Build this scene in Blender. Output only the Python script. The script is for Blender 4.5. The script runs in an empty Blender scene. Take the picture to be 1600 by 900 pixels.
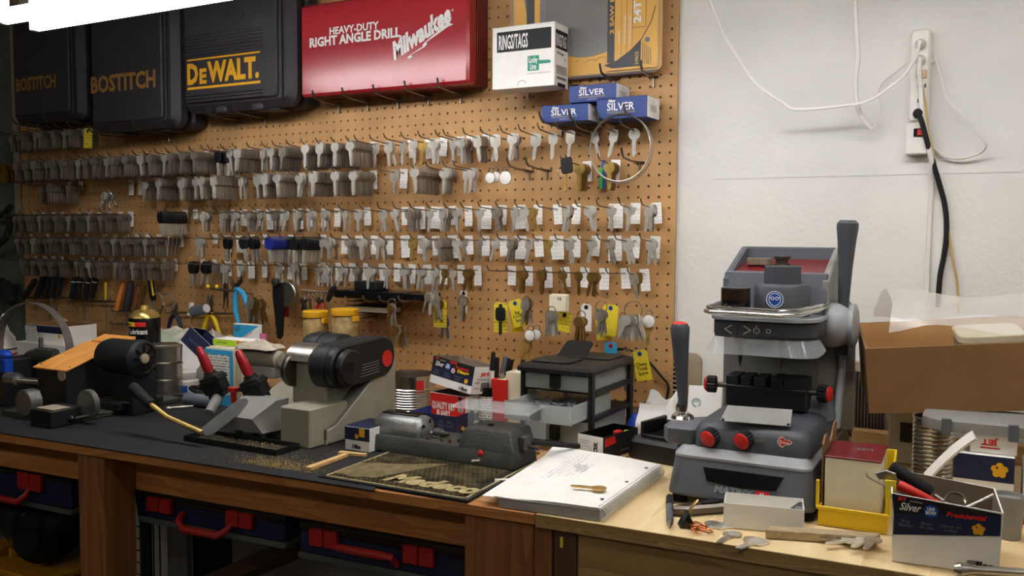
import bpy, math, random
from mathutils import Matrix, Vector
random.seed(7)
PI = math.pi
scene = bpy.context.scene
COL = scene.collection

# ------------------------------------------------------------------ camera
YAW, PITCH, ROLL, FPX = -0.4955743561530346, -0.06270042664028563, 0.005774342024614734, 1390.0768904039783
CAMZ, BZ, WY = 1.361, 0.92, 1.99646        # eye height, bench top, front face of the pegboard
fwd = Vector((math.sin(YAW)*math.cos(PITCH), math.cos(YAW)*math.cos(PITCH), math.sin(PITCH)))
_r = Vector((math.cos(YAW), -math.sin(YAW), 0)); _u = _r.cross(fwd)
RGT = math.cos(ROLL)*_r + math.sin(ROLL)*_u
UPV = -math.sin(ROLL)*_r + math.cos(ROLL)*_u
CAM0 = Vector((0, 0, CAMZ))
cam_d = bpy.data.cameras.new('camera'); cam = bpy.data.objects.new('camera', cam_d); COL.objects.link(cam)
cam_d.sensor_width = 36; cam_d.lens = 36*FPX/1600; cam_d.clip_start = 0.02; cam_d.clip_end = 60
m = Matrix((RGT, UPV, -fwd)).transposed().to_4x4(); m.translation = CAM0
cam.matrix_world = m
scene.camera = cam

# ------------------------------------------------------------------ world, exposure, light levels
w = bpy.data.worlds.new('world'); scene.world = w; w.use_nodes = True
w.node_tree.nodes['Background'].inputs[0].default_value = (0.05, 0.05, 0.055, 1)
w.node_tree.nodes['Background'].inputs[1].default_value = 0.3
vs = scene.view_settings
vs.view_transform = 'Standard'; vs.look = 'None'; vs.gamma = 1; vs.use_curve_mapping = False
vs.exposure = 0.38
scene.display_settings.display_device = 'sRGB'
TUBE_POWER = 11.0          # shop light over the pegboard
FILL_POWER_RIGHT = 3.0    # added unseen shop light that brightens the right hand wall
CEILING_FILL_POWER = 7.0       # unseen ceiling strips added as general fill

# ------------------------------------------------------------------ measuring helpers
def ray(px, py): return fwd + RGT*((px-800)/FPX) + UPV*((450-py)/FPX)
def at_y(px, py, y): d = ray(px, py); return CAM0 + d*(y/d.y)
def at_z(px, py, z): d = ray(px, py); return CAM0 + d*((z-CAMZ)/d.z)
def W(px, py, d=0.0): return at_y(px, py, WY-d)          # point d in front of the pegboard
def B(px, py, h=0.0): return at_z(px, py, BZ+h)          # point h above the bench top
HX, HZ, SX, SZ = -0.666, 1.87967, 0.02537, 0.02559
def hole(c, r, d=0.0): return Vector((HX-c*SX, WY-d, HZ-0.000144*c-r*SZ))

# ------------------------------------------------------------------ materials
def lin(c): return tuple((x/12.92 if x <= .04045 else ((x+.055)/1.055)**2.4) for x in c)
def rgb(h): return lin(tuple(int(h[i:i+2], 16)/255 for i in (0, 2, 4)))
MATS = {}
def M(name, hexc, rough=.5, metal=0., var=0., vscale=30., bump=0., bscale=200., spec=.5, trans=0., alpha=1., emit=0., coat=0., hex2=None, stretch=None, ior=1.45):
    mt = bpy.data.materials.new(name); mt.use_nodes = True; MATS[name] = mt
    nt = mt.node_tree; b = nt.nodes['Principled BSDF']; c = rgb(hexc)
    b.inputs['Base Color'].default_value = (*c, 1)
    b.inputs['Roughness'].default_value = rough; b.inputs['Metallic'].default_value = metal
    b.inputs['Specular IOR Level'].default_value = spec; b.inputs['IOR'].default_value = ior
    b.inputs['Transmission Weight'].default_value = trans; b.inputs['Alpha'].default_value = alpha
    b.inputs['Coat Weight'].default_value = coat; b.inputs['Coat Roughness'].default_value = .15
    if emit:
        b.inputs['Emission Color'].default_value = (*c, 1); b.inputs['Emission Strength'].default_value = emit
    co = None
    if var or bump or hex2:
        tc = nt.nodes.new('ShaderNodeTexCoord'); mp = nt.nodes.new('ShaderNodeMapping')
        nt.links.new(tc.outputs['Object'], mp.inputs[0]); co = mp.outputs[0]
        if stretch: mp.inputs['Scale'].default_value = stretch
    if var or hex2:
        n = nt.nodes.new('ShaderNodeTexNoise'); n.inputs['Scale'].default_value = vscale; n.inputs['Detail'].default_value = 6
        nt.links.new(co, n.inputs['Vector'])
        cr = nt.nodes.new('ShaderNodeValToRGB'); c2 = rgb(hex2) if hex2 else None
        lo = c2 if c2 else tuple(x*(1-var) for x in c); hi = c if c2 else tuple(min(1, x*(1+var*.6)) for x in c)
        cr.color_ramp.elements[0].position = .35; cr.color_ramp.elements[1].position = .65
        cr.color_ramp.elements[0].color = (*lo, 1); cr.color_ramp.elements[1].color = (*hi, 1)
        nt.links.new(n.outputs[0], cr.inputs[0]); nt.links.new(cr.outputs[0], b.inputs['Base Color'])
    if bump:
        n2 = nt.nodes.new('ShaderNodeTexNoise'); n2.inputs['Scale'].default_value = bscale; n2.inputs['Detail'].default_value = 4
        nt.links.new(co, n2.inputs['Vector'])
        bp = nt.nodes.new('ShaderNodeBump'); bp.inputs['Strength'].default_value = bump; bp.inputs['Distance'].default_value = .003
        nt.links.new(n2.outputs[0], bp.inputs['Height']); nt.links.new(bp.outputs[0], b.inputs['Normal'])
    return mt
def wood(name, a, b_, rough=.6, axis='X', scale=14, knots=True):
    """lumber: grain rings stretched along one axis plus fine fibre bump"""
    mt = bpy.data.materials.new(name); mt.use_nodes = True; MATS[name] = mt
    nt = mt.node_tree; b = nt.nodes['Principled BSDF']; b.inputs['Roughness'].default_value = rough
    tc = nt.nodes.new('ShaderNodeTexCoord'); mp = nt.nodes.new('ShaderNodeMapping')
    st = {'X': (.09, 1, 1), 'Y': (1, .09, 1), 'Z': (1, 1, .09)}[axis]
    mp.inputs['Scale'].default_value = st
    nt.links.new(tc.outputs['Object'], mp.inputs[0])
    n = nt.nodes.new('ShaderNodeTexNoise'); n.inputs['Scale'].default_value = scale; n.inputs['Detail'].default_value = 3; n.inputs['Distortion'].default_value = .6
    nt.links.new(mp.outputs[0], n.inputs['Vector'])
    mth = nt.nodes.new('ShaderNodeMath'); mth.operation = 'MULTIPLY'; mth.inputs[1].default_value = 9
    sn = nt.nodes.new('ShaderNodeMath'); sn.operation = 'FRACT'
    nt.links.new(n.outputs[0], mth.inputs[0]); nt.links.new(mth.outputs[0], sn.inputs[0])
    n2 = nt.nodes.new('ShaderNodeTexNoise'); n2.inputs['Scale'].default_value = scale*14; n2.inputs['Detail'].default_value = 4
    nt.links.new(mp.outputs[0], n2.inputs['Vector'])
    mx = nt.nodes.new('ShaderNodeMath'); mx.operation = 'MULTIPLY_ADD'; mx.inputs[1].default_value = .55; 
    nt.links.new(sn.outputs[0], mx.inputs[0]); 
    m3 = nt.nodes.new('ShaderNodeMath'); m3.operation = 'MULTIPLY'; m3.inputs[1].default_value = .45
    nt.links.new(n2.outputs[0], m3.inputs[0]); nt.links.new(m3.outputs[0], mx.inputs[2])
    cr = nt.nodes.new('ShaderNodeValToRGB'); cr.color_ramp.elements[0].color = (*rgb(a), 1); cr.color_ramp.elements[1].color = (*rgb(b_), 1)
    cr.color_ramp.elements[0].position = .1; cr.color_ramp.elements[1].position = .85
    nt.links.new(mx.outputs[0], cr.inputs[0]); nt.links.new(cr.outputs[0], b.inputs['Base Color'])
    bp = nt.nodes.new('ShaderNodeBump'); bp.inputs['Strength'].default_value = .25; bp.inputs['Distance'].default_value = .002
    nt.links.new(n2.outputs[0], bp.inputs['Height']); nt.links.new(bp.outputs[0], b.inputs['Normal'])
    return mt
def lined(name, base, ink, freq=260., thr=.62, axis='Z', rough=.7):
    """paper printed with rows of small type: broken dark lines, flat print only"""
    mt = bpy.data.materials.new(name); mt.use_nodes = True; MATS[name] = mt
    nt = mt.node_tree; b = nt.nodes['Principled BSDF']; b.inputs['Roughness'].default_value = rough
    tc = nt.nodes.new('ShaderNodeTexCoord'); wv = nt.nodes.new('ShaderNodeTexWave'); wv.bands_direction = axis
    wv.inputs['Scale'].default_value = freq/20
    nt.links.new(tc.outputs['Object'], wv.inputs['Vector'])
    mp = nt.nodes.new('ShaderNodeMapping'); mp.inputs['Scale'].default_value = {'Z': (1, 1, .25), 'X': (.25, 1, 1), 'Y': (1, .25, 1)}[axis]
    n = nt.nodes.new('ShaderNodeTexNoise'); n.inputs['Scale'].default_value = 420
    nt.links.new(tc.outputs['Object'], mp.inputs[0]); nt.links.new(mp.outputs[0], n.inputs['Vector'])
    g1 = nt.nodes.new('ShaderNodeMath'); g1.operation = 'GREATER_THAN'; g1.inputs[1].default_value = thr
    g2 = nt.nodes.new('ShaderNodeMath'); g2.operation = 'GREATER_THAN'; g2.inputs[1].default_value = .5
    nt.links.new(wv.outputs[1], g1.inputs[0]); nt.links.new(n.outputs[0], g2.inputs[0])
    mu = nt.nodes.new('ShaderNodeMath'); mu.operation = 'MULTIPLY'
    nt.links.new(g1.outputs[0], mu.inputs[0]); nt.links.new(g2.outputs[0], mu.inputs[1])
    mx = nt.nodes.new('ShaderNodeMix'); mx.data_type = 'RGBA'
    mx.inputs[6].default_value = (*rgb(base), 1); mx.inputs[7].default_value = (*rgb(ink), 1)
    nt.links.new(mu.outputs[0], mx.inputs[0]); nt.links.new(mx.outputs[2], b.inputs['Base Color'])
    return mt

M('white_paint', 'dedcd5', .75, var=.05, vscale=5, bump=.35, bscale=90)
M('dark_paint', '59645a', .85, var=.25, vscale=8, bump=.3, bscale=60)
M('ceiling_paint', 'b9b2a6', .9); M('concrete', '6b665e', .9, var=.25, vscale=4, bump=.3)
M('hardboard', 'bf935f', .62, var=.16, vscale=7, bump=.12, bscale=300)
M('hardboard_back', '3a2415', .9)
M('steel', 'b9b4aa', .32, 1., var=.12, vscale=40); M('steel_dark', '6d675d', .4, 1., var=.2, vscale=40)
M('chrome', 'dedbd4', .16, .95); M('wire', '8f887c', .35, 1.)
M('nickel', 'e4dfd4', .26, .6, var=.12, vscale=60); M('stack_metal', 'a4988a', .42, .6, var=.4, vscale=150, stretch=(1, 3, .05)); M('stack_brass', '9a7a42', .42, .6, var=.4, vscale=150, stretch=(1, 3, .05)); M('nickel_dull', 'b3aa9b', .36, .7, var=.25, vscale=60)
M('brass', 'd9b768', .28, .7, var=.2, vscale=60); M('brass_dark', '9c7a40', .4, .85, var=.25, vscale=60)
M('black_plastic', '141416', .45, bump=.15, bscale=500); M('black_gloss', '101012', .2)
M('black_rubber', '1a1a1a', .8, var=.3, vscale=12, bump=.25, bscale=150)
M('case_black', '343135', .5, bump=.3, bscale=700, var=.1, vscale=20)
M('white_plastic', 'e3dfd6', .45, var=.04); M('white_card', 'ece9e2', .7, var=.04, vscale=20); M('grey_card', '9f9c98', .8)
M('paper', 'f1efe9', .8, var=.03); M('cream', 'e2d9bd', .7, var=.05)
M('yellow', 'e8c21a', .5); M('yellow_tag', 'e6cf2e', .6, var=.06); M('gold_print', 'e3a81c', .5); M('bronze_print', '9a7038', .5)
M('red_paint', 'a81f2a', .24, var=.05, coat=.4); M('red_dark', '6d1018', .45, coat=.2); M('red', 'c8231c', .4); M('red_print', 'd8261e', .5)
M('print_white', 'e9e6e0', .6); M('print_black', '161518', .6); M('print_grey', '6f6e70', .6)
M('blue_card', '27407f', .5, var=.08); M('navy', '1b2343', .5); M('blue', '1d4fa8', .4); M('blue_plastic', '1546b0', .4); M('blue_key', '1f2f8a', .45)
M('cyan_print', '35a6d8', .6); M('green_print', '2e8f77', .6); M('green', '3f9a3c', .6); M('lime', 'b5dc2e', .6); M('pink', 'e777a8', .6); M('orange_print', 'e58a3a', .6)
M('kraft', '8a6540', .85, var=.08, vscale=15, bump=.08); M('kraft_light', 'c69d68', .85, var=.06, vscale=15)
M('cardboard_grey', '7b6b5c', .9)
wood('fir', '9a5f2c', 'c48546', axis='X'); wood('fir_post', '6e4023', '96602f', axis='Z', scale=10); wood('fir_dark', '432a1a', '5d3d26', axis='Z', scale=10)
wood('plywood', 'd6b885', 'ecd4a4', axis='Y', scale=6); wood('plywood_worn', 'a47c50', 'c69c6a', axis='Y', scale=6); wood('plywood_front', '8a6a3e', 'a98a55', axis='X', scale=5); wood('ply_edge', '7a5a37', 'bd9a66', axis='X', scale=60)
wood('weathered', '94815f', 'b8a582', axis='X', scale=30); wood('pine', 'c99a5e', 'e0bb82', axis='X', scale=30); wood('oak_top', 'd98a3c', 'f0ab58', axis='Y', scale=9)
M('lamp_tube', 'fdfcff', .4, emit=TUBE_POWER); M('fill_tube_right', 'fdfcff', .4, emit=FILL_POWER_RIGHT); M('fill_tube_ceiling', 'fff8ec', .4, emit=CEILING_FILL_POWER)
M('reflector', 'e8e6e0', .4)
M('machine_grey', '8b8a85', .5, bump=.25, bscale=350, var=.06); M('machine_beige', '9a9684', .5, bump=.3, bscale=350, var=.08, vscale=20)
M('machine_black', '17191a', .5, bump=.35, bscale=300, var=.2); M('machine_dark', '3b3b36', .5, bump=.4, bscale=260, var=.25, vscale=25)
M('column_grey', '787774', .5, bump=.2, bscale=400); M('slate', '5c6066', .45, bump=.2, bscale=600); M('slate_dark', '474a50', .45, bump=.2, bscale=600); M('matrix_grey', '9a9d9f', .4, bump=.12, bscale=500)
M('motor_silver', '8d8f8c', .38, .8, var=.2, bump=.3, bscale=200)
M('clear_plastic', 'd5dade', .08, alpha=.22, spec=1., coat=.6); M('amber_film', 'c8a868', .15, trans=.6, metal=.3)
M('frost_plastic', 'e2e9e6', .35, trans=.55, ior=1.15); M('bag_film', 'f4f1ee', .14, alpha=.22, spec=1., bump=.8, bscale=40); M('blister', 'd8dadc', .25, alpha=.05, spec=.3)
M('smoke_plastic', '3a2a20', .15, trans=.4); M('jar_plastic', 'a98d5e', .25, var=.35, vscale=40)
M('vent_beige', 'a3947c', .6, var=.1); M('vent_dark', '1c1712', .8); M('grille_brown', '4f4334', .6)
M('cord_white', 'dcd9d2', .5); M('cord_tan', 'c3a468', .5); M('outlet_tan', 'd3b586', .5)
M('rag', '9fb59a', .9, hex2='e3d7c6', vscale=28, bump=.3, bscale=120); M('glove_grey', 'b5aa98', .9, bump=.4, bscale=120, var=.1)
M('belt', '6d675f', .7, var=.15); M('grey_grip', '5a6068', .5)
M('brass_dust', 'd0b272', .6, .3, hex2='7d6637', vscale=300, bump=.6, bscale=900)
M('mat_rubber', '4a4433', .7, hex2='877a56', vscale=30); M('mat_dusty', '7d6e49', .85, hex2='5f5232', vscale=60); M('mat_letter', 'b9a97c', .85, hex2='978657', vscale=80)
M('comp_yellow', 'b57d12', .5, var=.1); M('case_blue', '161d3f', .5); M('case_grey', '4d544f', .6); M('latch_red', 'a31f1b', .45)
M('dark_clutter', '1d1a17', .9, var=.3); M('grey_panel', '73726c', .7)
M('copper', 'b8693b', .3, 1.); M('blade_grey', '6e6a62', .5, .3, var=.15, vscale=12); M('tin', 'd4d0c8', .22, 1., var=.1, vscale=20)
M('clay', 'a9603d', .8); M('saw_red', 'a51d20', .5); M('salt_grey', '8d9399', .6)
lined('tag_print', 'f4f2ec', 'dcd9d3', freq=700, thr=.8); lined('label_print', 'e8e6e0', '3b3b3d', freq=1100, thr=.55)
lined('yellow_print', 'e6cf2e', '9a8c3a', freq=700, thr=.8); lined('note_print', 'f3f1ec', 'a5a39f', freq=1500, thr=.6, axis='X')
lined('gold_label', 'd9a02a', '3a2c10', freq=1000, thr=.5); lined('index_print', 'e9e6dc', '55534f', freq=900, thr=.6)

# ------------------------------------------------------------------ mesh builder
def T(x=0, y=0, z=0, rx=0, ry=0, rz=0): return Matrix.Translation((x, y, z)) @ Matrix.Rotation(rz, 4, 'Z') @ Matrix.Rotation(ry, 4, 'Y') @ Matrix.Rotation(rx, 4, 'X')
def frame(o, r, u):
    r = Vector(r).normalized(); u = Vector(u); n = r.cross(u).normalized(); u = n.cross(r)
    mm = Matrix((r, u, n)).transposed().to_4x4(); mm.translation = Vector(o); return mm
def inset(poly, d):
    n = len(poly); out = []
    for i in range(n):
        p, q, s = Vector(poly[i-1]), Vector(poly[i]), Vector(poly[(i+1) % n])
        a = (q-p).normalized(); b = (s-q).normalized()
        na = Vector((-a.y, a.x)); nb = Vector((-b.y, b.x)); k = 1+na.dot(nb)
        v = (na+nb)/max(k, .35); out.append((q.x+v.x*d, q.y+v.y*d))
    return out
def rrect(x0, y0, x1, y1, r, n=4):
    pts = []
    for cx, cy, a0 in ((x1-r, y0+r, -PI/2), (x1-r, y1-r, 0), (x0+r, y1-r, PI/2), (x0+r, y0+r, PI)):
        for k in range(n+1):
            a = a0+PI/2*k/n; pts.append((cx+r*math.cos(a), cy+r*math.sin(a)))
    return pts
def circ(r, n=16, cx=0, cy=0): return [(cx+r*math.cos(2*PI*k/n), cy+r*math.sin(2*PI*k/n)) for k in range(n)]
class G:
    def __init__(s, T0=None): s.v = []; s.f = []; s.m = []; s.T = T0 or Matrix()
    def add(s, vs, fs, mi=0, t=None):
        k = len(s.v); mt = s.T @ t if t is not None else s.T
        s.v += [mt @ Vector(p) for p in vs]; s.f += [tuple(i+k for i in f) for f in fs]; s.m += [mi]*len(fs); return s
    def prism(s, poly, z0, z1, ch=0., mi=0, t=None, cap_mi=None):
        n = len(poly); rings = [(poly, z0), (poly, z1)]
        if ch: pi = inset(poly, ch); rings = [(pi, z0), (poly, z0+ch), (poly, z1-ch), (pi, z1)]
        vs = [(p[0], p[1], z) for pl, z in rings for p in pl]; fs = []
        for k in range(len(rings)-1):
            for i in range(n): j = (i+1) % n; fs.append((k*n+i, k*n+j, (k+1)*n+j, (k+1)*n+i))
        s.add(vs, fs, mi, t); b = len(s.v)-len(vs)
        s.f += [tuple(b+i for i in reversed(range(n))), tuple(b+(len(rings)-1)*n+i for i in range(n))]; s.m += [mi, mi if cap_mi is None else cap_mi]; return s
    def box(s, x0, y0, z0, x1, y1, z1, ch=0., mi=0, t=None):
        if x0 > x1: x0, x1 = x1, x0
        if y0 > y1: y0, y1 = y1, y0
        if z0 > z1: z0, z1 = z1, z0
        if ch:
            ch = min(ch, .45*min(x1-x0, y1-y0, z1-z0))
            c = ch*.0
            pl = rrect(x0, y0, x1, y1, ch, 1); return s.prism(pl, z0, z1, ch*.7, mi, t)
        return s.prism([(x0, y0), (x1, y0), (x1, y1), (x0, y1)], z0, z1, 0, mi, t)
    def rbox(s, x0, y0, z0, x1, y1, z1, r, ch=.002, n=4, mi=0, t=None): return s.prism(rrect(x0, y0, x1, y1, r, n), z0, z1, ch, mi, t)
    def tray(s, x0, y0, z0, x1, y1, z1, th=.002, mi=0, t=None, taper=0., mi_in=None):
        """open topped box with real wall thickness"""
        a = [(x0+taper, y0+taper), (x1-taper, y0+taper), (x1-taper, y1-taper), (x0+taper, y1-taper)]; b = [(x0, y0), (x1, y0), (x1, y1), (x0, y1)]
        ai = inset(a, th); bi = inset(b, th)
        vs = [(*p, z0) for p in a]+[(*p, z1) for p in b]+[(*p, z1) for p in bi]+[(*p, z0+th) for p in ai]
        fo = [(3, 2, 1, 0)]; fi = [(12, 13, 14, 15)]; ft = []
        for i in range(4):
            j = (i+1) % 4; fo.append((i, j, 4+j, 4+i)); ft.append((4+i, 4+j, 8+j, 8+i)); fi.append((8+i, 8+j, 12+j, 12+i))
        mi_in = mi if mi_in is None else mi_in
        s.add(vs, fo+ft, mi, t); k = len(s.v)-16; s.f += [tuple(k+i for i in f) for f in fi]; s.m += [mi_in]*5; return s
    def ring(s, pts, rads, n=8, closed=False, mi=0, caps=True, flat=1., t=None):
        pts = [Vector(p) for p in pts]; N = len(pts)
        if not isinstance(rads, (list, tuple)): rads = [rads]*N
        vs = []; pn = None
        for i, p in enumerate(pts):
            a = pts[(i-1) % N] if (closed or i > 0) else p; b = pts[(i+1) % N] if (closed or i < N-1) else p
            d = (b-a).normalized() if (b-a).length > 1e-9 else Vector((0, 0, 1))
            if pn is None:
                h = Vector((0, 0, 1)) if abs(d.z) < .9 else Vector((0, 1, 0)); pn = d.cross(h).normalized()
            else:
                pn = pn-d*pn.dot(d); pn = pn.normalized() if pn.length > 1e-6 else d.orthogonal().normalized()
            bn = d.cross(pn)
            for k in range(n): an = 2*PI*k/n; vs.append(p+(pn*math.cos(an)*flat+bn*math.sin(an))*rads[i])
        fs = []
        for i in range(N if closed else N-1):
            j = (i+1) % N
            for k in range(n): l = (k+1) % n; fs.append((i*n+k, i*n+l, j*n+l, j*n+k))
        if caps and not closed: fs += [tuple(reversed(range(n))), tuple((N-1)*n+k for k in range(n))]
        return s.add(vs, fs, mi, t)
    def cyl(s, p0, p1, r0, r1=None, n=16, mi=0, caps=True, t=None): return s.ring([p0, p1], [r0, r0 if r1 is None else r1], n, mi=mi, caps=caps, t=t)
    def lathe(s, prof, n=24, mi=0, t=None, a0=0., a1=None, caps=True):
        full = a1 is None; a1 = 2*PI if full else a1; na = n if full else n+1; vs = []; fs = []
        for r, z in prof:
            for k in range(na): a = a0+(a1-a0)*k/n; vs.append((r*math.cos(a), r*math.sin(a), z))
        for i in range(len(prof)-1):
            for k in range(n): l = (k+1) % na; fs.append((i*na+k, i*na+l, (i+1)*na+l, (i+1)*na+k))
        if full and caps:
            if prof[0][0] > 1e-6: fs.append(tuple(reversed(range(na))))
            if prof[-1][0] > 1e-6: fs.append(tuple((len(prof)-1)*na+k for k in range(na)))
        return s.add(vs, fs, mi, t)
    def ball(s, c, r, nu=14, nv=9, mi=0, sc=(1, 1, 1), t=None):
        pr = [(max(1e-5, math.sin(PI*i/nv))*1., -math.cos(PI*i/nv)) for i in range(nv+1)]
        tt = Matrix.Translation(c) @ Matrix.Diagonal((r*sc[0], r*sc[1], r*sc[2], 1)); return s.lathe(pr, nu, mi, tt if t is None else t @ tt, caps=False)
    def sheet(s, fn, nu, nv, th=.0006, mi=0, t=None):
        """curved sheet fn(u,v)->Vector given a real thickness along its own normals"""
        P = [[Vector(fn(i/nu, j/nv)) for j in range(nv+1)] for i in range(nu+1)]; vs = []; vb = []
        for i in range(nu+1):
            for j in range(nv+1):
                du = P[min(i+1, nu)][j]-P[max(i-1, 0)][j]; dv = P[i][min(j+1, nv)]-P[i][max(j-1, 0)]
                n = du.cross(dv); n = n.normalized() if n.length > 1e-12 else Vector((0, 0, 1)); vs.append(P[i][j]); vb.append(P[i][j]-n*th)
        k = (nu+1)*(nv+1); fs = []; q = lambda i, j: i*(nv+1)+j
        for i in range(nu):
            for j in range(nv):
                fs.append((q(i, j), q(i+1, j), q(i+1, j+1), q(i, j+1))); fs.append((k+q(i, j+1), k+q(i+1, j+1), k+q(i+1, j), k+q(i, j)))
        for i in range(nu): fs += [(q(i+1, 0), q(i, 0), k+q(i, 0), k+q(i+1, 0)), (q(i, nv), q(i+1, nv), k+q(i+1, nv), k+q(i, nv))]
        for j in range(nv): fs += [(q(0, j), q(0, j+1), k+q(0, j+1), k+q(0, j)), (q(nu, j+1), q(nu, j), k+q(nu, j), k+q(nu, j+1))]
        return s.add(vs+vb, fs, mi, t)
    def mesh(s, name, mats, smooth=38):
        me = bpy.data.meshes.new(name); me.from_pydata(s.v, [], s.f)
        for q in ([mats] if isinstance(mats, str) else mats): me.materials.append(MATS[q])
        me.polygons.foreach_set('material_index', s.m)
        if smooth:
            me.polygons.foreach_set('use_smooth', [True]*len(s.f)); me.set_sharp_from_angle(angle=math.radians(smooth))
        me.update(); return me
def link(name, me, parent=None, mat=None):
    o = bpy.data.objects.new(name, me); COL.objects.link(o)
    if mat is not None: o.matrix_world = mat
    if parent is not None: o.parent = parent
    return o
def obj(name, g, mats, parent=None, label=None, mat=None, smooth=38):
    o = link(name, g.mesh(name, mats, smooth), parent, mat)
    if label: o['label'] = label
    return o
def tag(o, label, cat, group=None):
    o['label'] = label; o['category'] = cat
    if group: o['group'] = group
    return o
def thing(name, label, cat, loc=(0, 0, 0), rz=0., group=None, mat=None):
    o = bpy.data.objects.new(name, None); COL.objects.link(o); o.empty_display_size = .02
    o.matrix_world = mat if mat is not None else T(*loc, rz=rz)
    return tag(o, label, cat, group)
def single(name, g, mats, label, cat, group=None, mat=None, smooth=38):
    return tag(obj(name, g, mats, mat=mat, smooth=smooth), label, cat, group)
def struct(name, g, mats, parent=None):
    o = obj(name, g, mats, parent)
    if parent is None: o['kind'] = 'structure'
    return o
def dup(o, mat, label=None, group=None):
    c = o.copy(); COL.objects.link(c); c.matrix_world = mat
    if label: c['label'] = label
    if group: c['group'] = group
    for ch in list(o.children):
        d = ch.copy(); COL.objects.link(d); d.parent = c
        for g2 in list(ch.children):
            e = g2.copy(); COL.objects.link(e); e.parent = d
    return c
NUM = ['', 'first', 'second', 'third', 'fourth', 'fifth', 'sixth', 'seventh', 'eighth', 'ninth', 'tenth', 'eleventh', 'twelfth', 'thirteenth', 'fourteenth', 'fifteenth', 'sixteenth', 'seventeenth', 'eighteenth', 'nineteenth']
TENS = {2: 'twent', 3: 'thirt', 4: 'fort', 5: 'fift'}
def nth(n):
    if n < 20: return NUM[n]
    t, u = divmod(n, 10); return TENS[t]+('ieth' if u == 0 else 'y-'+NUM[u])

# ------------------------------------------------------------------ flat print: shapes and lettering laid on a surface
_tc = {}
def text_mesh(s, bold=0., lh=.85):
    key = (s, bold, lh)
    if key not in _tc:
        cu = bpy.data.curves.new('txt', 'FONT'); cu.body = s; cu.resolution_u = 2; cu.offset = bold; cu.space_line = lh; cu.align_x = 'CENTER'; cu.fill_mode = 'FRONT'
        o = bpy.data.objects.new('txt', cu); COL.objects.link(o)
        dg = bpy.context.evaluated_depsgraph_get(); me = o.evaluated_get(dg).to_mesh()
        vs = [v.co.copy() for v in me.vertices]; fs = [tuple(p.vertices) for p in me.polygons]
        o.evaluated_get(dg).to_mesh_clear(); bpy.data.objects.remove(o); bpy.data.curves.remove(cu)
        x0 = min(v.x for v in vs); x1 = max(v.x for v in vs); y0 = min(v.y for v in vs); y1 = max(v.y for v in vs)
        _tc[key] = ([((v.x-x0)/(x1-x0), (v.y-y0)/(y1-y0)) for v in vs], fs)
    return _tc[key]
class Print:
    """lettering and printed shapes lying on one face; u to the right, v up, in metres from the lower left corner"""
    def __init__(s, o, r, u, lift=.0004): s.fr = frame(o, r, u); s.g = G(); s.mats = []; s.k = 0; s.lift = lift
    def mi(s, m):
        if m not in s.mats: s.mats.append(m)
        return s.mats.index(m)
    def poly(s, pts, m):
        s.k += 1; z = s.lift+s.k*.00006
        s.g.add([(p[0], p[1], z) for p in pts], [tuple(range(len(pts)))], s.mi(m), s.fr); return s
    def rect(s, x0, y0, x1, y1, m, sk=0.): return s.poly([(x0, y0), (x1, y0), (x1+sk, y1), (x0+sk, y1)], m)
    def disc(s, cx, cy, r, m, n=20, ry=None): return s.poly([(cx+r*math.cos(2*PI*k/n), cy+(ry or r)*math.sin(2*PI*k/n)) for k in range(n)], m)
    def line(s, pts, wd, m, closed=False):
        pts = [Vector(p) for p in pts]; n = len(pts)
        for i in range(n if closed else n-1):
            a, b = pts[i], pts[(i+1) % n]; d = (b-a).normalized()*wd/2; q = Vector((-d.y, d.x))
            s.poly([tuple(a-d*.6-q), tuple(b+d*.6-q), tuple(b+d*.6+q), tuple(a-d*.6+q)], m)
        return s
    def text(s, t, x, y, wd, h, m, bold=0., shear=0., rot=0., lh=.85, arc=0.):
        vs, fs = text_mesh(t, bold, lh); s.k += 1; z = s.lift+s.k*.00006; c, q = math.cos(rot), math.sin(rot); out = []
        for a, b in vs:
            X = a*wd+b*h*shear; Y = b*h; out.append((x+X*c-Y*q, y+X*q+Y*c, z))
        s.g.add(out, fs, s.mi(m), s.fr); return s
    def build(s, parent, name='lettering', label=None): return obj(name, s.g, s.mats, parent, label, smooth=0)

# ================================================================== the room
WALLY = WY+.012
struct('floor', G().box(-8, -8.2, -.05, 3.2, WALLY+.1, 0), 'concrete')
struct('ceiling', G().box(-8, -8.2, 2.62, 3.2, WALLY+.1, 2.7), 'ceiling_paint')
struct('wall_back', G().box(-3.1, WALLY, 0, 3.2, WALLY+.1, 2.62), 'white_paint')
struct('wall_left', G().box(-8, WALLY-.004, 0, -3.1, WALLY+.1, 2.62).box(-8.1, -8.2, 0, -8, WALLY, 2.62), 'dark_paint')
struct('wall_right', G().box(3.2, -8.2, 0, 3.3, WALLY, 2.62), 'white_paint')
struct('wall_front', G().box(-8, -8.3, 0, 3.2, -8.2, 2.62), 'white_paint')
# thin plaster joint running along the white wall
ja, jb = at_y(1110, 284, WALLY), at_y(1600, 267, WALLY)
struct('trim_1', G().box(ja.x, WALLY-.0012, jb.z-.002, 3.1, WALLY+.001, jb.z+.002), 'white_paint')
struct('trim_2', G().box(-3.135, WALLY-.014, 1.30, -3.098, WALLY-.004, 2.3, .001), 'vent_beige')

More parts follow.
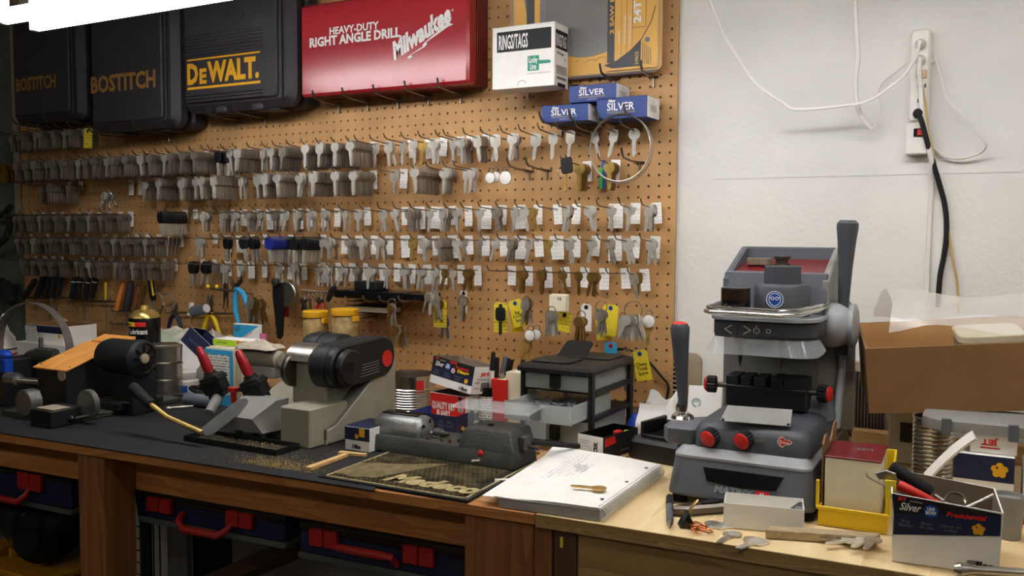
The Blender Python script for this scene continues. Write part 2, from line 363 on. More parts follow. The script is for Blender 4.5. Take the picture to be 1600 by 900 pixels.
# ------------------------------------------------------------------ fluorescent shop lights
def shop_light(name, label, x0, x1, y, z, tube_mat, group=None, drop=.0):
    t = thing(name, label, 'light', ((x0+x1)/2, y, z), group=group); L = (x1-x0)/2
    tri = [(-.09, .03), (-.115, .028), (-.055, .075), (-.03, .09), (.03, .09), (.055, .075), (.115, .028), (.09, .03), (.05, .066), (-.05, .066)]
    g = G().prism(list(reversed(tri)), -L, L, 0, 0, frame((0, 0, 0), (0, 1, 0), (0, 0, 1)))
    obj('reflector_housing', g, 'reflector', t)
    for s in (-1, 1):
        obj('lamp_tube', G().ring([(-L+.02, s*.04, 0), (-L+.03, s*.04, 0), (L-.03, s*.04, 0), (L-.02, s*.04, 0)], [.015, .019, .019, .015], 14), tube_mat, t)
        for e in (-1, 1): obj('lamp_holder', G().box(e*(L-.019)-.008, s*.04-.012, -.018, e*(L-.019)+.008, s*.04+.012, .07, .003), 'white_plastic', t)
        obj('hanging_chain', G().cyl((s*L*.75, 0, .09), (s*L*.75, 0, 2.62-z), .002, n=6), 'wire', t)
    return t
LY = 1.36; lz = at_y(6, 36, LY).z
shop_light('fluorescent_light', 'twin tube fluorescent shop light hanging in front of the black tool cases', at_y(6, 36, LY-.04).x-.02, at_y(6, 36, LY-.04).x+2.42, LY, lz, 'lamp_tube')
shop_light('fluorescent_light', 'added twin tube fill light over the right hand bench, unseen above the frame', 1.0, 3.1, 1.25, 2.2, 'fill_tube_right')  # unseen lamp added to light the white wall
for i, (x, y) in enumerate(((-3.4, -1.5), (-.7, -1.5), (.9, .2))):
    shop_light('ceiling_fill_light', 'added unseen ceiling fill light, %s behind the bench' % nth(i+1), x-1.2, x+1.2, y, 2.45, 'fill_tube_ceiling', 'added ceiling fill lights')  # fill lamps added out of view to lift the whole scene

# ================================================================== pegboard: every hole is a real hole
g = G(); vs = []; fs = []; NR0, NR1 = -11, 36
oc = [(math.cos(PI/8+k*PI/4)*.0031, math.sin(PI/8+k*PI/4)*.0031) for k in range(8)]
sq = [(.5, .2), (.2, .5), (-.2, .5), (-.5, .2), (-.5, -.2), (-.2, -.5), (.2, -.5), (.5, -.2)]
cr_ = [(.5, .5, 0, 1), (-.5, .5, 2, 3), (-.5, -.5, 4, 5), (.5, -.5, 6, 7)]
for c in range(96):
    for r in range(NR0, NR1+1):
        p = hole(c, r); k = len(vs)
        for a, b in sq: vs.append((p.x+a*SX, WY, p.z+b*SZ))
        for a, b in oc: vs.append((p.x+a, WY, p.z+b))
        for a, b in oc: vs.append((p.x+a, WY+.006, p.z+b))
        for a, b, i, j in cr_: vs.append((p.x+a*SX, WY, p.z+b*SZ))
        for i in range(8):
            j = (i+1) % 8; fs.append((k+i, k+8+i, k+8+j, k+j)); fs.append((k+8+i, k+16+i, k+16+j, k+8+j))
        for q, (a, b, i, j) in enumerate(cr_): fs.append((k+24+q, k+i, k+j))
g.add(vs, fs)
a0, a1 = hole(-.5, NR0-.5), hole(95.5, NR1+.5)
g.box(a1.x-.003, WY, a1.z, a1.x, WY+.006, a0.z).box(a0.x, WY, a1.z, a0.x+.003, WY+.006, a0.z)
peg = single('pegboard', g, 'hardboard', 'brown perforated hardboard panel covering the wall behind the left bench', 'pegboard', smooth=0)

# ================================================================== cases resting on long hooks along the top
def peg_hook(px, py, L, label, group='bare shelf hooks with a crossbar', tip=1.):
    p = W(px, py); g = G()
    g.ring([(0, -.004, 0), (0, -L*.5, .0), (0, -L*.88, .004*tip), (0, -L*.96, .012*tip), (0, -L, .024*tip)], .0028, 7)
    g.ring([(-.012, -.004, 0), (.012, -.004, 0)], .0024, 6).ring([(0, -.004, 0), (.0005, -.004, -.024)], .0026, 6)
    return single('shelf_hook', g, 'wire', label, 'hook', group, T(p.x, p.y, p.z))
def hard_case(name, label, x0, x1, z0, z1, depth, extra=None, rib=True, r=.03):
    """two shell blow moulded tool case standing on hooks; local x right, y into the wall, z up"""
    t = thing(name, label, 'tool case', ((x0+x1)/2, WY, z0)); w2 = (x1-x0)/2; h = z1-z0
    up = frame((0, 0, 0), (1, 0, 0), (0, 0, 1))                # prism z runs towards the viewer
    back = G().prism(rrect(-w2, 0, w2, h, r, 5), .003, depth*.46, .008, 0, up); obj('back_shell', back, 'case_black', t)
    fr = G().prism(rrect(-w2, 0, w2, h, r, 5), depth*.48, depth-.004, .02, 0, up)
    fr.prism(rrect(-w2+.03, .024, w2-.05, h-.03, .012, 3), depth-.006, depth+.004, .004, 0, up)
    fr.box(w2-.038, -depth+.001, .02, w2-.032, -depth-.004, h-.02, .001)
    obj('front_shell', fr, 'case_black', t)
    for sx in (-.55, .55): obj('foot', G().rbox(w2*sx-.025, -depth*.75, -.006, w2*sx+.025, -depth*.25, .01, .004), 'case_black', t)
    return t, w2, h, depth
# small and large nailer cases, drill case
xa, xb = W(14, 100, .11).x, W(118, 100, .11).x
t, w2, h, d = hard_case('nailer_case', 'black plastic nailer case with faded bronze lettering, leftmost and smallest of the three black cases', xa, xb+.02, W(70, 190, .11).z, W(70, 190, .11).z+.36, .11)
a, b = W(25, 144, .115), W(87, 141, .115)
Print((a.x-t.location.x, -d-.004, a.z-t.location.z), (1, 0, 0), (0, 0, 1)).text('BOSTITCH', 0, 0, b.x-a.x, .045, 'bronze_print', .035).build(t)
xa, xb = W(135, 100, .13).x, W(272, 100, .13).x
t, w2, h, d = hard_case('nailer_case', 'large black plastic nailer case with faded bronze lettering, middle of the three black cases', xa, xb, W(200, 203, .12).z, W(200, 203, .12).z+.40, .13)
a, b = W(142, 147, .135), W(243, 143, .135)
Print((a.x-t.location.x, -d-.004, a.z-t.location.z), (1, 0, 0), (0, 0, 1)).text('BOSTITCH', 0, 0, b.x-a.x, .054, 'bronze_print', .035).build(t)
xa, xb = W(280, 100, .12).x, W(455, 100, .12).x
t, w2, h, d = hard_case('drill_case', 'black ribbed tool case with a bright yellow nameplate, beside the red steel case', xa, xb, W(380, 170, .11).z, W(380, 170, .11).z+.36, .12, r=.035)
a, b = W(293, 141, .125), W(407, 134, .125); ox, oz = t.location.x, t.location.z; wd = b.x-a.x
for k in range(8):
    zz = W(350, 50+k*5.2, .125).z-oz; g = G().box(a.x-ox-.012, -d-.0085, zz, b.x-ox+.008, -d-.003, zz+.0035, .001)
    obj('rib', g, 'case_black', t)
for k in range(3):
    zz = W(350, 146+k*5.0, .125).z-oz; obj('rib', G().box(a.x-ox-.005, -d-.0085, zz, b.x-ox+.008, -d-.003, zz+.003, .001), 'case_black', t)
p = Print((a.x-ox, -d-.0045, a.z-oz), (1, 0, 0), (0, 0, 1))
p.rect(0, 0, wd, .007, 'gold_print').rect(0, .083, wd, .09, 'gold_print').text('D', 0, .014, wd*.155, .062, 'gold_print', .05).text('E', wd*.175, .014, wd*.10, .044, 'gold_print', .05).text('WALT.', wd*.285, .014, wd*.70, .062, 'gold_print', .05)
p.build(t)
obj('carry_handle_recess', G().lathe([(.038, 0), (.036, .003), (.028, .0035), (.026, .0015), (0.0, .0015)], 20, 0, frame((w2*.05, -d-.003, W(355, 24, .125).z-oz), (1, 0, 0), (0, 0, 1)) @ Matrix.Diagonal((1, .75, 1, 1))), 'case_black', t)
for sx in (-.3, .35): obj('latch', G().rbox(w2*sx-.022, -d*.9, -.004, w2*sx+.022, -d*.2, .02, .006), 'case_black', t)

# red steel drill case
D_ = .10; x0, x1 = W(470, 150, D_).x, W(731, 126, D_).x; z0, z1 = W(600, 140, D_).z, W(469, 10, D_).z
t = thing('steel_drill_case', 'red steel drill case with white lettering resting on five hooks', 'tool case', ((x0+x1)/2, WY, z0)); w2 = (x1-x0)/2; h = z1-z0
up = frame((0, 0, 0), (1, 0, 0), (0, 0, 1))
obj('case_body', G().prism(rrect(-w2, 0, w2, h, .004, 2), .002, D_*.55, .001, 0, up), 'red_dark', t)
obj('lid', G().prism(rrect(-w2-.001, -.001, w2+.001, h+.001, .008, 3), D_*.56, D_, .007, 0, up), 'red_paint', t)
p = Print((-w2, -D_, 0), (1, 0, 0), (0, 0, 1))
W_ = 2*w2; px_ = lambda x, y: (W(x, y, D_).x-t.location.x+w2, W(x, y, D_).z-z0)
a = px_(515, 55); b = px_(592, 49); p.text('HEAVY-DUTY', a[0], a[1], b[0]-a[0], .020, 'print_white', .03)
a = px_(484, 75); b = px_(626, 58); p.text('RIGHT ANGLE DRILL', a[0], a[1], b[0]-a[0], .026, 'print_white', .04)
a = px_(616, 96); b = px_(706, 34)
ang = math.atan2(b[1]-a[1], b[0]-a[0])
p.text('Milwaukee', a[0], a[1], math.hypot(b[0]-a[0], b[1]-a[1]), .047, 'print_white', .05, .35, ang)
q = [px_(618, 107), px_(640, 92), px_(636, 90), px_(664, 73), px_(660, 71), px_(700, 42), px_(709, 38), px_(702, 36), px_(705, 31), px_(695, 40), px_(664, 66), px_(668, 68), px_(641, 86), px_(645, 88)]
for tri in ((0, 1, 2, 13), (2, 12, 13), (2, 3, 12), (3, 12, 11), (3, 4, 10, 11), (4, 5, 9, 10), (5, 6, 7, 8, 9)): p.poly([q[i] for i in tri], 'print_white')
p.text('®', px_(706, 18)[0], px_(706, 18)[1], .006, .006, 'print_white'); p.build(t)
for k, sx in enumerate((-.6, .6)): obj('latch', G().box(w2*sx-.02, -D_*.62, h-.004, w2*sx+.02, -D_*.42, h+.006, .002), 'steel', t)
obj('carry_handle', G().ring([(-.05, -D_*.5, h), (-.05, -D_*.5, h+.03), (.05, -D_*.5, h+.03), (.05, -D_*.5, h)], .004, 8), 'steel', t)
for i, (x, y) in enumerate(((531, 164), (576, 160), (623, 156), (671, 151), (721, 147))):
    peg_hook(x, y, .115, 'bare wire hook with a crossbar under the red steel case, %s from the left' % nth(i+1), 'hooks carrying the red case')
for i, (x, y) in enumerate(((197, 215), (265, 209))): peg_hook(x, y, .14, 'bare wire hook with a crossbar under the large bronze lettered case, %s one' % ('left', 'right')[i])
for i, (x, y) in enumerate(((376, 188), (415, 184))): peg_hook(x, y, .13, 'bare wire hook with a crossbar under the yellow nameplate case, %s one' % ('left', 'right')[i])
for i, (x, y) in enumerate(((70, 200), (118, 197))): peg_hook(x, y, .12, 'bare wire hook under the smallest black case, %s one' % ('left', 'right')[i])

# white carton of rings and tags
D1 = .125; x0, x1 = W(769, 120, D1).x, W(866, 130, D1).x; z0 = W(866, 133, D1).z; z1 = W(866, 34, D1).z; yb = -.02
wd, h = x1-x0, z1-z0
t = thing('ring_tag_box', 'white carton with black name band and green key mark right of the red case', 'box', (x0, WY-D1, z0))
D2 = .075
obj('carton', G().box(0, 0, 0, wd, D2, h, .0015).box(-.001, -.0012, h-.0005, wd+.001, D2, h+.001), 'white_card', t)
p = Print((0, 0, 0), (1, 0, 0), (0, 0, 1)); p.rect(wd*.08, h*.60, wd*.95, h*.93, 'print_black').text('RINGS/TAGS', wd*.11, h*.64, wd*.47, h*.24, 'print_white', .02)
p.rect(wd*.58, h*.26, wd*.76, h*.50, 'green_print').poly([(wd*.76, h*.36), (wd*.93, h*.36), (wd*.95, h*.385), (wd*.93, h*.41), (wd*.76, h*.42)], 'green_print')
p.text('Lucky\nLine', wd*.60, h*.28, wd*.14, h*.20, 'print_white', .02).text('Trust Line for Quality & Service', wd*.56, h*.20, wd*.38, h*.03, 'print_grey')
p.line([(wd*.42, h*.03), (wd*.43, h*.085), (wd*.47, h*.115), (wd*.52, h*.115), (wd*.56, h*.07)], .0012, 'print_grey'); p.build(t)
p = Print((wd, 0, 0), (0, 1, 0), (0, 0, 1)); p.rect(D2*.06, h*.60, D2*.94, h*.90, 'print_black').text('RINGS/TAGS', D2*.1, h*.64, D2*.75, h*.2, 'print_white', .02)
p.text('3/4" Rings', D2*.15, h*.50, D2*.5, h*.06, 'print_black', .02).rect(D2*.15, h*.12, D2*.85, h*.16, 'print_grey')
for k in range(16): p.rect(D2*(.14+.045*k), h*.2, D2*(.14+.045*k+.012+.012*(k % 3 == 0)), h*.34, 'print_black')
p.disc(D2*.72, h*.46, .004, 'print_grey').disc(D2*.72, h*.46, .003, 'white_card').rect(D2*.2, -0, D2*.75, h*.06, 'print_black'); p.build(t)
for i, (x, y) in enumerate(((827, 140), (897, 134))): peg_hook(x, y, .115, 'bare wire hook with a crossbar under the rings and tags carton, %s one' % ('left', 'right')[i], tip=.05)

# saw blade pack
D3 = .045; x0, x1 = W(797, 60, D3).x, W(1036, 60, D3).x; z0 = W(960, 118, D3).z; z1 = z0+.30
t = thing('saw_blade_pack', 'yellow and black circular saw blade pack in clear blister behind the white carton', 'blade pack', (x0, WY-D3, z0)); wd = x1-x0; h = z1-z0
up = frame((0, 0, 0), (1, 0, 0), (0, 0, 1))
obj('backing_card', G().prism(rrect(.006, .008, wd-.006, h, .012, 4), -.012, -.009, 0, 0, up), 'gold_print', t)
fx = lambda x, y: (W(x, y, D3-.012).x-x0, W(x, y, D3-.012).z-z0)
p = Print((0, .0028, 0), (1, 0, 0), (0, 0, 1))
p.rect(fx(951, 100)[0], .012, wd-.012, h-.005, 'gold_print')
a = fx(850, 60); p.rect(fx(826, 0)[0], .01, fx(838, 0)[0], h-.01, 'print_black').rect(fx(838, 60)[0], .01, fx(846, 60)[0], h-.01, 'gold_print').rect(fx(846, 60)[0], .01, fx(855, 60)[0], h-.01, 'print_grey')
xr = fx(951, 100)[0]; xs = fx(963, 40)[0]
p.rect(xr, .03, xs, h-.01, 'print_black').text('2 SAW BLADES', xs-.002, fx(956, 55)[1], .15, .010, 'gold_print', .03, 0, PI/2)
for x, yy, L in ((968, 70, .03), (977, 70, .065), (985, 70, .065)):
    q = fx(x, yy); p.text('carbide tipped fine finish', q[0]+.005, q[1], L, .005, 'print_white', .01, 0, PI/2)
for x in (973, 981, 990): q = fx(x, 80); p.rect(q[0], q[1]-.015, q[0]+.0008, h-.05, 'print_black')
q = fx(991, 45); q2 = fx(1012, 0); p.line([(q[0], q[1]), (q2[0], q[1]), (q2[0], h-.02), (q[0], h-.02)], .001, 'print_black', True).text('24T', q[0]+.02, q[1]+.01, .05, .018, 'print_white', .03, 0, PI/2)
ar = [fx(947, 104), fx(967, 96), fx(988, 80), fx(1005, 62), fx(1020, 35), fx(1027, 10)]
p.line(ar, .002, 'print_black')
lo = fx(960, 112)
p.poly([ar[0], fx(960, 108), fx(1003, 104), fx(1004, 64), ar[2], ar[1]], 'print_black').disc(*fx(1014, 63), .006, 'print_grey')
q = fx(994, 102); p.text('2-PACK', q[0]+.009, q[1], .03, .008, 'gold_print', .02, 0, PI/2)
for k in range(5): q = fx(1006+k*3, 101); p.rect(q[0], q[1], q[0]+.0012, q[1]+.05-.004*k, 'print_black')
p.build(t, 'printed_card')
c = fx(918, -20); R_ = abs(fx(918, 98)[1]-c[1])
tooth = []
for k in range(40):
    a = 2*PI*k/40; tooth += [(c[0]+R_*math.cos(a), c[1]+R_*math.sin(a)), (c[0]+(R_-.006)*math.cos(a+.05), c[1]+(R_-.006)*math.sin(a+.05))]
bl = [q for q in tooth]
obj('saw_blade', G().prism(bl, -.0075, -.006, 0, 0, up), 'gold_print', t)
obj('saw_plate', G().prism(circ(R_-.012, 48, *c), -.006, -.004, 0, 0, up), 'blade_grey', t)
obj('arbor_ring', G().lathe([(.008, 0), (.012, .001), (.012, .003), (.008, .004), (.006, .002)], 20, 0, up @ T(c[0], c[1]+.045, -.004)), 'chrome', t)
obj('blister', G().prism(rrect(0, 0, wd, h, .02, 5), 0, .003, .001, 0, up).ring([(.012, .0, h), (.012, .0, .012), (.02, 0, .004), (wd-.02, 0, .004), (wd-.008, 0, .012), (wd-.008, 0, h)], .006, 8), 'blister', t)
for i, (x, y) in enumerate(((960, 125), (1022, 121))): peg_hook(x, y, .09, 'bare wire hook with a crossbar under the saw blade pack, %s one' % ('left', 'right')[i])

# three blue key blank cartons
def silver_box(px0, px1, pyb, pyt, d, dep, pos, up_tilt=0.):
    a, b, c = W(px0, pyb, d), W(px1, pyb, d), W(px0, pyt, d); wd, h = b.x-a.x, c.z-a.z
    t = thing('key_blank_carton', 'small blue carton with silver lettering and white end, ' + pos, 'box', tuple(a), group=None)
    obj('carton', G().box(0, 0, 0, wd, dep, h, .001), 'blue_card', t)
    obj('end_flap', G().box(wd, .001, .001, wd+.0008, dep-.001, h-.001), 'white_card', t)
    p = Print((0, 0, 0), (1, 0, 0), (0, 0, 1)); p.text('SILVER', wd*.21, h*.38, wd*.54, h*.36, 'print_white', .01).text('New', wd*.23, h*.76, wd*.14, h*.16, 'print_white', .03, .3)
    p.rect(wd*.21, h*.24, wd*.77, h*.34, 'print_grey').text('key blanks', wd*.4, h*.12, wd*.2, h*.06, 'print_white'); p.build(t)
    p = Print((wd+.0008, 0, 0), (0, 1, 0), (0, 0, 1))
    for k in range(7): p.rect(dep*(.25+.07*k), h*.3, dep*(.25+.07*k)+.0015, h*.62, 'print_black')
    p.text('A', dep*.4, h*.72, .005, .007, 'print_black'); p.build(t, 'barcode'); return t
silver_box(846, 919, 192, 166, .10, .08, 'lower left of the three')
silver_box(932, 1011, 187, 154, .10, .08, 'lower right of the three')
silver_box(889, 963, 161, 135, .10, .08, 'on top of the other two')
for i, (x, y) in enumerate(((878, 199), (922, 196), (963, 194), (1005, 189))): peg_hook(x, y, .125, 'bare wire hook with a crossbar under the blue cartons, %s from the left' % nth(i+1), 'hooks carrying the blue cartons')

# ================================================================== workbenches
OL = B(837, 802); eL = (OL-B(0, 676.5)); eL.z = 0; eL.normalize()
OR = B(836, 801.5); eR = (B(1400, 892)-B(840, 803)); eR.z = 0; eR.normalize()
FL = frame(OL, eL, Vector((-eL.y, eL.x, 0))); FR = frame(OR, eR, Vector((-eR.y, eR.x, 0)))     # local: x along the front edge, y towards the wall, z up
def quad_top(F0, e, x0, x1, z0, z1, ov=0.):
    """worktop outline from a slanted front edge back to the wall"""
    def P(x, y): return (F0 @ Vector((x, y, 0)))
    a, b = P(x0, -ov), P(x1, -ov); return [(a.x, a.y), (b.x, b.y), (b.x, WY-.003), (a.x, WY-.003)]
t = thing('workbench', 'long reddish fir workbench with a timber post and rails, under the pegboard', 'workbench', (OL.x-1.0, OL.y+.4, 0)); ti = t.matrix_world.inverted()
LX0 = -2.05
obj('worktop', G().prism(quad_top(FL, eL, LX0, -.002, 0, 0, -.02), BZ-.02, BZ, 0), 'plywood_worn', t, mat=ti)
g = G(); g.box(LX0, -.002, -.019, -.002, .0195, -.0005, .002, 0, None); obj('edge_strip', g, 'fir', t, 'reddish fir strip along the front edge', ti @ FL)
RA = .125
def rail(x0, x1): obj('rail', G().box(x0, RA-.038, -.109, x1, RA, -.0205, .002), 'fir', t, mat=ti @ FL)
xp0 = (FL.inverted() @ at_y(99, 705, 1.135)).x; xp1 = (FL.inverted() @ at_y(136, 711, 1.135)).x; xq0 = (FL.inverted() @ at_y(726, 840, OL.y)).x
rail(LX0, xp0+.05); rail(xp1-.03, xq0+.03)
lean = .0
obj('post', G().box(xp0, .003, -BZ, xp1, RA-.039, -.0205, .003), 'fir_post', t, mat=ti @ FL)
xq1 = (FL.inverted() @ at_y(830, 850, OL.y)).x; xq2 = (FL.inverted() @ at_y(858, 850, OL.y)).x
obj('post', G().box(xq0, .006, -BZ, xq1, .095, -.0205, .003), 'fir_post', t, mat=ti @ FL)
obj('post', G().box(xq1+.0005, .007, -BZ, xq2, .095, -.0245, .003), 'fir_post', t, mat=ti @ FL)
obj('post', G().box(LX0, .003, -BZ, LX0+.09, RA-.039, -.0205, .003), 'fir_post', t, mat=ti @ FL)
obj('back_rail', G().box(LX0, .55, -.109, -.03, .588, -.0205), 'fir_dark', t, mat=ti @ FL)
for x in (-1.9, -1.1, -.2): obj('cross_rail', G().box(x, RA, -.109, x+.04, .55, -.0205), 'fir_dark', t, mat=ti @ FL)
# right hand bench of plywood
t = thing('workbench', 'pale plywood workbench with a panelled front, right of the seam', 'workbench', (OR.x+.6, OR.y+.3, 0)); ti = t.matrix_world.inverted()
RX1 = 1.1
obj('worktop', G().prism(quad_top(FR, eR, .001, RX1, 0, 0), BZ-.022, BZ-.0006, .0008), 'plywood', t, mat=ti)
obj('ply_edge', G().box(.001, -.0022, -.0215, RX1, -.0001, -.011, .0004), 'ply_edge', t, 'layered plywood edge', ti @ FR)
obj('ply_edge', G().box(.001, -.0016, -.011, RX1, -.0001, -.0012, .0004), 'plywood_front', t, mat=ti @ FR)
x862, x896 = (FR.inverted() @ at_y(862, 860, OR.y)).x, (FR.inverted() @ at_y(896, 862, OR.y)).x
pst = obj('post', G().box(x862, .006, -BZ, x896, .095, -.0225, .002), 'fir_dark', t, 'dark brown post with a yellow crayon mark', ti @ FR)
q = FR.inverted() @ at_y(874, 850, OR.y); g = G().box(q.x-.002, .0052, q.z-.008, q.x+.003, .0065, q.z+.009, .0004); obj('crayon_mark', g, 'yellow_tag', pst)
obj('front_panel', G().box(x896+.001, .012, -.72, RX1, .03, -.0225, .001), 'plywood_front', t, mat=ti @ FR)
obj('back_ledge', G().box((FR.inverted() @ B(1330, 700)).x, WY-OR.y-.075, .0, RX1, WY-OR.y-.012-.03, .036, .002), 'pine', t, mat=ti @ FR)
# black rubber sheet covering most of the left bench
pl = [B(-60, 668), B(0, 677.5), B(480, 752), B(585, 768.5), B(600, 730), B(645, 690), B(560, 655), B(-60, 560)]
pts = [(p.x, p.y) for p in pl]; pts[-1] = (pts[-1][0], 1.86); pts[-2] = (-1.26, 1.86)
single('rubber_sheet', G().prism(pts, BZ+.0004, BZ+.0026, .0006), 'black_rubber', 'black rubber sheet laid over the left bench top', 'rubber sheet')

# ================================================================== below the bench
def organiser(px0, px1, yt, yb, yl, pos, handle_up=False, hx=(.36, .66)):
    a = at_y(px0, yt, yl); b = at_y(px1, yt, yl); c = at_y(px0, yb, yl); wd = b.x-a.x; h = a.z-c.z
    h = max(h, .07); z0 = BZ-.112-h
    t = thing('organiser_case', 'dark blue organiser case with grey rim and red latches, ' + pos, 'tool case', (a.x, yl, z0), rz=math.atan2(eL.y, eL.x))
    dep = .28
    obj('case_body', G().box(0, 0, .012, wd, dep, h*.72, .003), 'case_blue', t)
    obj('base_rim', G().box(-.004, -.004, 0, wd+.004, dep, .0115, .003), 'case_grey', t, 'grey lower rim')
    lid = obj('lid', G().box(-.002, -.002, h*.73, wd+.002, dep, h, .004).box(wd*.3, -.008, h*.74, wd*.66, -.003, h*.86, .002).box(wd*.86, -.006, h*.74, wd*.99, -.003, h*.80, .001), 'smoke_plastic', t)
    for x in (.08, .64):
        for k in (0, 1): obj('latch', G().rbox(wd*(x+k*.09), -.012, h*.42, wd*(x+k*.09+.083), -.0005, h*.86, .002), 'latch_red', t, 'bright red latch half')
    x0, x1 = wd*hx[0], wd*hx[1]
    if handle_up: pp = [(x0, -.004, h*.45), (x0, -.026, h*.6), (x0+.02, -.032, h*.62), (x1-.02, -.032, h*.62), (x1, -.026, h*.6), (x1, -.004, h*.3)]
    else: pp = [(x0-.012, -.004, h*.52), (x0-.01, -.02, h*.36), (x0+.012, -.03, h*.2), (x1-.012, -.03, h*.2), (x1+.004, -.02, h*.36), (x1+.004, -.004, h*.52)]
    obj('carry_handle', G().ring(pp, [.006, .0065, .008, .008, .0065, .006], 10), 'latch_red', t, 'red carrying handle')
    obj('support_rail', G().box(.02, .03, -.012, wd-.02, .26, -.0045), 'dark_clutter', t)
    return t
organiser(-90, 92, 745, 806, 1.255, 'left of the post', hx=(.40, .72))
organiser(218, 430, 765, 812, 1.27, 'between the two posts, left one')
organiser(468, 726, 802, 862, 1.285, 'between the two posts, right one', True, (.27, .60))
# air compressor, far left on a yellow frame
p = at_y(60, 815, 1.42); fz = at_y(50, 880, 1.42).z
t = thing('air_compressor', 'black air compressor motor on a yellow tank frame left of the timber post', 'compressor', (p.x, p.y, 0))
h = p.z
obj('motor_body', G().lathe([(.03, -.13), (.075, -.12), (.08, -.1), (.08, .06), (.07, .08), (.0, .085)], 28, 0, T(0, 0, h, 0, PI/2, -.35)), 'machine_black', t)
obj('fan_cover', G().lathe([(.078, .06), (.083, .065), (.083, .1), (.06, .112), (0, .114)], 28, 0, T(0, 0, h, 0, PI/2, -.35)), 'black_gloss', t)
g = G(); g.lathe([(.0805, -.075), (.0805, .0)], 10, 0, T(0, 0, h, 0, PI/2, -.35), a0=PI-.75, a1=PI+.75-.4, caps=False); obj('rating_plate', g, 'label_print', t, 'white and gold rating label')
obj('tank', G().lathe([(.02, -.25), (.1, -.22), (.13, -.15), (.13, .08), (.1, .14), (.02, .17)], 28, 0, T(.0, .06, h-.24, 0, PI/2, 0)), 'comp_yellow', t)
obj('mounting_deck', G().box(-.2, -.1, h-.11, .16, .16, h-.095, .004).box(-.16, -.08, h-.095, -.09, -.0, h-.07, .004), 'comp_yellow', t)
for x in (-.15, .15):
    for y in (-.02, .13): obj('foot', G().cyl((x, y, 0), (x, y, h-.26), .014), 'black_rubber', t)
for x in (-.06, .06): obj('mounting_bolt', G().cyl((x, -.03, h-.095), (x, -.03, h-.07), .012, n=6), 'comp_yellow', t)
# wire crate, black pipe, grey panel, plank leaning in the dark
p = at_y(205, 850, 1.5); t = thing('wire_crate', 'thin wire crate standing on the floor right of the timber post', 'crate', (p.x+.03, p.y, 0))
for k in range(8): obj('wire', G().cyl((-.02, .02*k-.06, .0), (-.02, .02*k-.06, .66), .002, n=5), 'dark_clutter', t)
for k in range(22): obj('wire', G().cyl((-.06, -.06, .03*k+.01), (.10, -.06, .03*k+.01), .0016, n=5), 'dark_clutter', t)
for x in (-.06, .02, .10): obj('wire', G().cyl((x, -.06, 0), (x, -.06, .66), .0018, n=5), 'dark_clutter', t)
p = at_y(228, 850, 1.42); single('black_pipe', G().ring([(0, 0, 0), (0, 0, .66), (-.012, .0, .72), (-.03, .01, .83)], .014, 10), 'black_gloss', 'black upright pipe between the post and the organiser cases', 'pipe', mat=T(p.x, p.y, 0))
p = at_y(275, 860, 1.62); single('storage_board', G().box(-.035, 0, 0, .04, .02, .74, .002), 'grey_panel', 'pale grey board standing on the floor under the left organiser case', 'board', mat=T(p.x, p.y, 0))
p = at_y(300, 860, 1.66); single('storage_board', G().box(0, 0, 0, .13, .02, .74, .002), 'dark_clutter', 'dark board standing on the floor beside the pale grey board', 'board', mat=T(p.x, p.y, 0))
a = at_y(330, 890, 1.6); b = at_y(470, 835, 1.75)
g = G(); g.ring([(a.x-.02, a.y, a.z-.05), (b.x, b.y, b.z-.03)], .03, 4).box(a.x-.03, a.y-.02, 0, a.x+.03, a.y+.02, a.z-.06); single('leaning_plank', g, 'fir_dark', 'rough dark plank leaning up under the organiser cases', 'plank')

# ================================================================== grey upright key machine on the right bench
def at_x(px, py, x): d = ray(px, py); return CAM0 + d*(x/d.x)
def loft(g, rings, mi=0, t=None):
    n = len(rings[0][0]); vs = [(p[0], p[1], z) for pl, z in rings for p in pl]; fs = [tuple(reversed(range(n))), tuple((len(rings)-1)*n+i for i in range(n))]
    for k in range(len(rings)-1):
        for i in range(n): j = (i+1) % n; fs.append((k*n+i, k*n+j, (k+1)*n+j, (k+1)*n+i))
    return g.add(vs, fs, mi, t)
def profx(g, pts, x0, x1, ch=0., mi=0): return g.prism(pts, x0, x1, ch, mi, frame((0, 0, 0), (0, 1, 0), (0, 0, 1)))   # side profile (y, z) swept along x
def knob(name, c, axis, r, L, parent, n=18, mats=('black_plastic', 'red'), cap_label='red end cap'):
    """ribbed black knob with a red domed cap; axis points at the cap"""
    ax = Vector(axis).normalized(); u = ax.orthogonal(); f0 = frame(c, u, ax.cross(u)); g = G()
    pl = []
    for k in range(n*2): a = PI*k/n; rr = r*(1 if k % 2 else .90); pl.append((rr*math.cos(a), rr*math.sin(a)))
    g.prism(pl, 0, L, .0015, 0, f0); o = obj(name, g, mats[0], parent, mat=None)
    obj('knob_cap', G().lathe([(r*.88, L), (r*.86, L+.002), (r*.6, L+.005), (0, L+.0065)], 20, 0, f0), mats[1], o, cap_label); return o
OX = Vector((-.345, 1.378, BZ))
t = thing('key_cutting_machine', 'large grey upright key cutting machine with red knobs and two dark levers', 'key machine', tuple(OX))
def lp(px, py, y): return at_y(px, py, y-.042)-OX
bw0, bw1 = -.108, .112
g = G(); dz = .016
loft(g, [(rrect(bw0-.006, .006, bw1+.006, .43, .02, 4), dz), (rrect(bw0-.006, .004, bw1+.006, .43, .02, 4), dz+.004), (rrect(bw0, .018, bw1, .42, .02, 4), .076)])
base = obj('base_body', g, 'slate', t)
g = G(); loft(g, [(rrect(bw0, .017, bw1, .42, .02, 4), .0762), (rrect(bw0, .017, bw1, .42, .02, 4), .080), (rrect(bw0+.010, .028, bw1-.010, .41, .02, 4), .092)])
obj('base_rim', g, 'matrix_grey', t, 'lighter grey stepped rim')
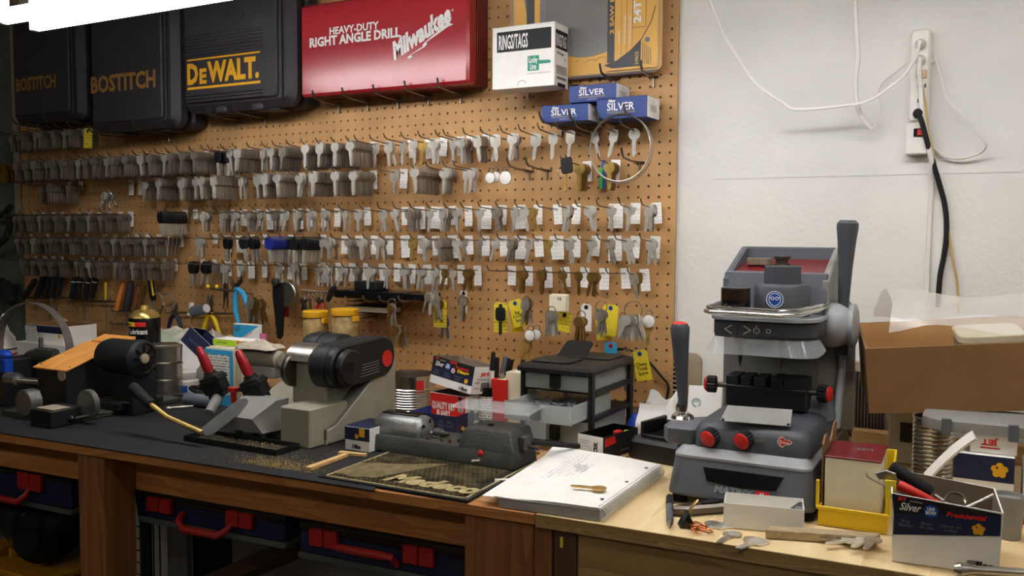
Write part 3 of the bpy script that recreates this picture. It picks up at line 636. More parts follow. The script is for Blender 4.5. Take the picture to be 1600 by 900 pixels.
fb = lambda px, py: (lambda q: (q.x, q.z))(lp(px, py, 1.43))
slope = frame((0, .0036, dz+.004), (1, 0, 0), (0, .0142, .056))
def onslope(px, py): q = slope.inverted() @ lp(px, py, 1.432); return (q.x, q.y)
q4 = [onslope(*p) for p in ((1098, 729), (1105, 752), (1160, 764), (1213, 768), (1225, 746))]
cq = G(); ins = [Vector(p) for p in reversed(q4)]
obj('display_recess', G().prism(list(reversed([(p[0], p[1]) for p in reversed(q4)])), -.002, .0016, .001, 0, slope), 'black_gloss', t, 'dark inset window')
p = Print(slope.translation, (1, 0, 0), (0, .0142, .056)); a = onslope(1117, 768); b = onslope(1178, 777)
p.text('MATRIX', a[0], a[1]-.001, b[0]-a[0], .0115, 'salt_grey', .05, .15); c = onslope(1181, 775); p.rect(c[0], c[1]-.003, c[0]+.022, c[1]+.0085, 'red_print').text('II', c[0]+.007, c[1], .006, .006, 'print_white', .02)
p.build(t)
for x in (bw0+.01, bw1-.01):
    for y in (.03, .39): obj('foot', G().cyl((x, y, 0), (x, y, dz), .013, .011), 'black_rubber', t)
# console
g = G(); cx0, cx1 = lp(1086, 690, 1.475).x, lp(1270, 690, 1.475).x
loft(g, [(rrect(cx0, .035, cx1, .36, .018, 5), .092), (rrect(cx0+.001, .037, cx1-.001, .36, .02, 5), .118), (rrect(cx0+.006, .045, cx1-.006, .35, .022, 5), .129), (rrect(cx0+.016, .06, cx1-.02, .34, .022, 5), .134)])
obj('console', g, 'slate_dark', t)
g = G(); loft(g, [(rrect(cx0+.03, .20, cx1+.004, .34, .02, 4), .12), (rrect(cx0+.04, .21, cx1-.004, .34, .02, 4), .15), (rrect(cx0+.05, .22, cx1-.02, .34, .02, 4), .158)])
obj('carriage', g, 'slate', t)
for px, py in ((1107, 685), (1160, 689)):
    q = lp(px, py, 1.447); knob('adjusting_knob', (q.x+.004, .042, q.z+.003), (-.38, -1, -.28), .0155, .016, t)
q = lp(1178, 686, 1.455); obj('slot', G().prism(rrect(q.x-.024, q.z-.005, q.x+.016, q.z+.005, .0048, 4), -.0365, -.0345, 0, 0, frame((0, 0, 0), (1, 0, 0), (0, 0, 1))), 'print_grey', t)
f0 = lp(1228, 691, 1.457); p = Print((f0.x-.013, .0345, f0.z-.009), (1, 0, .03), (0, .02, 1))
kp = [(0, .009), (.004, .016), (.009, .018), (.013, .013), (.019, .013), (.024, .009), (.019, .005), (.013, .005), (.009, 0), (.004, .002)]
p.poly(list(reversed(kp)), 'print_white'); p.poly([(x*.86+.0016, y*.80+.0018) for x, y in reversed(kp)], 'red_print'); p.text('S', .004, .006, .004, .006, 'print_white', .03).text('ilca', .009, .0065, .010, .004, 'print_white', .03); p.build(t, 'maker_badge')
# sloping swarf tray and vise
pa, pb, pc, pd = [at_z(x, y, BZ+z)-OX for x, y, z in ((1137, 633, .158), (1238, 640, .158), (1235, 666, .1385), (1125, 657, .1385))]
g = G(); g.sheet(lambda u, v: (pd.lerp(pa, v)).lerp(pc.lerp(pb, v), u), 2, 2, .0015); obj('swarf_tray', g, 'machine_grey', t, 'bare sloping metal swarf tray')
for q in (pd, pc): obj('tray_screw', G().ball((q.x+.004*(1 if q is pd else -1), q.y+.003, q.z+.001), .0028, 10, 6), 'black_plastic', t)
v0, v1 = lp(1134, 630, 1.60), lp(1262, 592, 1.60)
VY0, VY1 = .175, .235
g = G(); g.box(v0.x, VY0, v0.z-.002, v1.x, VY1, v1.z-.020, .003)
obj('vise_body', g, 'black_plastic', t)
n = (v1.x-v0.x)
for k, (a, b, h) in enumerate(((.0, .16, .016), (.18, .32, .016), (.35, .50, .016), (.56, .70, .018), (.71, .99, .018))):
    obj('vise_jaw', G().box(v0.x+n*a, VY0+.002, v1.z-.0205, v0.x+n*b, VY1-.004, v1.z-.020+h, .002), 'machine_black', t)
zc = lp(1117, 600, 1.62).z
for s, px in ((-1, 1132), (1, 1266)):
    x = lp(px, 600, 1.62).x; obj('vise_screw', G().cyl((x+s*-.006, .2, zc), (x+s*.016, .2, zc), .005), 'steel_dark', t); knob('vise_knob', (x+s*.014, .2, zc), (s, -.15, 0), .0155, .017, t)
# column with arched recess, side plate
g = G(); cl = lp(1128, 600, 1.72).x; cr2 = lp(1311, 690, 1.74).x
loft(g, [(rrect(cl-.004, .29, cr2+.012, .42, .02, 4), .09), (rrect(cl, .295, cr2, .42, .02, 4), .13), (rrect(cl, .295, cr2-.004, .42, .02, 4), .24), (rrect(cl+.002, .27, cr2-.012, .41, .02, 4), .31)])
obj('column', g, 'machine_grey', t)
aw = (cr2-cl); arch = [(cl+.004, .10), (cl+aw*.83, .10)]+[(cl+aw*.60+aw*.23*math.cos(a*PI/12), .19+.062*math.sin(a*PI/12)) for a in range(0, 7)]+[(cl+.004, .252)]
obj('column_recess', G().prism(arch, -.2945, -.2925, .0005, 0, frame((0, 0, 0), (1, 0, 0), (0, 0, 1))), 'column_grey', t, 'arched front of the column')
g = G(); profx(g, [(.25, .10), (.445, .06), (.445, .12), (.42, .30), (.30, .33), (.27, .29), (.30, .2)], cr2-.003, cr2+.010, .003); obj('side_plate', g, 'matrix_grey', t, 'pale grey side plate')
# head: button panel with visor, chrome rail, magnifier, lens housing, open top tray
h0, h1 = lp(1108, 520, 1.55), lp(1240, 505, 1.55)
hx0, hx1, hz0, hz1 = h0.x, lp(1284, 500, 1.60).x, lp(1180, 530, 1.55).z, lp(1180, 502, 1.55).z
def headpoly(gx=0., gy=0.): return [(hx0-gx, .35), (hx0-gx, .16-gy), (hx0+.006, .142-gy), (hx0+.02, .135-gy)]+[(hx1-.05+.05*math.sin(k*PI/12)+gx, .185-.05*math.cos(k*PI/12)-gy) for k in range(0, 7)]+[(hx1+gx, .35)]
g = G(); loft(g, [(headpoly(-.003, -.004), hz0), (headpoly(), hz0+.005), (headpoly(), hz1-.003), (headpoly(-.003, -.003), hz1)]); obj('button_panel', g, 'slate_dark', t)
p = Print((hx0+.022, .1345, hz0+.004), (1, 0, 0), (0, 0, 1)); hh = hz1-hz0-.01
p.line([(.016, hh*.85), (.004, hh*.5), (.016, hh*.15)], .0012, 'print_white').line([(.036, hh*.85), (.048, hh*.5), (.036, hh*.15)], .0012, 'print_white')
p.line([(.058+.005*math.cos(a*PI/6), hh*.5+.005*math.sin(a*PI/6)) for a in range(-8, 3)], .0009, 'print_white').line([(.058, hh*.5), (.058, hh*.95)], .0009, 'print_white')
p.line([(.078+.0035*math.cos(a*PI/5), hh*.5+.0035*math.sin(a*PI/5)) for a in range(10)], .0009, 'print_white', True)
for x in (.026, .068): p.rect(x, 0, x+.0006, hh, 'print_black')
p.build(t, 'button_legend')
vz = lp(1180, 556, 1.54).z
g = G(); A_ = headpoly(-.002, .002)[1:-1]; Bp = headpoly(.010, .014)[1:-1]; N_ = len(A_)
ctr = []
def vis(u, v):
    f = u*(N_-1); i = min(int(f), N_-2); k = f-i; a = Vector(A_[i]).lerp(Vector(A_[i+1]), k); b = Vector(Bp[i]).lerp(Vector(Bp[i+1]), k); q = b.lerp(a, v); rise = .010*max(0, (u-.75)/.25); return Vector((q.x, q.y, (vz+rise)*(1-v)+hz0*v))
g.sheet(vis, N_-1, 2, .0016); obj('clear_visor', g, 'clear_plastic', t, 'clear plastic visor under the button panel')
g = G()
for k, px in enumerate((1150, 1215)): q = lp(px, 548, 1.60); g2 = G().lathe([(.012, hz0-.004), (.012, hz0-.016), (.006, hz0-.024), (.003, hz0-.05), (.0008, hz0-.06)], 14, 0, T(q.x, .21, 0)); obj('cutter_spindle' if k == 0 else 'tracer_spindle', g2, 'steel_dark', t)
rz_ = lp(1180, 493, 1.52).z
def railpath(off=0.): return [(lp(1290, 486, 1.66).x, .26, rz_+.010), (hx1-.008, .20, rz_+.006), (hx1-.03, .14-off, rz_+.001), (hx1-.06, .112-off, rz_), (hx0+.05, .112-off, rz_+.001), (hx0+.005, .118-off, rz_+.001), (hx0-.008-off, .135, rz_+.001), (hx0-.004, .17, rz_+.003), (hx0+.004, .25, rz_+.006)]
obj('chrome_rail', G().ring(railpath(.0), .0042, 10), 'chrome', t); obj('chrome_rail', G().ring([Vector(q)*1+Vector((0, .011, .007)) for q in railpath()], .003, 8), 'chrome', t)
g = G(); loft(g, [(headpoly(.001, .012), hz1+.0005), (headpoly(.001, .012), hz1+.006)]); obj('head_shelf', g, 'matrix_grey', t)
q = lp(1149, 485, 1.585); q2 = lp(1149, 452, 1.585); r = (lp(1171, 470, 1.585).x-lp(1126, 470, 1.585).x)/2
mg = obj('magnifier_base', G().cyl((q.x, q.y+.0, hz1+.006), (q.x, q.y, q.z+.018), r, n=28), 'black_gloss', t); obj('magnifier_glass', G().cyl((q.x, q.y, q.z+.0185), (q.x, q.y, q2.z), r, n=28), 'smoke_plastic', mg, 'smoky tinted drum'); obj('magnifier_top', G().cyl((q.x, q.y, q2.z+.0003), (q.x, q.y, q2.z+.003), r*.99, n=28), 'steel_dark', mg, 'metal top')
lx = lp(1217, 470, 1.62).x; ly = .205; r1 = (lp(1266, 470, 1.60).x-lp(1178, 470, 1.60).x)/2; r2 = (lp(1246, 430, 1.60).x-lp(1187, 430, 1.60).x)/2
z1_, z2_, z3_ = lp(1217, 492, 1.56).z, lp(1217, 448, 1.57).z, lp(1217, 417, 1.57).z
lens = obj('lens_housing', G().lathe([(r1, hz1+.006), (r1, z2_-.004), (r1-.004, z2_+.002), (r2, z2_+.003), (r2-.001, z3_-.001), (r2-.003, z3_), (r2-.007, z3_-.003)], 30, 0, T(lx+.004, ly, 0)), 'slate_dark', t)
obj('lens_glass', G().lathe([(r2-.007, z3_-.003), (0, z3_-.008)], 30, 0, T(lx+.004, ly, 0)), 'black_gloss', lens)
gy = at_y(1211, 468, OX.y+ly-r1)-OX
p = Print((gy.x-.0145, ly-r1-.0012, gy.z-.0145), (1, 0, 0), (0, 0, 1)); c = .0145
p.disc(c, c, .0145, 'print_white', 28).disc(c, c, .0132, 'blue', 28)
face = [(c+.0085*math.cos(a*PI/8)*(1 if a < 8 else .72+.28*abs(math.cos((a-8)*PI/8))), c+.009*math.sin(a*PI/8)*1.05) for a in range(16)]
p.line([(c+(x-c)*1.15, c+(y-c)*1.15) for x, y in face], .0013, 'print_white', True)
for s in (-1, 1): p.disc(c+s*.0036, c+.002, .0031, 'print_white').disc(c+s*.0036, c+.002, .0018, 'blue').line([(c+s*.0065, c+.0025), (c+s*.0095, c+.0035)], .0012, 'print_white')
p.build(t, 'eye_protection_sign', 'round blue wear goggles sign')
tl, tr = lp(1128, 440, 1.66).x, lp(1305, 440, 1.74).x; zt0 = lp(1128, 425, 1.66).z; zt1 = lp(1235, 386, 1.80).z; zb = hz1+.006
side = [(.245, zb), (.40, zb), (.40, zt1), (.375, zt1), (.27, zt0+.004), (.245, zt0-.012)]
g = G(); profx(g, side, tl, tl+.012, .003); profx(g, [(.236, zb), (.25, zb), (.262, zt0+.002), (.25, zt0)], tl+.002, tr-.002, .002); g.box(tl+.004, .388, zb, tr-.004, .40, zt1, .003); g.box(tl+.004, .25, zb, tr-.004, .39, zb+.03)
obj('top_tray', g, 'slate', t, 'open topped dark tray')
g = G(); profx(g, side, tr-.012, tr+.001, .003); obj('tray_side', g, 'machine_grey', t, 'grey right hand wall of the tray')
g = G(); profx(g, [(.262, zb+.031), (.387, zb+.031), (.387, zt0+.022), (.262, zt0-.003)], tl+.013, tr-.013, .001); obj('tray_liner', g, 'red_dark', t, 'red tray liner')
# joint and levers
jc = lp(1311, 508, 1.70); 
g = G().ball((jc.x-.008, .275, jc.z), .037, 22, 14, sc=(1., 1.05, 1.08)); obj('joint_housing', g, 'matrix_grey', t)
obj('joint_cover', G().lathe([(.036, 0), (.039, .004), (.039, .010), (.030, .014), (0, .015)], 26, 0, frame((jc.x+.016, .285, jc.z), (0, 1, 0), (0, 0, 1))), 'matrix_grey', t)
obj('joint_plug', G().box(jc.x-.004, .265, jc.z-.052, jc.x+.016, .285, jc.z-.036, .002), 'black_plastic', t)
la, lb = lp(1318, 472, 1.70), lp(1325, 344, 1.70)
obj('feed_lever', G().ring([(la.x, .28, la.z-.01), (la.x, .28, la.z), la.lerp(lb, .4), la.lerp(lb, .75), la.lerp(lb, .90), la.lerp(lb, .96), lb], [.0088, .0095, .0120, .0158, .0185, .0185, .0135], 18), 'slate_dark', t)
sa, sb = lp(1067, 632, 1.52), lp(1062, 506, 1.52)
gp = obj('feed_grip', G().ring([sa.lerp(sb, 0), sa.lerp(sb, .1), sa.lerp(sb, .5), sa.lerp(sb, .80), sa.lerp(sb, .95), sb], [.0075, .0085, .0118, .0150, .0168, .013], 18), 'slate_dark', t)
obj('grip_cap', G().ball(sb, .013, 16, 8, sc=(1, 1, .35)), 'red', gp, 'faded red grip cap')
obj('lever_shank', G().cyl(sa-Vector((0, 0, .022)), sa, .0055), 'steel_dark', t); obj('lever_collar', G().lathe([(.02, 0), (.018, .006), (.010, .011), (.006, .012)], 20, 0, Matrix.Translation(sa-Vector((0, 0, .024)))), 'chrome', t)
ax0 = lp(1045, 660, 1.50)
g = G(); arm = [(ax0.x, .055), (ax0.x+.012, .04), (ax0.x+.05, .04), (cx0+.02, .07), (cx0+.02, .16), (ax0.x+.04, .13), (ax0.x+.006, .10)]
loft(g, [(inset(arm, .004), sa.z-.056), (arm, sa.z-.050), (arm, sa.z-.03), (inset(arm, .006), sa.z-.0235)]); obj('lever_arm', g, 'slate', t)
q = lp(1066, 715, 1.52); obj('arm_post', G().cyl((ax0.x+.024, .085, .0), (ax0.x+.024, .085, sa.z-.055), .009), 'slate_dark', t)
# loose cutters resting in the tray
KT = zt0+.008+BZ
for i, (px, py, s) in enumerate(((1178, 411, .012), (1195, 409, .011), (1222, 406, .015))):
    q = at_y(px, py, 1.702); zz = KT+.003
    if i == 2: single('cutter_wheel', G().lathe([(.004, .0), (.015, .0), (.015, .004), (.011, .005), (.011, .012), (.015, .013), (.015, .018), (.004, .018)], 20), 'steel_dark', 'stacked dark cutter wheel lying in the tray atop the grey machine', 'cutter', mat=T(q.x, 1.702, zz))
    else: single('tracer_block', G().box(-.012, -.008, 0, .012, .008, .014, .002), 'cardboard_grey', 'small dark metal block in the tray atop the grey machine, %s one' % ('left', 'right')[i], 'block', mat=T(q.x, 1.702, zz, rz=.3-i*.8))

# ================================================================== beige duplicator with black belt guard, centre left
DX = Vector((-1.34, 1.36, BZ+.003))
t = thing('key_duplicator', 'beige key duplicator with black belt guard and two red knobbed vises', 'key machine', tuple(DX))
lp = lambda px, py, y: at_y(px, py, y)-DX
lx_ = lambda px, py, x: at_x(px, py, x+DX.x)-DX
RXs = .155                                                  # right side plane of the housing
g = G()
bf = lx_(512, 707, RXs); bk = lx_(602, 650, RXs); tk = lx_(598, 590, RXs); tf = lx_(512, 672, RXs)
yb_ = min(max(bk.y, .28), .40)
sideprof = [(bf.y, 0), (yb_, 0), (yb_, .150), (yb_-.03, .150), (bf.y+.03, tf.z+.006), (bf.y, tf.z)]
profx(g, sideprof, -.02, RXs, .003); obj('housing', g, 'machine_beige', t)
dirv = Vector((0, yb_-.03-(bf.y+.03), .150-(tf.z+.006)))
for k in range(8):
    x = RXs-.004-.0062*k; o_ = Vector((x, bf.y+.03, tf.z+.006)); n_ = Vector((0, -dirv.z, dirv.y)).normalized()*.0006
    g = G().ring([Vector((x, bf.y-.0008, .012)), Vector((x, bf.y-.0008, tf.z)), o_+n_, o_+dirv*.95+n_], .0014, 4); obj('cooling_groove', g, 'black_plastic', t)
# stepped casting in front of the housing
g = G(); fa = lp(437, 655, 1.36); fb_ = lp(484, 640, 1.36)
g.box(fa.x, .0, 0, fb_.x, .12, fb_.z-.001, .003); g.box(fa.x-.0, .11, 0, RXs-.06, .30, fb_.z-.01, .003); g.box(fb_.x+.0003, .012, 0, RXs-.052, .1, .05, .003)
fc, fd = lp(455, 560, 1.44), lp(498, 622, 1.44); g.box(fc.x, .08, fb_.z-.01, fd.x+.02, .2, fc.z+.01, .004)
obj('casting', g, 'machine_beige', t)
# slanted bed to the left
g = G(); profx(g, [(.06, .0), (.30, .0), (.30, .105), (.24, .105), (.10, .055), (.06, .05)], lp(372, 650, 1.42).x, fa.x-.0005, .003); obj('bed', g, 'machine_beige', t)
g = G(); wa, wb_ = lp(378, 650, 1.38).x, lp(432, 650, 1.38).x; loft(g, [([(wa-.01, -.01), (wb_-.01, -.01), (wb_, .06), (wa, .06)], .02), ([(wa-.012, -.02), (wb_-.03, -.02), (wb_, .05), (wa, .05)], .05), ([(wa, .02), (wb_, .02), (wb_, .058), (wa, .058)], .085)]); obj('carriage', g, 'machine_grey', t, 'angular grey carriage block')
for x in (wa+.01, wb_-.02): obj('carriage_shaft', G().cyl((x, .0, .02), (x, .0, .0), .008), 'steel_dark', t)
# belt guard: two round ends joined, lying in the side plane
e0, e1 = lx_(541, 574, RXs+.01), lx_(592, 556, RXs-.005); r0 = .046; r1 = .0445
e0 = Vector((0, e0.y, e0.z)); e1 = Vector((0, max(e0.y+.10, min(e1.y, e0.y+.15)), e1.z))
d_ = (e1-e0); an = math.atan2(d_.z, d_.y); off = PI/2-(r0-r1)/d_.length
pl = [(e0.y+r0*math.cos(an+off+k*(2*PI-2*off)/14), e0.z+r0*math.sin(an+off+k*(2*PI-2*off)/14)) for k in range(15)]
pl += [(e1.y+r1*math.cos(an-off+k*2*off/14), e1.z+r1*math.sin(an-off+k*2*off/14)) for k in range(15)]
g = G(); profx(g, pl, RXs-.055, RXs-.014, .003); gd = obj('belt_guard', g, 'machine_black', t)
g = G(); profx(g, pl, RXs-.0135, RXs+.008, .004); obj('guard_cover', g, 'black_plastic', gd)
g = G(); profx(g, [(e0.y+.038*math.cos(a*PI/10), e0.z+.038*math.sin(a*PI/10)) for a in range(20)], RXs+.0085, RXs+.026, .004); obj('guard_drum', g, 'black_plastic', gd)
g = G(); profx(g, [(e0.y-.03, e0.z-.022), (e0.y+.006, e0.z-.026), (e0.y+.006, e0.z+.012), (e0.y-.03, e0.z+.014)], RXs+.0262, RXs+.0268); obj('guard_opening', g, 'black_gloss', gd, 'dark opening in the drum')
g = G(); g.lathe([(.0185, 0), (.0185, .0012), (0, .0016)], 24, 0, frame((RXs+.0085, e1.y+.012, e1.z-.006), (0, 1, 0), (0, 0, 1))); obj('red_disc', g, 'red', gd, 'bright red sticker disc')
for k in range(5): g = G(); s0 = e0+d_*.35; n2 = Vector((0, -d_.z, d_.y)).normalized(); q0 = s0-n2*(.006+.006*k); g.ring([Vector((RXs+.009, q0.y, q0.z)), Vector((RXs+.009, q0.y+d_.y*.5, q0.z+d_.z*.5))], .0008, 4); obj('guard_rib', g, 'print_grey', gd)
# motor behind, chrome cutter shield, wire wheel
mc = lp(500, 545, 1.56); obj('motor', G().lathe([(.03, 0), (.043, .006), (.046, .02), (.046, .10), (.03, .11)], 26, 0, frame((mc.x-.03, mc.y, mc.z-.008), (0, 1, 0), (0, 0, 1))), 'machine_black', t)
obj('motor_strap', G().lathe([(.047, .0), (.0485, .001), (.0485, .02), (.047, .021)], 26, 0, frame((mc.x-.0, mc.y, mc.z-.008), (0, 1, 0), (0, 0, 1))), 'black_plastic', t)
sc_ = lp(470, 560, 1.44); g = G()
def shield(u, v): a = PI*.28+u*PI*.62; return Vector((sc_.x-.032+v*.066, sc_.y+.03+.05*-math.cos(PI-a), sc_.z-.018+.048*math.sin(a)))
g.sheet(shield, 12, 2, .0012); obj('cutter_shield', g, 'steel', t, 'brassy curved metal cutter shield')
obj('wire_wheel', G().lathe([(.006, 0), (.034, .001), (.036, .004), (.036, .012), (.034, .014), (.006, .015)], 30, 0, frame((lp(455, 577, 1.44).x, .08, lp(455, 577, 1.44).z), (0, 1, 0), (0, 0, 1))), 'steel_dark', t)
# gauge drum on the far left of the head
q = lp(412, 560, 1.58); obj('gauge_drum', G().lathe([(.018, -.06), (.022, -.055), (.022, .05), (.017, .056), (.017, .06), (0, .062)], 22, 0, frame((q.x, q.y, q.z), (0, .5, 0), (0, 0, 1)) @ T(0, 0, 0, 0, 0, 0)), 'machine_beige', t)
obj('gauge_bracket', G().box(q.x-.045, q.y-.02, .09, q.x+.05, q.y+.02, q.z-.016, .003), 'machine_grey', t)
# two vises with red knobs
for i, (px, py, kx, ky, y) in enumerate(((333, 594, 310, 542, 1.43), (396, 600, 371, 547, 1.41))):
    c = lp(px, py, y); k = lp(kx, ky, y-.02); ax = (k-c).normalized()
    fr_ = frame(c, Vector((1, .35, 0)).cross(ax).cross(ax)*-1 if False else Vector((1, .3, .38)), ax)
    vb = obj('vise', G(fr_).box(-.024, -.028, -.018, .024, .012, .018, .003).box(-.026, -.004, -.020, .026, .004, .020, .001).box(-.020, -.040, -.015, .020, -.0285, .015, .002), 'machine_black', t, 'black vise with a red knob, ' + ('left', 'right')[i])
    st = c+ax*.012; L_ = (k-st).length
    obj('clamp_washer', G().lathe([(.017, .0), (.017, .003), (.012, .004), (.014, .006), (.014, .009)], 20, 0, frame(st+ax*.0005, ax.orthogonal(), ax.cross(ax.orthogonal()))), 'steel_dark', vb)
    obj('clamp_knob', G().ring([st+ax*.0095, st+ax*.016, st+ax*.03, st+ax*(L_*.7), st+ax*(L_*.93), st+ax*L_], [.010, .0115, .0115, .0105, .008, .004], 14), 'red_paint', vb, 'worn red clamp knob')
    obj('vise_stem', G().cyl(c-ax*.035, Vector((c.x+.03, .03, .035)), .012), 'machine_grey', vb)
rk = lp(365, 608, 1.40); obj('stop_button', G().rbox(rk.x-.012, rk.y-.008, rk.z-.006, rk.x+.012, rk.y+.008, rk.z+.004, .003, .001).cyl((rk.x, rk.y, rk.z-.006), (rk.x, rk.y, rk.z-.03), .006), 'red', t, 'small red thumb piece')
# feed lever: flat bar, bent bright rod, ribbed black grip
l0, l1, l2, l3, l4 = lp(378, 628, 1.36), lp(316, 676, 1.27), lp(262, 652, 1.27), lp(236, 632, 1.275), lp(207, 605, 1.28)
g = G(); dd = (l1-l0); nn = dd.cross(Vector((0, 1, .3))).normalized()*.009
g.add([l0+nn, l0-nn, l1-nn, l1+nn]+[q+Vector((.006, .014, 0)) for q in (l0+nn, l0-nn, l1-nn, l1+nn)], [(0, 1, 2, 3), (7, 6, 5, 4), (0, 4, 5, 1), (1, 5, 6, 2), (2, 6, 7, 3), (3, 7, 4, 0)]); obj('lever_bar', g, 'machine_dark', t)
obj('lever_rod', G().ring([l1, l2.lerp(l1, .15), l2, l3], .0055, 12), 'brass', t, 'bright brassy bent rod')
gp = [l3.lerp(l4, k/14) for k in range(15)]; obj('lever_grip', G().ring(gp, [.010+.0014*(k % 2)+.002*(k/14) for k in range(15)], 14), 'black_rubber', t, 'ribbed black grip')
# chip tray
ta, tb = B(330, 680), B(452, 706); g = G(); g.tray(ta.x-DX.x, -.075, 0, tb.x-DX.x+.01, -.008, .012, .002); obj('chip_tray', g, 'machine_black', t)
ch = G(); 
for k in range(260): x, y = random.uniform(ta.x-DX.x+.02, tb.x-DX.x), random.uniform(-.068, -.014); s = random.uniform(.001, .0028); ch.add([(x, y, .0032), (x+s, y+s*.3, .0032), (x+s*.4, y+s, .005)], [(0, 1, 2)], 0)
c_ = obj('brass_chips', ch, 'brass_dust', t); c_['kind'] = 'stuff'

# ================================================================== old black machine with orange wooden lid, far left
KX = Vector((-1.93, 1.36, BZ+.003)); lp = lambda px, py, y: at_y(px, py, y)-KX
t = thing('old_key_machine', 'old black key machine with an orange wooden lid and exposed motor, far left', 'key machine', tuple(KX))
Y0 = 1.33
pts = [lp(55, 572, Y0), lp(104, 576, Y0)]; xl, xr = pts[0].x, pts[1].x; zf = pts[0].z
yk = .19; q = at_x(172, 532, KX.x+xr)-KX; yk = max(.15, min(.26, q.y)); zk = q.z
g = G(); profx(g, [(-.03, .0), (yk, .0), (yk, zk-.004), (-.03, zf-.004)], xl, xr, .002); obj('housing', g, 'machine_black', t)
ob = frame((xl, -.03, zf-.0035), (1, 0, 0), (0, yk+.03, zk-zf)); Ld = math.hypot(yk+.03, zk-zf)
obj('lid', G().box(-.003, -.004, 0, xr-xl+.003, Ld*.80, .004, .001, 0, ob), 'oak_top', t, 'orange stained wooden lid'); obj('lid_block', G().box(.012, Ld*.80+.001, 0, xr-xl+.012, Ld+.006, .006, .001, 0, ob), 'oak_top', t)
for x, y in ((.008, .012), (xr-xl-.006, .014), (xr-xl-.012, Ld*.68)): obj('lid_screw', G().cyl((x, y, .004), (x, y, .0052), .002, n=8, t=ob), 'print_black', t)
# motor
mcen = lp(222, 560, 1.42); mr = .042
ax = Vector((1., .02, 0)).normalized(); fm = frame(mcen, Vector((-ax.y*-1, ax.x*-1, 0))*-1, Vector((0, 0, 1)))
fm = frame(mcen, ax.cross(Vector((0, 0, 1)))*-1, Vector((0, 0, 1)))
if (fm.to_3x3() @ Vector((0, 0, 1))).dot(ax) < 0: fm = fm @ Matrix.Rotation(PI, 4, 'Y')
mo = obj('motor', G().lathe([(.03, -.125), (.038, -.12), (mr, -.105), (mr, -.012), (mr+.002, -.011), (mr+.002, .0), (mr-.006, .006), (.034, .003), (.030, .006), (0, .006)], 32, 0, fm), 'machine_black', t)
for k in range(8):
    a = 2*PI*k/8; obj('vent_slot', G().rbox(-.0035, -.009, 0, .0035, .009, .0012, .0035, 0, 3, 0, fm @ T(.023*math.cos(a), .023*math.sin(a), .0064, rz=a+PI/2)), 'black_gloss', mo)
obj('shaft_cap', G().lathe([(.0115, .006), (.0115, .011), (.009, .012), (0, .0122)], 20, 0, fm), 'vent_beige', mo, 'dull metal shaft cap')
obj('motor_foot', G().box(mcen.x-.09, mcen.y-.02, .0, mcen.x-.01, mcen.y+.05, mcen.z-mr+.004, .003), 'machine_black', t)
# wheels, shafts and front block
def disc_at(name, px, py, y, r, th, mt_, label=None): q = lp(px, py, y); return obj(name, G().lathe([(r*.9, 0), (r, .002), (r, th-.002), (r*.93, th), (0, th-.0005)], 28, 0, frame((q.x, q.y+th, q.z), (1, 0, 0), (0, 0, 1))), mt_, t, label)
disc_at('hand_wheel', 134, 632, 1.29, .0335, .014, 'motor_silver', 'round worn metal disc on the front')
disc_at('hand_wheel', 36, 630, 1.25, .031, .03, 'motor_silver', 'thick worn metal disc at the left end')
disc_at('cover_plug', 95, 587, 1.326, .013, .006, 'vent_beige')
q = B(74, 672)-KX; obj('front_block', G().box(q.x-.066, q.y+.003, 0, q.x+.010, -.06, .038, .003), 'machine_black', t); obj('block_plate', G().box(q.x-.056, q.y+.012, .0383, q.x+.004, q.y+.055, .040, .001), 'vent_beige', t, 'tan plate on the block')
for px, py, r in ((112, 655, .009),): q = lp(px, py, 1.25); obj('ball_knob', G().ball((q.x, q.y, q.z), r, 14, 9), 'black_gloss', t); obj('knob_stem', G().cyl((q.x, q.y, q.z), (q.x-.0, -.03, q.z), .004), 'steel_dark', t)
for px0, py0, px1 in ((28, 594, 62), (45, 612, 62)): a, b = lp(px0, py0, 1.31), lp(px1, py0+2, 1.33); obj('shaft', G().cyl(a, b, .008), 'steel', t)
a = lp(24, 592, 1.31); obj('shaft_collar', G().cyl(a-Vector((.03, 0, 0)), a+Vector((.012, 0, 0)), .015, n=18), 'motor_silver', t)
q = lp(60, 560, 1.40); obj('upper_arm', G().ring([(q.x-.06, q.y, q.z-.02), (q.x-.035, q.y, q.z+.0), (q.x+.01, q.y, q.z+.012), (q.x+.07, q.y, q.z+.012)], .018, 8, flat=.7), 'machine_dark', t)
q = lp(64, 545, 1.42); obj('pin', G().cyl((q.x, q.y, q.z-.04), (q.x, q.y, q.z+.028), .006), 'steel', t)
q = lp(30, 640, 1.36); obj('left_bearing', G().box(q.x-.055, -.04, 0, q.x+.01, .05, .115, .004), 'machine_black', t)
q = lp(9, 560, 1.33); bk_ = obj('blue_handle', G().rbox(q.x-.014, q.y-.012, q.z-.034, q.x+.014, q.y+.012, q.z+.0, .005).ball((q.x-.006, q.y, q.z+.008), .020, 14, 9, sc=(1.2, .8, .7)), 'blue_plastic', t, 'bright blue thumb handle'); obj('handle_stem', G().cyl((q.x, q.y, q.z-.034), (q.x, q.y+.02, .09), .010), 'machine_black', t)
ba, bb = lp(100, 667, 1.28), lp(236, 632, 1.36)
g = G(); profx(g, [(-.105, 0), (.22, 0), (.22, .012), (-.105, .012)], xl-.02, .115, .002); obj('base_plate', g, 'machine_dark', t)
q0, q1 = lp(178, 640, 1.36), lp(228, 625, 1.40); g = G(); g.box(xr+.012, .02, .0123, .135, .15, .03, .002); tp = obj('tool_tray', g, 'machine_black', t)
for r_ in range(5):
    for c_ in range(9): obj('tray_slot', G().box(xr+.02+c_*.013, .03+r_*.022, .0301, xr+.029+c_*.013, .042+r_*.022, .0318, .0006), 'machine_dark', tp)

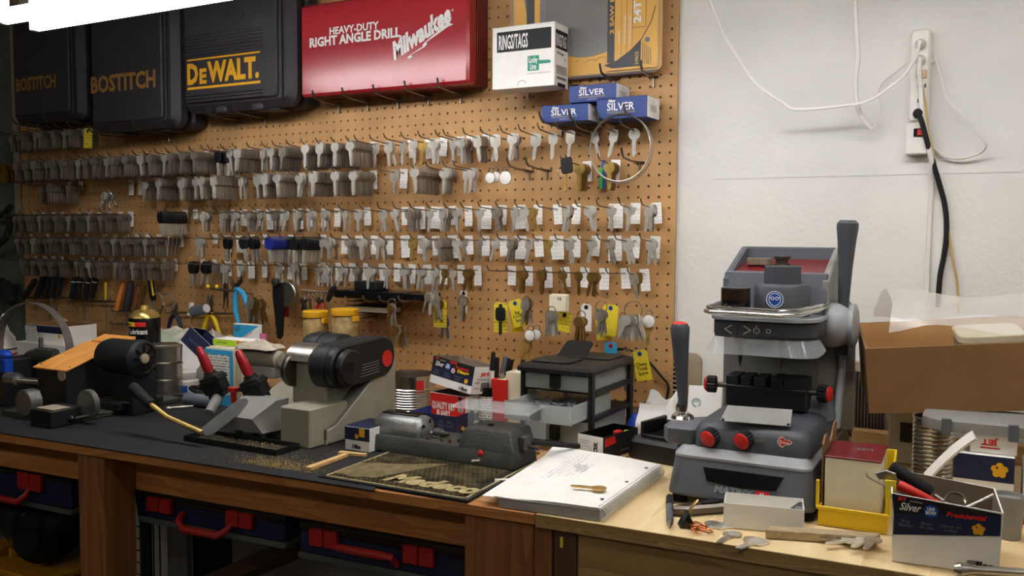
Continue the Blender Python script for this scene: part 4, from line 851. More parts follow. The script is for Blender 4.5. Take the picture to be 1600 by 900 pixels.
# ================================================================== small grinder with clear guard on the dusty mat
GX = Vector((-.93, 1.41, BZ+.0062)); lp = lambda px, py, y: at_y(px, py, y)-GX
a, b = B(572, 704), B(797, 743); rz = -.03
t = thing('key_grinder', 'small dark grey grinder with silver motor and clear guard standing on the mat', 'grinder', tuple(GX))
x0, x1 = a.x-GX.x, b.x-GX.x
g = G(); loft(g, [(rrect(x0, .002, x1, .105, .012, 3), 0), (rrect(x0+.002, .004, x1-.002, .10, .012, 3), .026), (rrect(x0+.005, .007, x1-.005, .097, .012, 3), .03)]); obj('base', g, 'machine_dark', t)
hb0, hb1 = lp(722, 700, 1.415).x, lp(790, 700, 1.415).x; ht = lp(760, 672, 1.42).z
g = G(); loft(g, [(rrect(hb0-.012, .005, x1-.002, .10, .006, 3), .028), (rrect(hb0, .012, x1-.012, .095, .006, 3), ht-.003), (rrect(hb0+.003, .015, x1-.015, .092, .006, 3), ht)]); obj('head_housing', g, 'machine_dark', t)
mcx0, mcx1 = lp(590, 672, 1.45).x, lp(660, 672, 1.45).x; mz = lp(625, 675, 1.44).z
fmx = frame((mcx0, .052, mz), (0, 1, 0), (0, 0, 1)); L_ = mcx1-mcx0
mo = obj('motor', G().lathe([(.018, 0), (.030, .003), (.034, .01), (.034, L_-.006), (.032, L_), (.026, L_+.004), (.018, L_+.008), (.009, L_+.012), (0, L_+.013)], 30, 0, fmx), 'motor_silver', t)
for k in range(6): a_ = 2*PI*k/6+.3; obj('motor_slot', G().rbox(-.003, -.006, 0, .003, .006, .001, .003, 0, 2, 0, fmx @ T(.022*math.cos(a_), .022*math.sin(a_), L_+.0062, rz=a_+PI/2)), 'black_gloss', mo)
obj('motor_label', G().box(mcx0+.012, .040, mz+.032, mcx1-.012, .064, mz+.0348, .0005), 'black_gloss', mo, 'black name plate on top')
obj('motor_cradle', G().box(mcx0+.005, .025, .0302, mcx1-.005, .08, mz-.028, .002).box(x0+.002, .03, .0302, mcx0-.002, .075, mz+.012, .003), 'machine_dark', t); obj('cord_gland', G().cyl((x0+.016, .05, mz+.0125), (x0+.016, .05, mz+.03), .011, .009), 'black_plastic', t)
obj('spindle', G().cyl((mcx1+.012, .052, mz), (mcx1+.034, .052, mz), .0045), 'steel', t); obj('arbor_post', G().box(mcx1+.020, .035, .0302, mcx1+.040, .065, mz-.001, .002).ring([(mcx1+.022, .052, mz+.002), (mcx1+.036, .052, mz+.002), (mcx1+.043, .052, mz+.002), (mcx1+.054, .052, mz+.002)], [.010, .011, .006, .003], 14), 'machine_dark', t)
wx = lp(715, 695, 1.45); obj('wheel', G().lathe([(.010, 0), (.023, .001), (.025, .004), (.025, .028), (.02, .03)], 26, 0, frame((hb0-.028, .052, wx.z), (0, 1, 0), (0, 0, 1))), 'black_plastic', t)
for px in (668, 690, 703): q = lp(px, 703, 1.43); obj('stud', G().cyl((q.x, .02, .0302), (q.x, .02, .037), .0028, n=10), 'brass_dark', t)
q = lp(749, 709, 1.41); obj('indicator_lamp', G().lathe([(.006, 0), (.005, .003), (0, .005)], 16, 0, frame((q.x, .0085-.004, q.z), (1, 0, 0), (0, 0, 1))), 'red', t, 'red indicator lamp')
q = lp(748, 720, 1.41); sw = obj('toggle_switch', G().lathe([(.007, 0), (.007, .003), (.004, .004)], 6, 0, frame((q.x, .006, q.z), (1, 0, 0), (0, 0, 1))).cyl((q.x, .003, q.z), (q.x-.011, -.008, q.z), .0022, .003, 8), 'steel', t)
q = lp(763, 664, 1.45); obj('oil_cap', G().lathe([(.006, ht), (.006, ht+.003), (.003, ht+.004)], 14, 0, T(q.x, .05, 0)), 'machine_black', t)
g = G(); gz = .112; sg = lambda u, v: Vector((hb0-.045+(x1-hb0+.04)*u, .045+.055*v, ht+.004+.03*math.sin(min(1, v*1.3+.12)*PI/2)*1.0))
g = G(); gw0, gw1 = hb0-.05, x1+.012
g.box(gw0, .108, ht-.03, gw1, .110, ht+.034, .0004); g.box(gw0, .03, ht+.0325, gw1, .1078, ht+.0342, .0004) if False else None
g.sheet(lambda u, v: Vector((gw0+(gw1-gw0)*u, .108-.07*v, ht+.034-.006*v*v)), 6, 4, .0014)
obj('clear_guard', g, 'clear_plastic', t, 'clear plastic swing guard')
q = lp(805, 690, 1.44); obj('side_bracket', G().box(x1-.004, .03, .03, x1+.008, .06, ht-.01, .002).cyl((x1+.008, .045, ht-.03), (x1+.03, .045, ht-.032), .003), 'machine_dark', t)
ca, cb = at_y(812, 691, 1.45), at_y(905, 697, 1.56); g = G().ring([ca, ca.lerp(cb, .3)+Vector((0, 0, .002)), ca.lerp(cb, .7), cb], .0052, 10); 
single('air_hose', g, 'black_rubber', 'black hose lying from the grinder towards the small open box of chains', 'hose')

# ================================================================== things standing on the left bench, far left to centre
def carton(name, label, base, wd, dep, h, mat_, cat='box', rz=0., closed=True, mats_in=None, tilt=None, group=None, th=.0012):
    mm = T(*base, rz=rz) if tilt is None else tilt
    t = thing(name, label, cat, mat=mm, group=group)
    g = G()
    if closed: g.box(0, 0, 0, wd, dep, h, .0012); obj('carton', g, mat_, t)
    else: g.tray(0, 0, 0, wd, dep, h, th, mi_in=1); obj('carton', g, [mat_, mats_in or 'cardboard_grey'], t)
    return t
def ilco_logo(p, x, y, w_, h_, m='print_black'):
    for k in range(4): p.rect(x+h_*.12*k*.5, y+h_*(.05+.26*k), x+w_*.30+h_*.12*k, y+h_*(.18+.26*k), m, h_*.06)
    p.text('Ilco', x+w_*.34, y, w_*.66, h_, m, .06, .25)
def key_head(p, x, y, r):
    for k in range(5): p.disc(x+r*.62*math.cos(k*2*PI/5+.3), y+r*.62*math.sin(k*2*PI/5+.3), r*.45, 'gold_print', 12)
    p.disc(x, y, r*.7, 'gold_print', 14).disc(x-r*.3, y+r*.35, r*.16, 'print_black', 10)
def brand_band(p, wd, h, y0):
    """black and navy key blank carton print"""
    p.rect(0, y0+(h-y0)*.42, wd, h, 'print_black').rect(0, y0, wd, y0+(h-y0)*.42, 'navy')
    H = h-y0
    p.text('JET', wd*.05, y0+H*.84, wd*.10, H*.12, 'red_print', .06).text('exclusives', wd*.17, y0+H*.84, wd*.14, H*.06, 'print_white')
    p.text('Silver', wd*.07, y0+H*.52, wd*.20, H*.26, 'print_white', .02, .25).disc(wd*.38, y0+H*.64, H*.19, 'blue', 20).text('UNI\nBOW', wd*.33, y0+H*.54, wd*.10, H*.22, 'print_white', .05)
    p.text('TEAM', wd*.40, y0+H*.84, wd*.18, H*.13, 'red_print', .06).text('Presidential', wd*.57, y0+H*.66, wd*.30, H*.14, 'red_print', .03, .2).text('Dino+', wd*.62, y0+H*.46, wd*.28, H*.18, 'yellow', .07)
    p.disc(wd*.52, y0+H*.50, H*.13, 'print_white', 14).disc(wd*.52, y0+H*.50, H*.08, 'pink', 12)
    for i, s in enumerate(('Key\nBlanks', 'Blanc\nde cles', 'Llaves sin\nacabar')): p.text(s, wd*(.06+.25*i), y0+H*.08, wd*(.16+.03*(i == 2)), H*.26, 'print_grey', .01)
    key_head(p, wd*.86, y0+H*.16, H*.13)

# spray bottle, cartons and belt at the far left
b = B(9, 585); t = thing('spray_bottle', 'white spray bottle with red and black label bands at the far left edge', 'bottle', tuple(b)); k = at_y(9, 512, b.y).z-BZ
obj('bottle_body', G().lathe([(.03, 0), (.033, .004), (.033, k*.62), (.028, k*.80), (.014, k*.93), (.012, k)], 24), 'white_plastic', t)
for z, hh, m_ in ((.30, .05, 'print_black'), (.42, .05, 'red_print'), (.54, .03, 'print_black')): obj('label_band', G().lathe([(.0333, k*z), (.0333, k*(z+hh))], 24, caps=False), m_, t)
obj('spray_nozzle', G().cyl((0, 0, k+.0003), (0, 0, k+.02), .010, .007, 12).ring([(0, 0, k+.015), (-.01, 0, k+.03), (.035, -.02, k+.04)], .007, 8), 'white_plastic', t)
Yw = 1.90
def back_box(name, label, px0, px1, pyt, y, dep, mat_, cat='box', z0=BZ, closed=True, mi=None):
    a, c = at_y(px0, pyt, y), at_y(px1, pyt, y); return carton(name, label, (a.x, y, z0), c.x-a.x, dep, a.z-z0, mat_, cat, closed=closed, mats_in=mi), c.x-a.x, a.z-z0
t, wd, h = back_box('white_carton', 'long white carton at the wall behind the old black machine', 24, 116, 533, 1.74, .20, 'white_card'); zt = BZ+h
t, wd, h2 = back_box('blank_key_carton', 'open navy and white carton on the long white carton, far left', 40, 98, 506, 1.78, .12, 'white_card', z0=zt, closed=False, mi='kraft'); p = Print((0, 0, 0), (1, 0, 0), (0, 0, 1)); p.rect(0, h2*.55, wd, h2*.98, 'navy'); key_head(p, wd*.9, h2*.4, .006); p.build(t)
a = at_y(30, 528, 1.73); single('printed_slip', G().box(0, 0, 0, .058, .001, at_y(30, 509, 1.73).z-zt), 'label_print', 'white printed slip leaning against the navy carton at far left', 'paper', mat=T(a.x, 1.755, zt, .1))
single('kraft_flap', G().sheet(lambda u, v: Vector((u*.10, v*.07, .03*math.sin(u*2.5)+.03*v)), 6, 3, .001), 'kraft_light', 'brown paper flap curling over the carton at far left', 'paper', mat=T(at_y(30, 515, 1.82).x, 1.86, zt+.0005))
# belt hoop
c = at_y(32, 545, 1.56); g = G(); rx, rz_ = abs(at_y(88, 545, 1.56).x-c.x), at_y(36, 476, 1.56).z-c.z
pts = [(rx*math.cos(a), rz_*math.sin(a)) for a in [(-.55+k*4.1/26) for k in range(27)]]
lo_ = min(p[1] for p in pts)
g.sheet(lambda u, v: Vector((pts[min(26, int(round(u*26)))][0], -.012+.024*v, pts[min(26, int(round(u*26)))][1])), 26, 1, .003)
single('sanding_belt', g, 'belt', 'wide grey belt standing as an arch behind the old black machine', 'belt', mat=T(c.x, 1.60, c.z))
# lubricant can
b = B(228, 604); t = thing('lubricant_can', 'black spray can with yellow band and white lettering in front of the scissors', 'spray can', tuple(b)); y = b.y
r = (at_y(246, 530, y).x-at_y(209, 530, y).x)/2*.87; z1_, z2_ = at_y(228, 496, y).z-BZ, at_y(226, 484, y).z-BZ
obj('can_body', G().lathe([(r*.96, 0), (r, .003), (r, z1_-.004), (r*.97, z1_)], 28), 'black_gloss', t)
obj('can_top', G().lathe([(r*.97, z1_+.0003), (r*.95, z1_+.006), (r*.7, z2_-.004), (r*.55, z2_), (r*.3, z2_+.001), (r*.25, z2_+.012), (0, z2_+.014)], 28), 'brass', t)
def wrap_text(parent, s, R_, zc, w_, h_, m, a0, bold=.02, name='lettering'):
    vs, fs = text_mesh(s, bold); g = G(); g.add([((R_+.0006)*math.sin(a0+(x-.5)*w_/R_), -(R_+.0006)*math.cos(a0+(x-.5)*w_/R_), zc+(y_-.5)*h_) for x, y_ in vs], fs); return obj(name, g, m, parent, smooth=0)
g = G().lathe([(r+.0004, z1_*.885), (r+.0004, z1_*.95)], 12, 0, None, -PI/2-.9, -PI/2+.25, caps=False); obj('label_band', g, 'yellow', t); g = G().lathe([(r+.0004, z1_*.885), (r+.0004, z1_*.95)], 6, 0, None, -PI/2+.25, -PI/2+.95, caps=False); obj('label_band', g, 'red_print', t)
wrap_text(t, 'Power', r+.0003, z1_*.917, .026, .007, 'print_black', -.35); wrap_text(t, 'Lubricant', r, z1_*.815, .054, .015, 'print_white', .42, .03)
for k in range(4): wrap_text(t, 'cleans protects and loosens', r, z1_*(.70-.045*k), .045, .004, 'print_grey', .3)
# rags
def rag(name, label, c, rx, ry, h, mat_, seed, cat='cloth', n=14, th=.002):
    rs = random.Random(seed); ph = [rs.uniform(0, 6.28) for _ in range(6)]
    def f(u, v):
        x, y = (u-.5)*2, (v-.5)*2; e = max(0, 1-max(abs(x), abs(y))**2.2)
        z = h*(e**.7)*(.75+.25*math.sin(4*x+ph[0])*math.cos(3.2*y+ph[1]))+.12*h*math.sin(9*x+ph[2]+2*y)*e+.08*h*math.sin(11*y+ph[3]+3*x)*e
        return Vector((x*rx*(1+.12*math.sin(4*y+ph[4])), y*ry*(1+.12*math.sin(4*x+ph[5])), z+.003))
    return single(name, G().sheet(f, n, n, th), mat_, label, cat, mat=T(*c), smooth=80)
bx = carton('brown_carton', 'low brown carton at the wall under the patterned rag', (at_y(225, 560, 1.80).x, 1.84, BZ), .17, .10, at_y(240, 545, 1.74).z-BZ, 'kraft')
zt = at_y(240, 545, 1.74).z
c = at_y(240, 540, 1.80); rag('patterned_rag', 'green and cream patterned rag heaped behind the chrome canister', (c.x, 1.87, zt+.0005), .105, .065, at_y(250, 512, 1.8).z-zt, 'rag', 3)
c = at_y(290, 540, 1.80); rag('work_glove', 'beige knitted work glove crumpled beside the patterned rag', (c.x+.01, 1.90, zt+.0005), .05, .04, at_y(290, 520, 1.8).z-zt, 'glove_grey', 5)
# chrome canister
b = B(258, 618); t = thing('stacked_canister', 'three tier chrome canister with brass knobs beside the old black machine', 'canister', tuple(b)); r = (at_y(277, 580, b.y).x-at_y(239, 580, b.y).x)/2*.97; H = at_y(258, 537, b.y).z-BZ
z = 0
for k in range(3):
    hh = H/3.1; top = k == 2
    tier = obj('tier', G().lathe([(r*.93, z), (r, z+.004), (r, z+hh-.006), (r*1.03, z+hh-.005), (r*1.03, z+hh-.001), (r*.9, z+hh)] + ([(r*.8, z+hh+.004), (0, z+hh+.006)] if top else []), 30), 'steel', t)
    if k < 2: obj('tier_knob', G().ball((r*-.5, -r*.92, z+hh*.55), .0085, 12, 8), 'brass_dark', tier, 'brass knob')
    z += hh+.0004
# pill bottle
b = B(290, 614); t = thing('pill_bottle', 'small white pill bottle with blue label beside the chrome canister', 'bottle', tuple(b)); r = (at_y(295, 600, b.y).x-at_y(268, 600, b.y).x)/2; H = at_y(281, 579, b.y).z-BZ
obj('bottle_body', G().lathe([(r*.9, 0), (r, .003), (r, H*.58), (r*.8, H*.68)], 24), 'white_plastic', t); obj('bottle_cap', G().lathe([(r*.86, H*.685), (r*.88, H*.70), (r*.88, H*.98), (r*.8, H)], 24), 'white_plastic', t)
obj('label_wrap', G().lathe([(r+.0004, H*.1), (r+.0004, H*.42)], 12, 0, None, -PI*.5-.5, -PI*.5+1., caps=False), 'blue', t)
# open navy box tilted on its back
o, a_, u_ = at_y(318, 592, 1.60), at_y(278, 535, 1.60), at_y(322, 520, 1.72)
b0 = at_y(330, 600, 1.62); f0 = frame((b0.x+.01, 1.60, BZ+.0006+.0), (.62, -.1, -.55), (.55, .25, .72))
t = thing('open_navy_box', 'open navy and white box tipped on its corner between canister and index cards', 'box', mat=T(at_y(305, 568, 1.76).x, 1.76, at_y(305, 568, 1.76).z+.008) @ Matrix.Rotation(.1, 4, 'Z') @ Matrix.Rotation(.62, 4, 'Y') @ Matrix.Rotation(-.25, 4, 'X'))
wd, dep, h = .095, .075, .125
obj('carton', G(T(-.05, -.045, -.048)).tray(0, 0, 0, wd, dep, h, .0015, mi_in=1), ['white_card', 'navy'], t); p = Print((-.05, -.0452, -.048), (1, 0, 0), (0, 0, 1)); p.rect(0, h*.62, wd, h, 'navy').text('key blanks', wd*.2, h*.75, wd*.6, h*.08, 'print_grey'); p.build(t)
p = Print((-.05, .0435, -.03), (1, 0, 0), (0, 0, 1), ); 
# index cards
a, c2 = B(318, 603), B(362, 606); y = a.y-.02
q0, q1, q2 = at_y(320, 560, 1.60), at_y(358, 560, 1.60), at_y(318, 541, 1.60)
t = thing('index_card_box', 'stack of cream index cards with a blue bordered chart facing front', 'card box', (q0.x, 1.60, BZ)); wd = at_y(362, 560, 1.60).x-q0.x; h = q2.z-BZ
for k in range(7): obj('card', G().box(.001*k, .004+k*.012, 0, wd+.016*0+.001*k, .004+k*.012+.0105, h-.002+.0015*(k % 3)), 'cream', t)
obj('chart_card', G().box(0, 0, 0, wd, .003, h-.006), 'cyan_print', t, 'blue bordered chart'); p = Print((0, 0, 0), (1, 0, 0), (0, 0, 1)); p.rect(wd*.06, h*.2, wd*.92, h*.88, 'index_print')
for k in range(6): p.rect(wd*.1, h*(.28+.1*k), wd*.88, h*(.283+.1*k), 'print_grey')
p.build(t, 'chart_print'); h_ = h
a, c2 = at_y(334, 545, 1.63), at_y(390, 545, 1.63); t2 = thing('highlighted_pad', 'pad with lime strip and orange flags lying on the index cards', 'notepad', (a.x, 1.628, BZ+h+.002)); z2_ = at_y(334, 530, 1.63).z-BZ-h
obj('pad', G().box(0, 0, 0, c2.x-a.x, .05, max(.012, z2_)), 'white_card', t2); wq = c2.x-a.x; p = Print((0, 0, 0), (1, 0, 0), (0, 0, 1)); p.rect(0, 0, wq*.66, z2_, 'lime').rect(wq*.67, 0, wq*.75, z2_, 'orange_print').rect(wq*.76, 0, wq*.82, z2_*.9, 'yellow_print').rect(wq*.83, 0, wq*.97, z2_, 'orange_print').text('call back', wq*.1, z2_*.3, wq*.3, z2_*.35, 'print_black'); p.build(t2)
a, c2, d2 = at_y(366, 560, 1.80), at_y(405, 560, 1.80), at_y(366, 505, 1.80); t2 = thing('greeting_envelope', 'blue and white card standing behind the index cards', 'card', (a.x, 1.80, BZ)); wd, h = c2.x-a.x, d2.z-BZ
obj('card', G().box(0, 0, 0, wd, .012, h, .0005), 'paper', t2); p = Print((0, 0, 0), (1, 0, 0), (0, 0, 1)); hb = at_y(366, 536, 1.8).z-BZ; p.poly([(0, hb), (wd, h*.985), (0, h*.985)], 'cyan_print').text('Quick\nOpen', wd*.08, h*.86, wd*.25, h*.08, 'print_black', .02, 0, .45).line([(wd*.3, hb+.012), (wd*.75, h*.89)], .0012, 'red_print'); p.build(t2)
a = at_y(406, 560, 1.78); single('pink_folder', G().box(0, 0, 0, .022, .003, at_y(406, 521, 1.78).z-BZ), 'pink', 'narrow pink folder standing beside the blue and white card', 'folder', mat=T(a.x, 1.78, BZ))
# beige glove over the gauge drum
c = at_y(398, 548, 1.56); rag('leather_glove', 'tan leather glove draped over the beige gauge drum', (c.x+.0, 1.575, at_y(400, 552, 1.56).z+.008), .055, .03, .022, 'glove_grey', 11)
# tin can
b = B(637, 650); t = thing('tin_can', 'empty ribbed tin can with a painted red reflection beside the key blank cartons', 'can', (b.x, b.y+.02, BZ)); y = b.y+.02
r = (at_y(668, 610, y).x-at_y(606, 610, y).x)/2; H = at_y(637, 590, y-r).z-BZ
pr = [(r*.97, .0), (r, .001), (r, .004), (r*.97, .006), (r*.97, .012)]
for k in range(9): z = .014+k*(H-.045)/9; s_ = (H-.045)/9; pr += [(r*.955, z), (r*.99, z+s_*.35), (r*.99, z+s_*.65), (r*.955, z+s_)]
pr += [(r*.97, H-.008), (r*.985, H-.004), (r*1.0, H-.002), (r, H), (r*.955, H), (r*.945, H-.006), (r*.945, .003), (0, .003)]
obj('can_body', G().lathe(pr, 44), 'tin', t); obj('painted_reflection', G().lathe([(r*.973, H-.042), (r*.973, H-.010)], 4, 0, None, -PI/2+.75, -PI/2+1.1, caps=False), 'red_print', t, 'painted red reflection')  # red strip is a reflection in the tin, put on as colour
# key blank carton stack
a, c2 = B(672, 652), B(742, 668); y0 = a.y; d_ = Vector((1, -.28, 0)).normalized()
a = at_y(672, 640, 1.66); rz = -.16
wd = .105; 
P0 = at_y(672, 648, 1.66)
H1 = at_y(672, 612, 1.66).z-BZ
t = carton('red_key_carton', 'open red key blank carton, lower of two stacked beside the tin can', (P0.x, 1.66, BZ), wd, .10, H1, 'white_card', rz=rz, closed=False, mats_in='cardboard_grey')
p = Print((0, 0, 0), (1, 0, 0), (0, 0, 1)); p.rect(0, 0, wd, H1*.99, 'red_print').text('QUALITY KEY\nBLANKS', wd*.06, H1*.35, wd*.66, H1*.42, 'print_white', .04)
p.disc(wd*.87, H1*.62, wd*.075, 'print_white', 14, wd*.05).disc(wd*.87, H1*.62, wd*.04, 'print_black', 12).disc(wd*.87, H1*.62, wd*.02, 'print_white', 10).rect(wd*.81, H1*.72, wd*.9, H1*.99, 'print_black'); p.build(t)
p = Print((wd, 0, 0), (0, 1, 0), (0, 0, 1)); p.rect(.02, H1*.3, .05, H1*.5, 'print_grey').text('A1D', .03, H1*.6, .02, .008, 'print_black').rect(.055, H1*.2, .08, H1*.7, 'print_grey'); p.build(t, 'end_print')
A_ = at_y(671, 598, 1.655); Cc = at_y(735, 618, 1.635); up_ = Vector((-.02, .12, 1))
fr_ = frame(A_+Vector((0, 0, .002)), Cc-A_, up_); wd = (Cc-A_).length*1.0; h = (at_y(676, 556, 1.66)-A_).length
t = carton('blank_key_carton', 'black and white key blank carton with bright logos tilted on the red carton', None, wd, 0, h, 'white_card', closed=True, tilt=fr_ @ Matrix(((1, 0, 0, 0), (0, 0, 1, 0), (0, -1, 0, 0), (0, 0, 0, 1))), ) if False else thing('blank_key_carton', 'black and white key blank carton with bright logos tilted on the red carton', 'box', mat=fr_)
obj('carton', G().add([(0, 0, 0), (wd, 0, 0), (wd, h, 0), (0, h, 0), (0, 0, -.085), (wd, 0, -.085), (wd, h, -.085), (0, h, -.085)], [(0, 1, 2, 3), (5, 4, 7, 6), (4, 0, 3, 7), (1, 5, 6, 2), (4, 5, 1, 0)]).add([(.001, h*.7, -.001), (wd-.001, h*.7, -.001), (wd-.001, h*.7, -.084), (.001, h*.7, -.084)], [(0, 1, 2, 3)], 1).add([(0.001, .7*h, -.001), (.001, .7*h, -.084), (.001, h, -.084), (.001, h, -.001)], [(0, 1, 2, 3)], 1).add([(.001, .7*h, -.084), (wd-.001, .7*h, -.084), (wd-.001, h, -.084), (.001, h, -.084)], [(0, 1, 2, 3)], 1), ['white_card', 'cardboard_grey'], t)
p = Print((0, 0, 0), (1, 0, 0), (0, 1, 0)); brand_band(p, wd, h, h*.30); ilco_logo(p, wd*.70, h*.06, wd*.22, h*.13); p.build(t)
p = Print((wd, 0, 0), (0, 0, -1), (0, 1, 0)); p.text('JET', .022, h*.62, .034, h*.16, 'red_print', .06).rect(.012, h*.54, .07, h*.56, 'print_grey').rect(.018, h*.49, .06, h*.505, 'print_grey').text('AZ', .008, h*.38, .016, h*.07, 'print_black', .03).rect(.03, h*.1, .075, h*.42, 'print_grey').rect(.008, h*.2, .025, h*.22, 'print_black'); p.build(t, 'end_print')
# blue open box of brass keys behind the grinder
a, c2 = at_y(600, 660, 1.56), at_y(690, 682, 1.56); 
P0 = Vector((at_y(640, 668, 1.585).x, 1.585, BZ)); h = at_y(660, 645, 1.585).z-BZ; wd = at_y(712, 660, 1.585).x-P0.x
t = carton('blue_key_box', 'open navy box of loose brass keys between the tin can and grinder', tuple(P0), wd, .075, h, 'navy', closed=False, mats_in='blue_card')
p = Print((0, 0, 0), (1, 0, 0), (0, 0, 1)); p.text('Key\nBlanks', wd*.62, h*.5, wd*.14, h*.3, 'print_grey').text('Blanc\nde cles', wd*.80, h*.5, wd*.14, h*.3, 'print_grey').rect(0, 0, wd, h*.25, 'print_white'); p.build(t)
KEYBOX = (P0.x, 1.585, wd, .075, h)
# small blue and white box left of grinder
a, c2 = B(533, 706), B(576, 712); wd = c2.x-a.x+.02; h = at_y(535, 670, a.y).z-BZ
t = carton('small_key_box', 'small blue and white carton with a gold key picture left of the grinder', (a.x, a.y+.012, BZ+.003), .062, .08, h, 'white_card')
p = Print((0, 0, 0), (1, 0, 0), (0, 0, 1)); p.rect(0, h*.45, .062, h, 'navy').rect(.036, h*.62, .05, h*.98, 'gold_print'); key_head(p, .03, h*.62, .005); ilco_logo(p, .018, h*.1, .022, h*.18); p.build(t); obj('lid', G().box(.001, .001, h+.0008, .061, .079, h+.0022, .0004), 'navy', t)
# shims
for i, (p0, p1) in enumerate((((482, 738), (541, 716)), ((530, 712), (572, 716)))):
    a, c2 = B(*p0), B(*p1); L_ = (c2-a).length
    single('wood_shim', G().prism([(0, -.006), (L_, -.005), (L_, .005), (0, .007)], 0, .007-.001*i, .0006), 'pine', ('long pale wood shim lying in brass dust by the mat', 'short pale wood shim in front of the small blue carton')[i], 'wood strip', mat=T(a.x, a.y, BZ+.003, rz=math.atan2(c2.y-a.y, c2.x-a.x)))
# brass dust on the rubber sheet
g = G(); rs = random.Random(4)
for k in range(4200):
    f = rs.random(); x_ = rs.gauss(430, 34); q = B(x_, 729+(x_-430)*.10+rs.gauss(0, 5.5)) if f < .8 else B(400+rs.gauss(45, 45), 718+rs.gauss(0, 12)); s = rs.uniform(.0006, .0020); a = rs.uniform(0, 6)
    if (FL.inverted() @ q).y < .024: continue
    g.add([(q.x, q.y, BZ+.0029), (q.x+s*math.cos(a), q.y+s*math.sin(a), BZ+.0029), (q.x+s*math.cos(a+1.3), q.y+s*math.sin(a+1.3), BZ+.0042)], [(0, 1, 2)])
o = single('brass_filings', g, 'brass_dust', 'scatter of brass filings on the rubber sheet before the beige duplicator', 'filings', smooth=0); o['kind'] = 'stuff'
# loose small tools behind the lever
rs = random.Random(12)
for i, (px, py, L_, ang, m_, lab) in enumerate(((300, 622, .10, .25, 'steel', 'thin steel screwdriver shaft lying behind the lever grip'), (262, 628, .05, -.3, 'red', 'small red handled tool lying under the beige duplicator vises'), (285, 640, .05, .9, 'nickel', 'loose nickel key lying behind the bright lever rod'), (312, 634, .045, -.6, 'brass_dark', 'loose brass key lying beside the duplicator bed'))):
    q = B(px, py); single('loose_tool' if i < 2 else 'loose_key', G().ring([(-L_/2, 0, .004), (0, 0, .004), (L_/2, 0, .004)], [.002, .0035, .002], 8).ring([(-L_/2+.006*math.cos(a*PI/5)-.005, .006*math.sin(a*PI/5), .0035) for a in range(10)], .002, 6, True), m_, lab, 'tool' if i < 2 else 'key', mat=T(q.x, q.y, BZ+.0032, rz=ang))
b = B(312, 637); single('grey_grip_tool', G().ring([(-.05, 0, .016), (-.04, 0, .016), (.04, 0, .016), (.05, 0, .016)], [.008, .016, .016, .010], 16), 'grey_grip', 'dark grey rounded handle lying below the left red knobbed vise', 'handle', mat=T(b.x, b.y, BZ+.003, rz=.1))
c = at_y(290, 612, 1.52); q = B(303, 622); single('cable_loop', G().ring([(.05*math.cos(a*PI/9)*1., .02*math.sin(a*PI/9), .006+.014*(1-math.cos(a*PI/9))*.5) for a in range(18)], .0055, 8, True), 'black_rubber', 'loop of black cable lying beside the pill bottle', 'cable', mat=T(q.x+.02, q.y+.02, BZ+.003))

# marker jar, red and cream books
b = B(762, 668); y = 1.70; a, c2 = at_y(750, 640, y), at_y(782, 640, y); r = (c2.x-a.x)/2; cxj = (a.x+c2.x)/2; H = at_y(765, 603, y).z-BZ
t = thing('marker_jar', 'white banded black jar holding marker pens behind the red book', 'jar', (cxj, y, BZ))
obj('jar_body', G().lathe([(r*.95, 0), (r, .003), (r, H), (r*.9, H), (r*.9, .004), (0, .004)], 24), 'black_gloss', t); obj('jar_label', G().lathe([(r+.0004, H*.28), (r+.0004, H*.8)], 24, caps=False), 'label_print', t)
def marker(px0, py0, px1, py1, y, body, cap, lab):
    p1 = at_y(px1, py1, y); p0 = at_y(px0, py0, y); d = (p1-p0).normalized(); L_ = (p1-p0).length; p0 = Vector((p0.x, y, max(p0.z, BZ+.006)))
    t = thing('marker_pen', lab, 'pen', tuple(p0)); q = p1-p0
    obj('pen_body', G().ring([Vector(), q*.02, q*.68], [.004, .0055, .0055], 12), body, t); obj('pen_cap', G().ring([q*.685, q*.70, q*.96, q], [.006, .0062, .005, .0035], 12), cap, t)
marker(765, 640, 771, 550, y-.006, 'white_plastic', 'black_plastic', 'white marker with long black cap standing tallest in the jar')
marker(772, 640, 777, 558, y+.008, 'black_plastic', 'black_plastic', 'all black marker standing behind the tallest white one')
marker(774, 640, 790, 556, y+.012, 'machine_grey', 'grey_grip', 'grey marker standing right of the black one in the jar')
marker(782, 640, 800, 562, 1.745, 'white_plastic', 'black_plastic', 'white marker with black cap leaning behind the cream book')
marker(778, 640, 795, 560, 1.73, 'yellow_tag', 'black_plastic', 'pale yellow marker with black cap leaning left of the white one')
marker(800, 640, 818, 562, 1.75, 'black_plastic', 'black_plastic', 'dark marker leaning rightmost behind the drawer unit')
def book(name, label, px0, px1, pyt, y, dep, mat_, rz):
    a, c2 = at_y(px0, 640, y), at_y(px1, 640, y); h = at_y(px0, pyt, y).z-BZ; w_ = c2.x-a.x; t = thing(name, label, 'book', (a.x, y, BZ), rz)
    obj('cover', G().box(0, 0, 0, w_, .003, h, .0006).box(0, .0031, 0, .0025, dep, h, .0006).box(w_-.0025, .0031, 0, w_, dep, h, .0006), mat_, t); obj('pages', G().box(.003, .0035, .003, w_-.003, dep-.003, h-.003), 'cream', t)
book('red_book', 'thick red book standing between marker jar and cream book', 767, 790, 592, 1.68, .08, 'red', .0)
book('cream_book', 'cream covered book standing against the black drawer unit', 790, 813, 581, 1.69, .08, 'cream', .0)

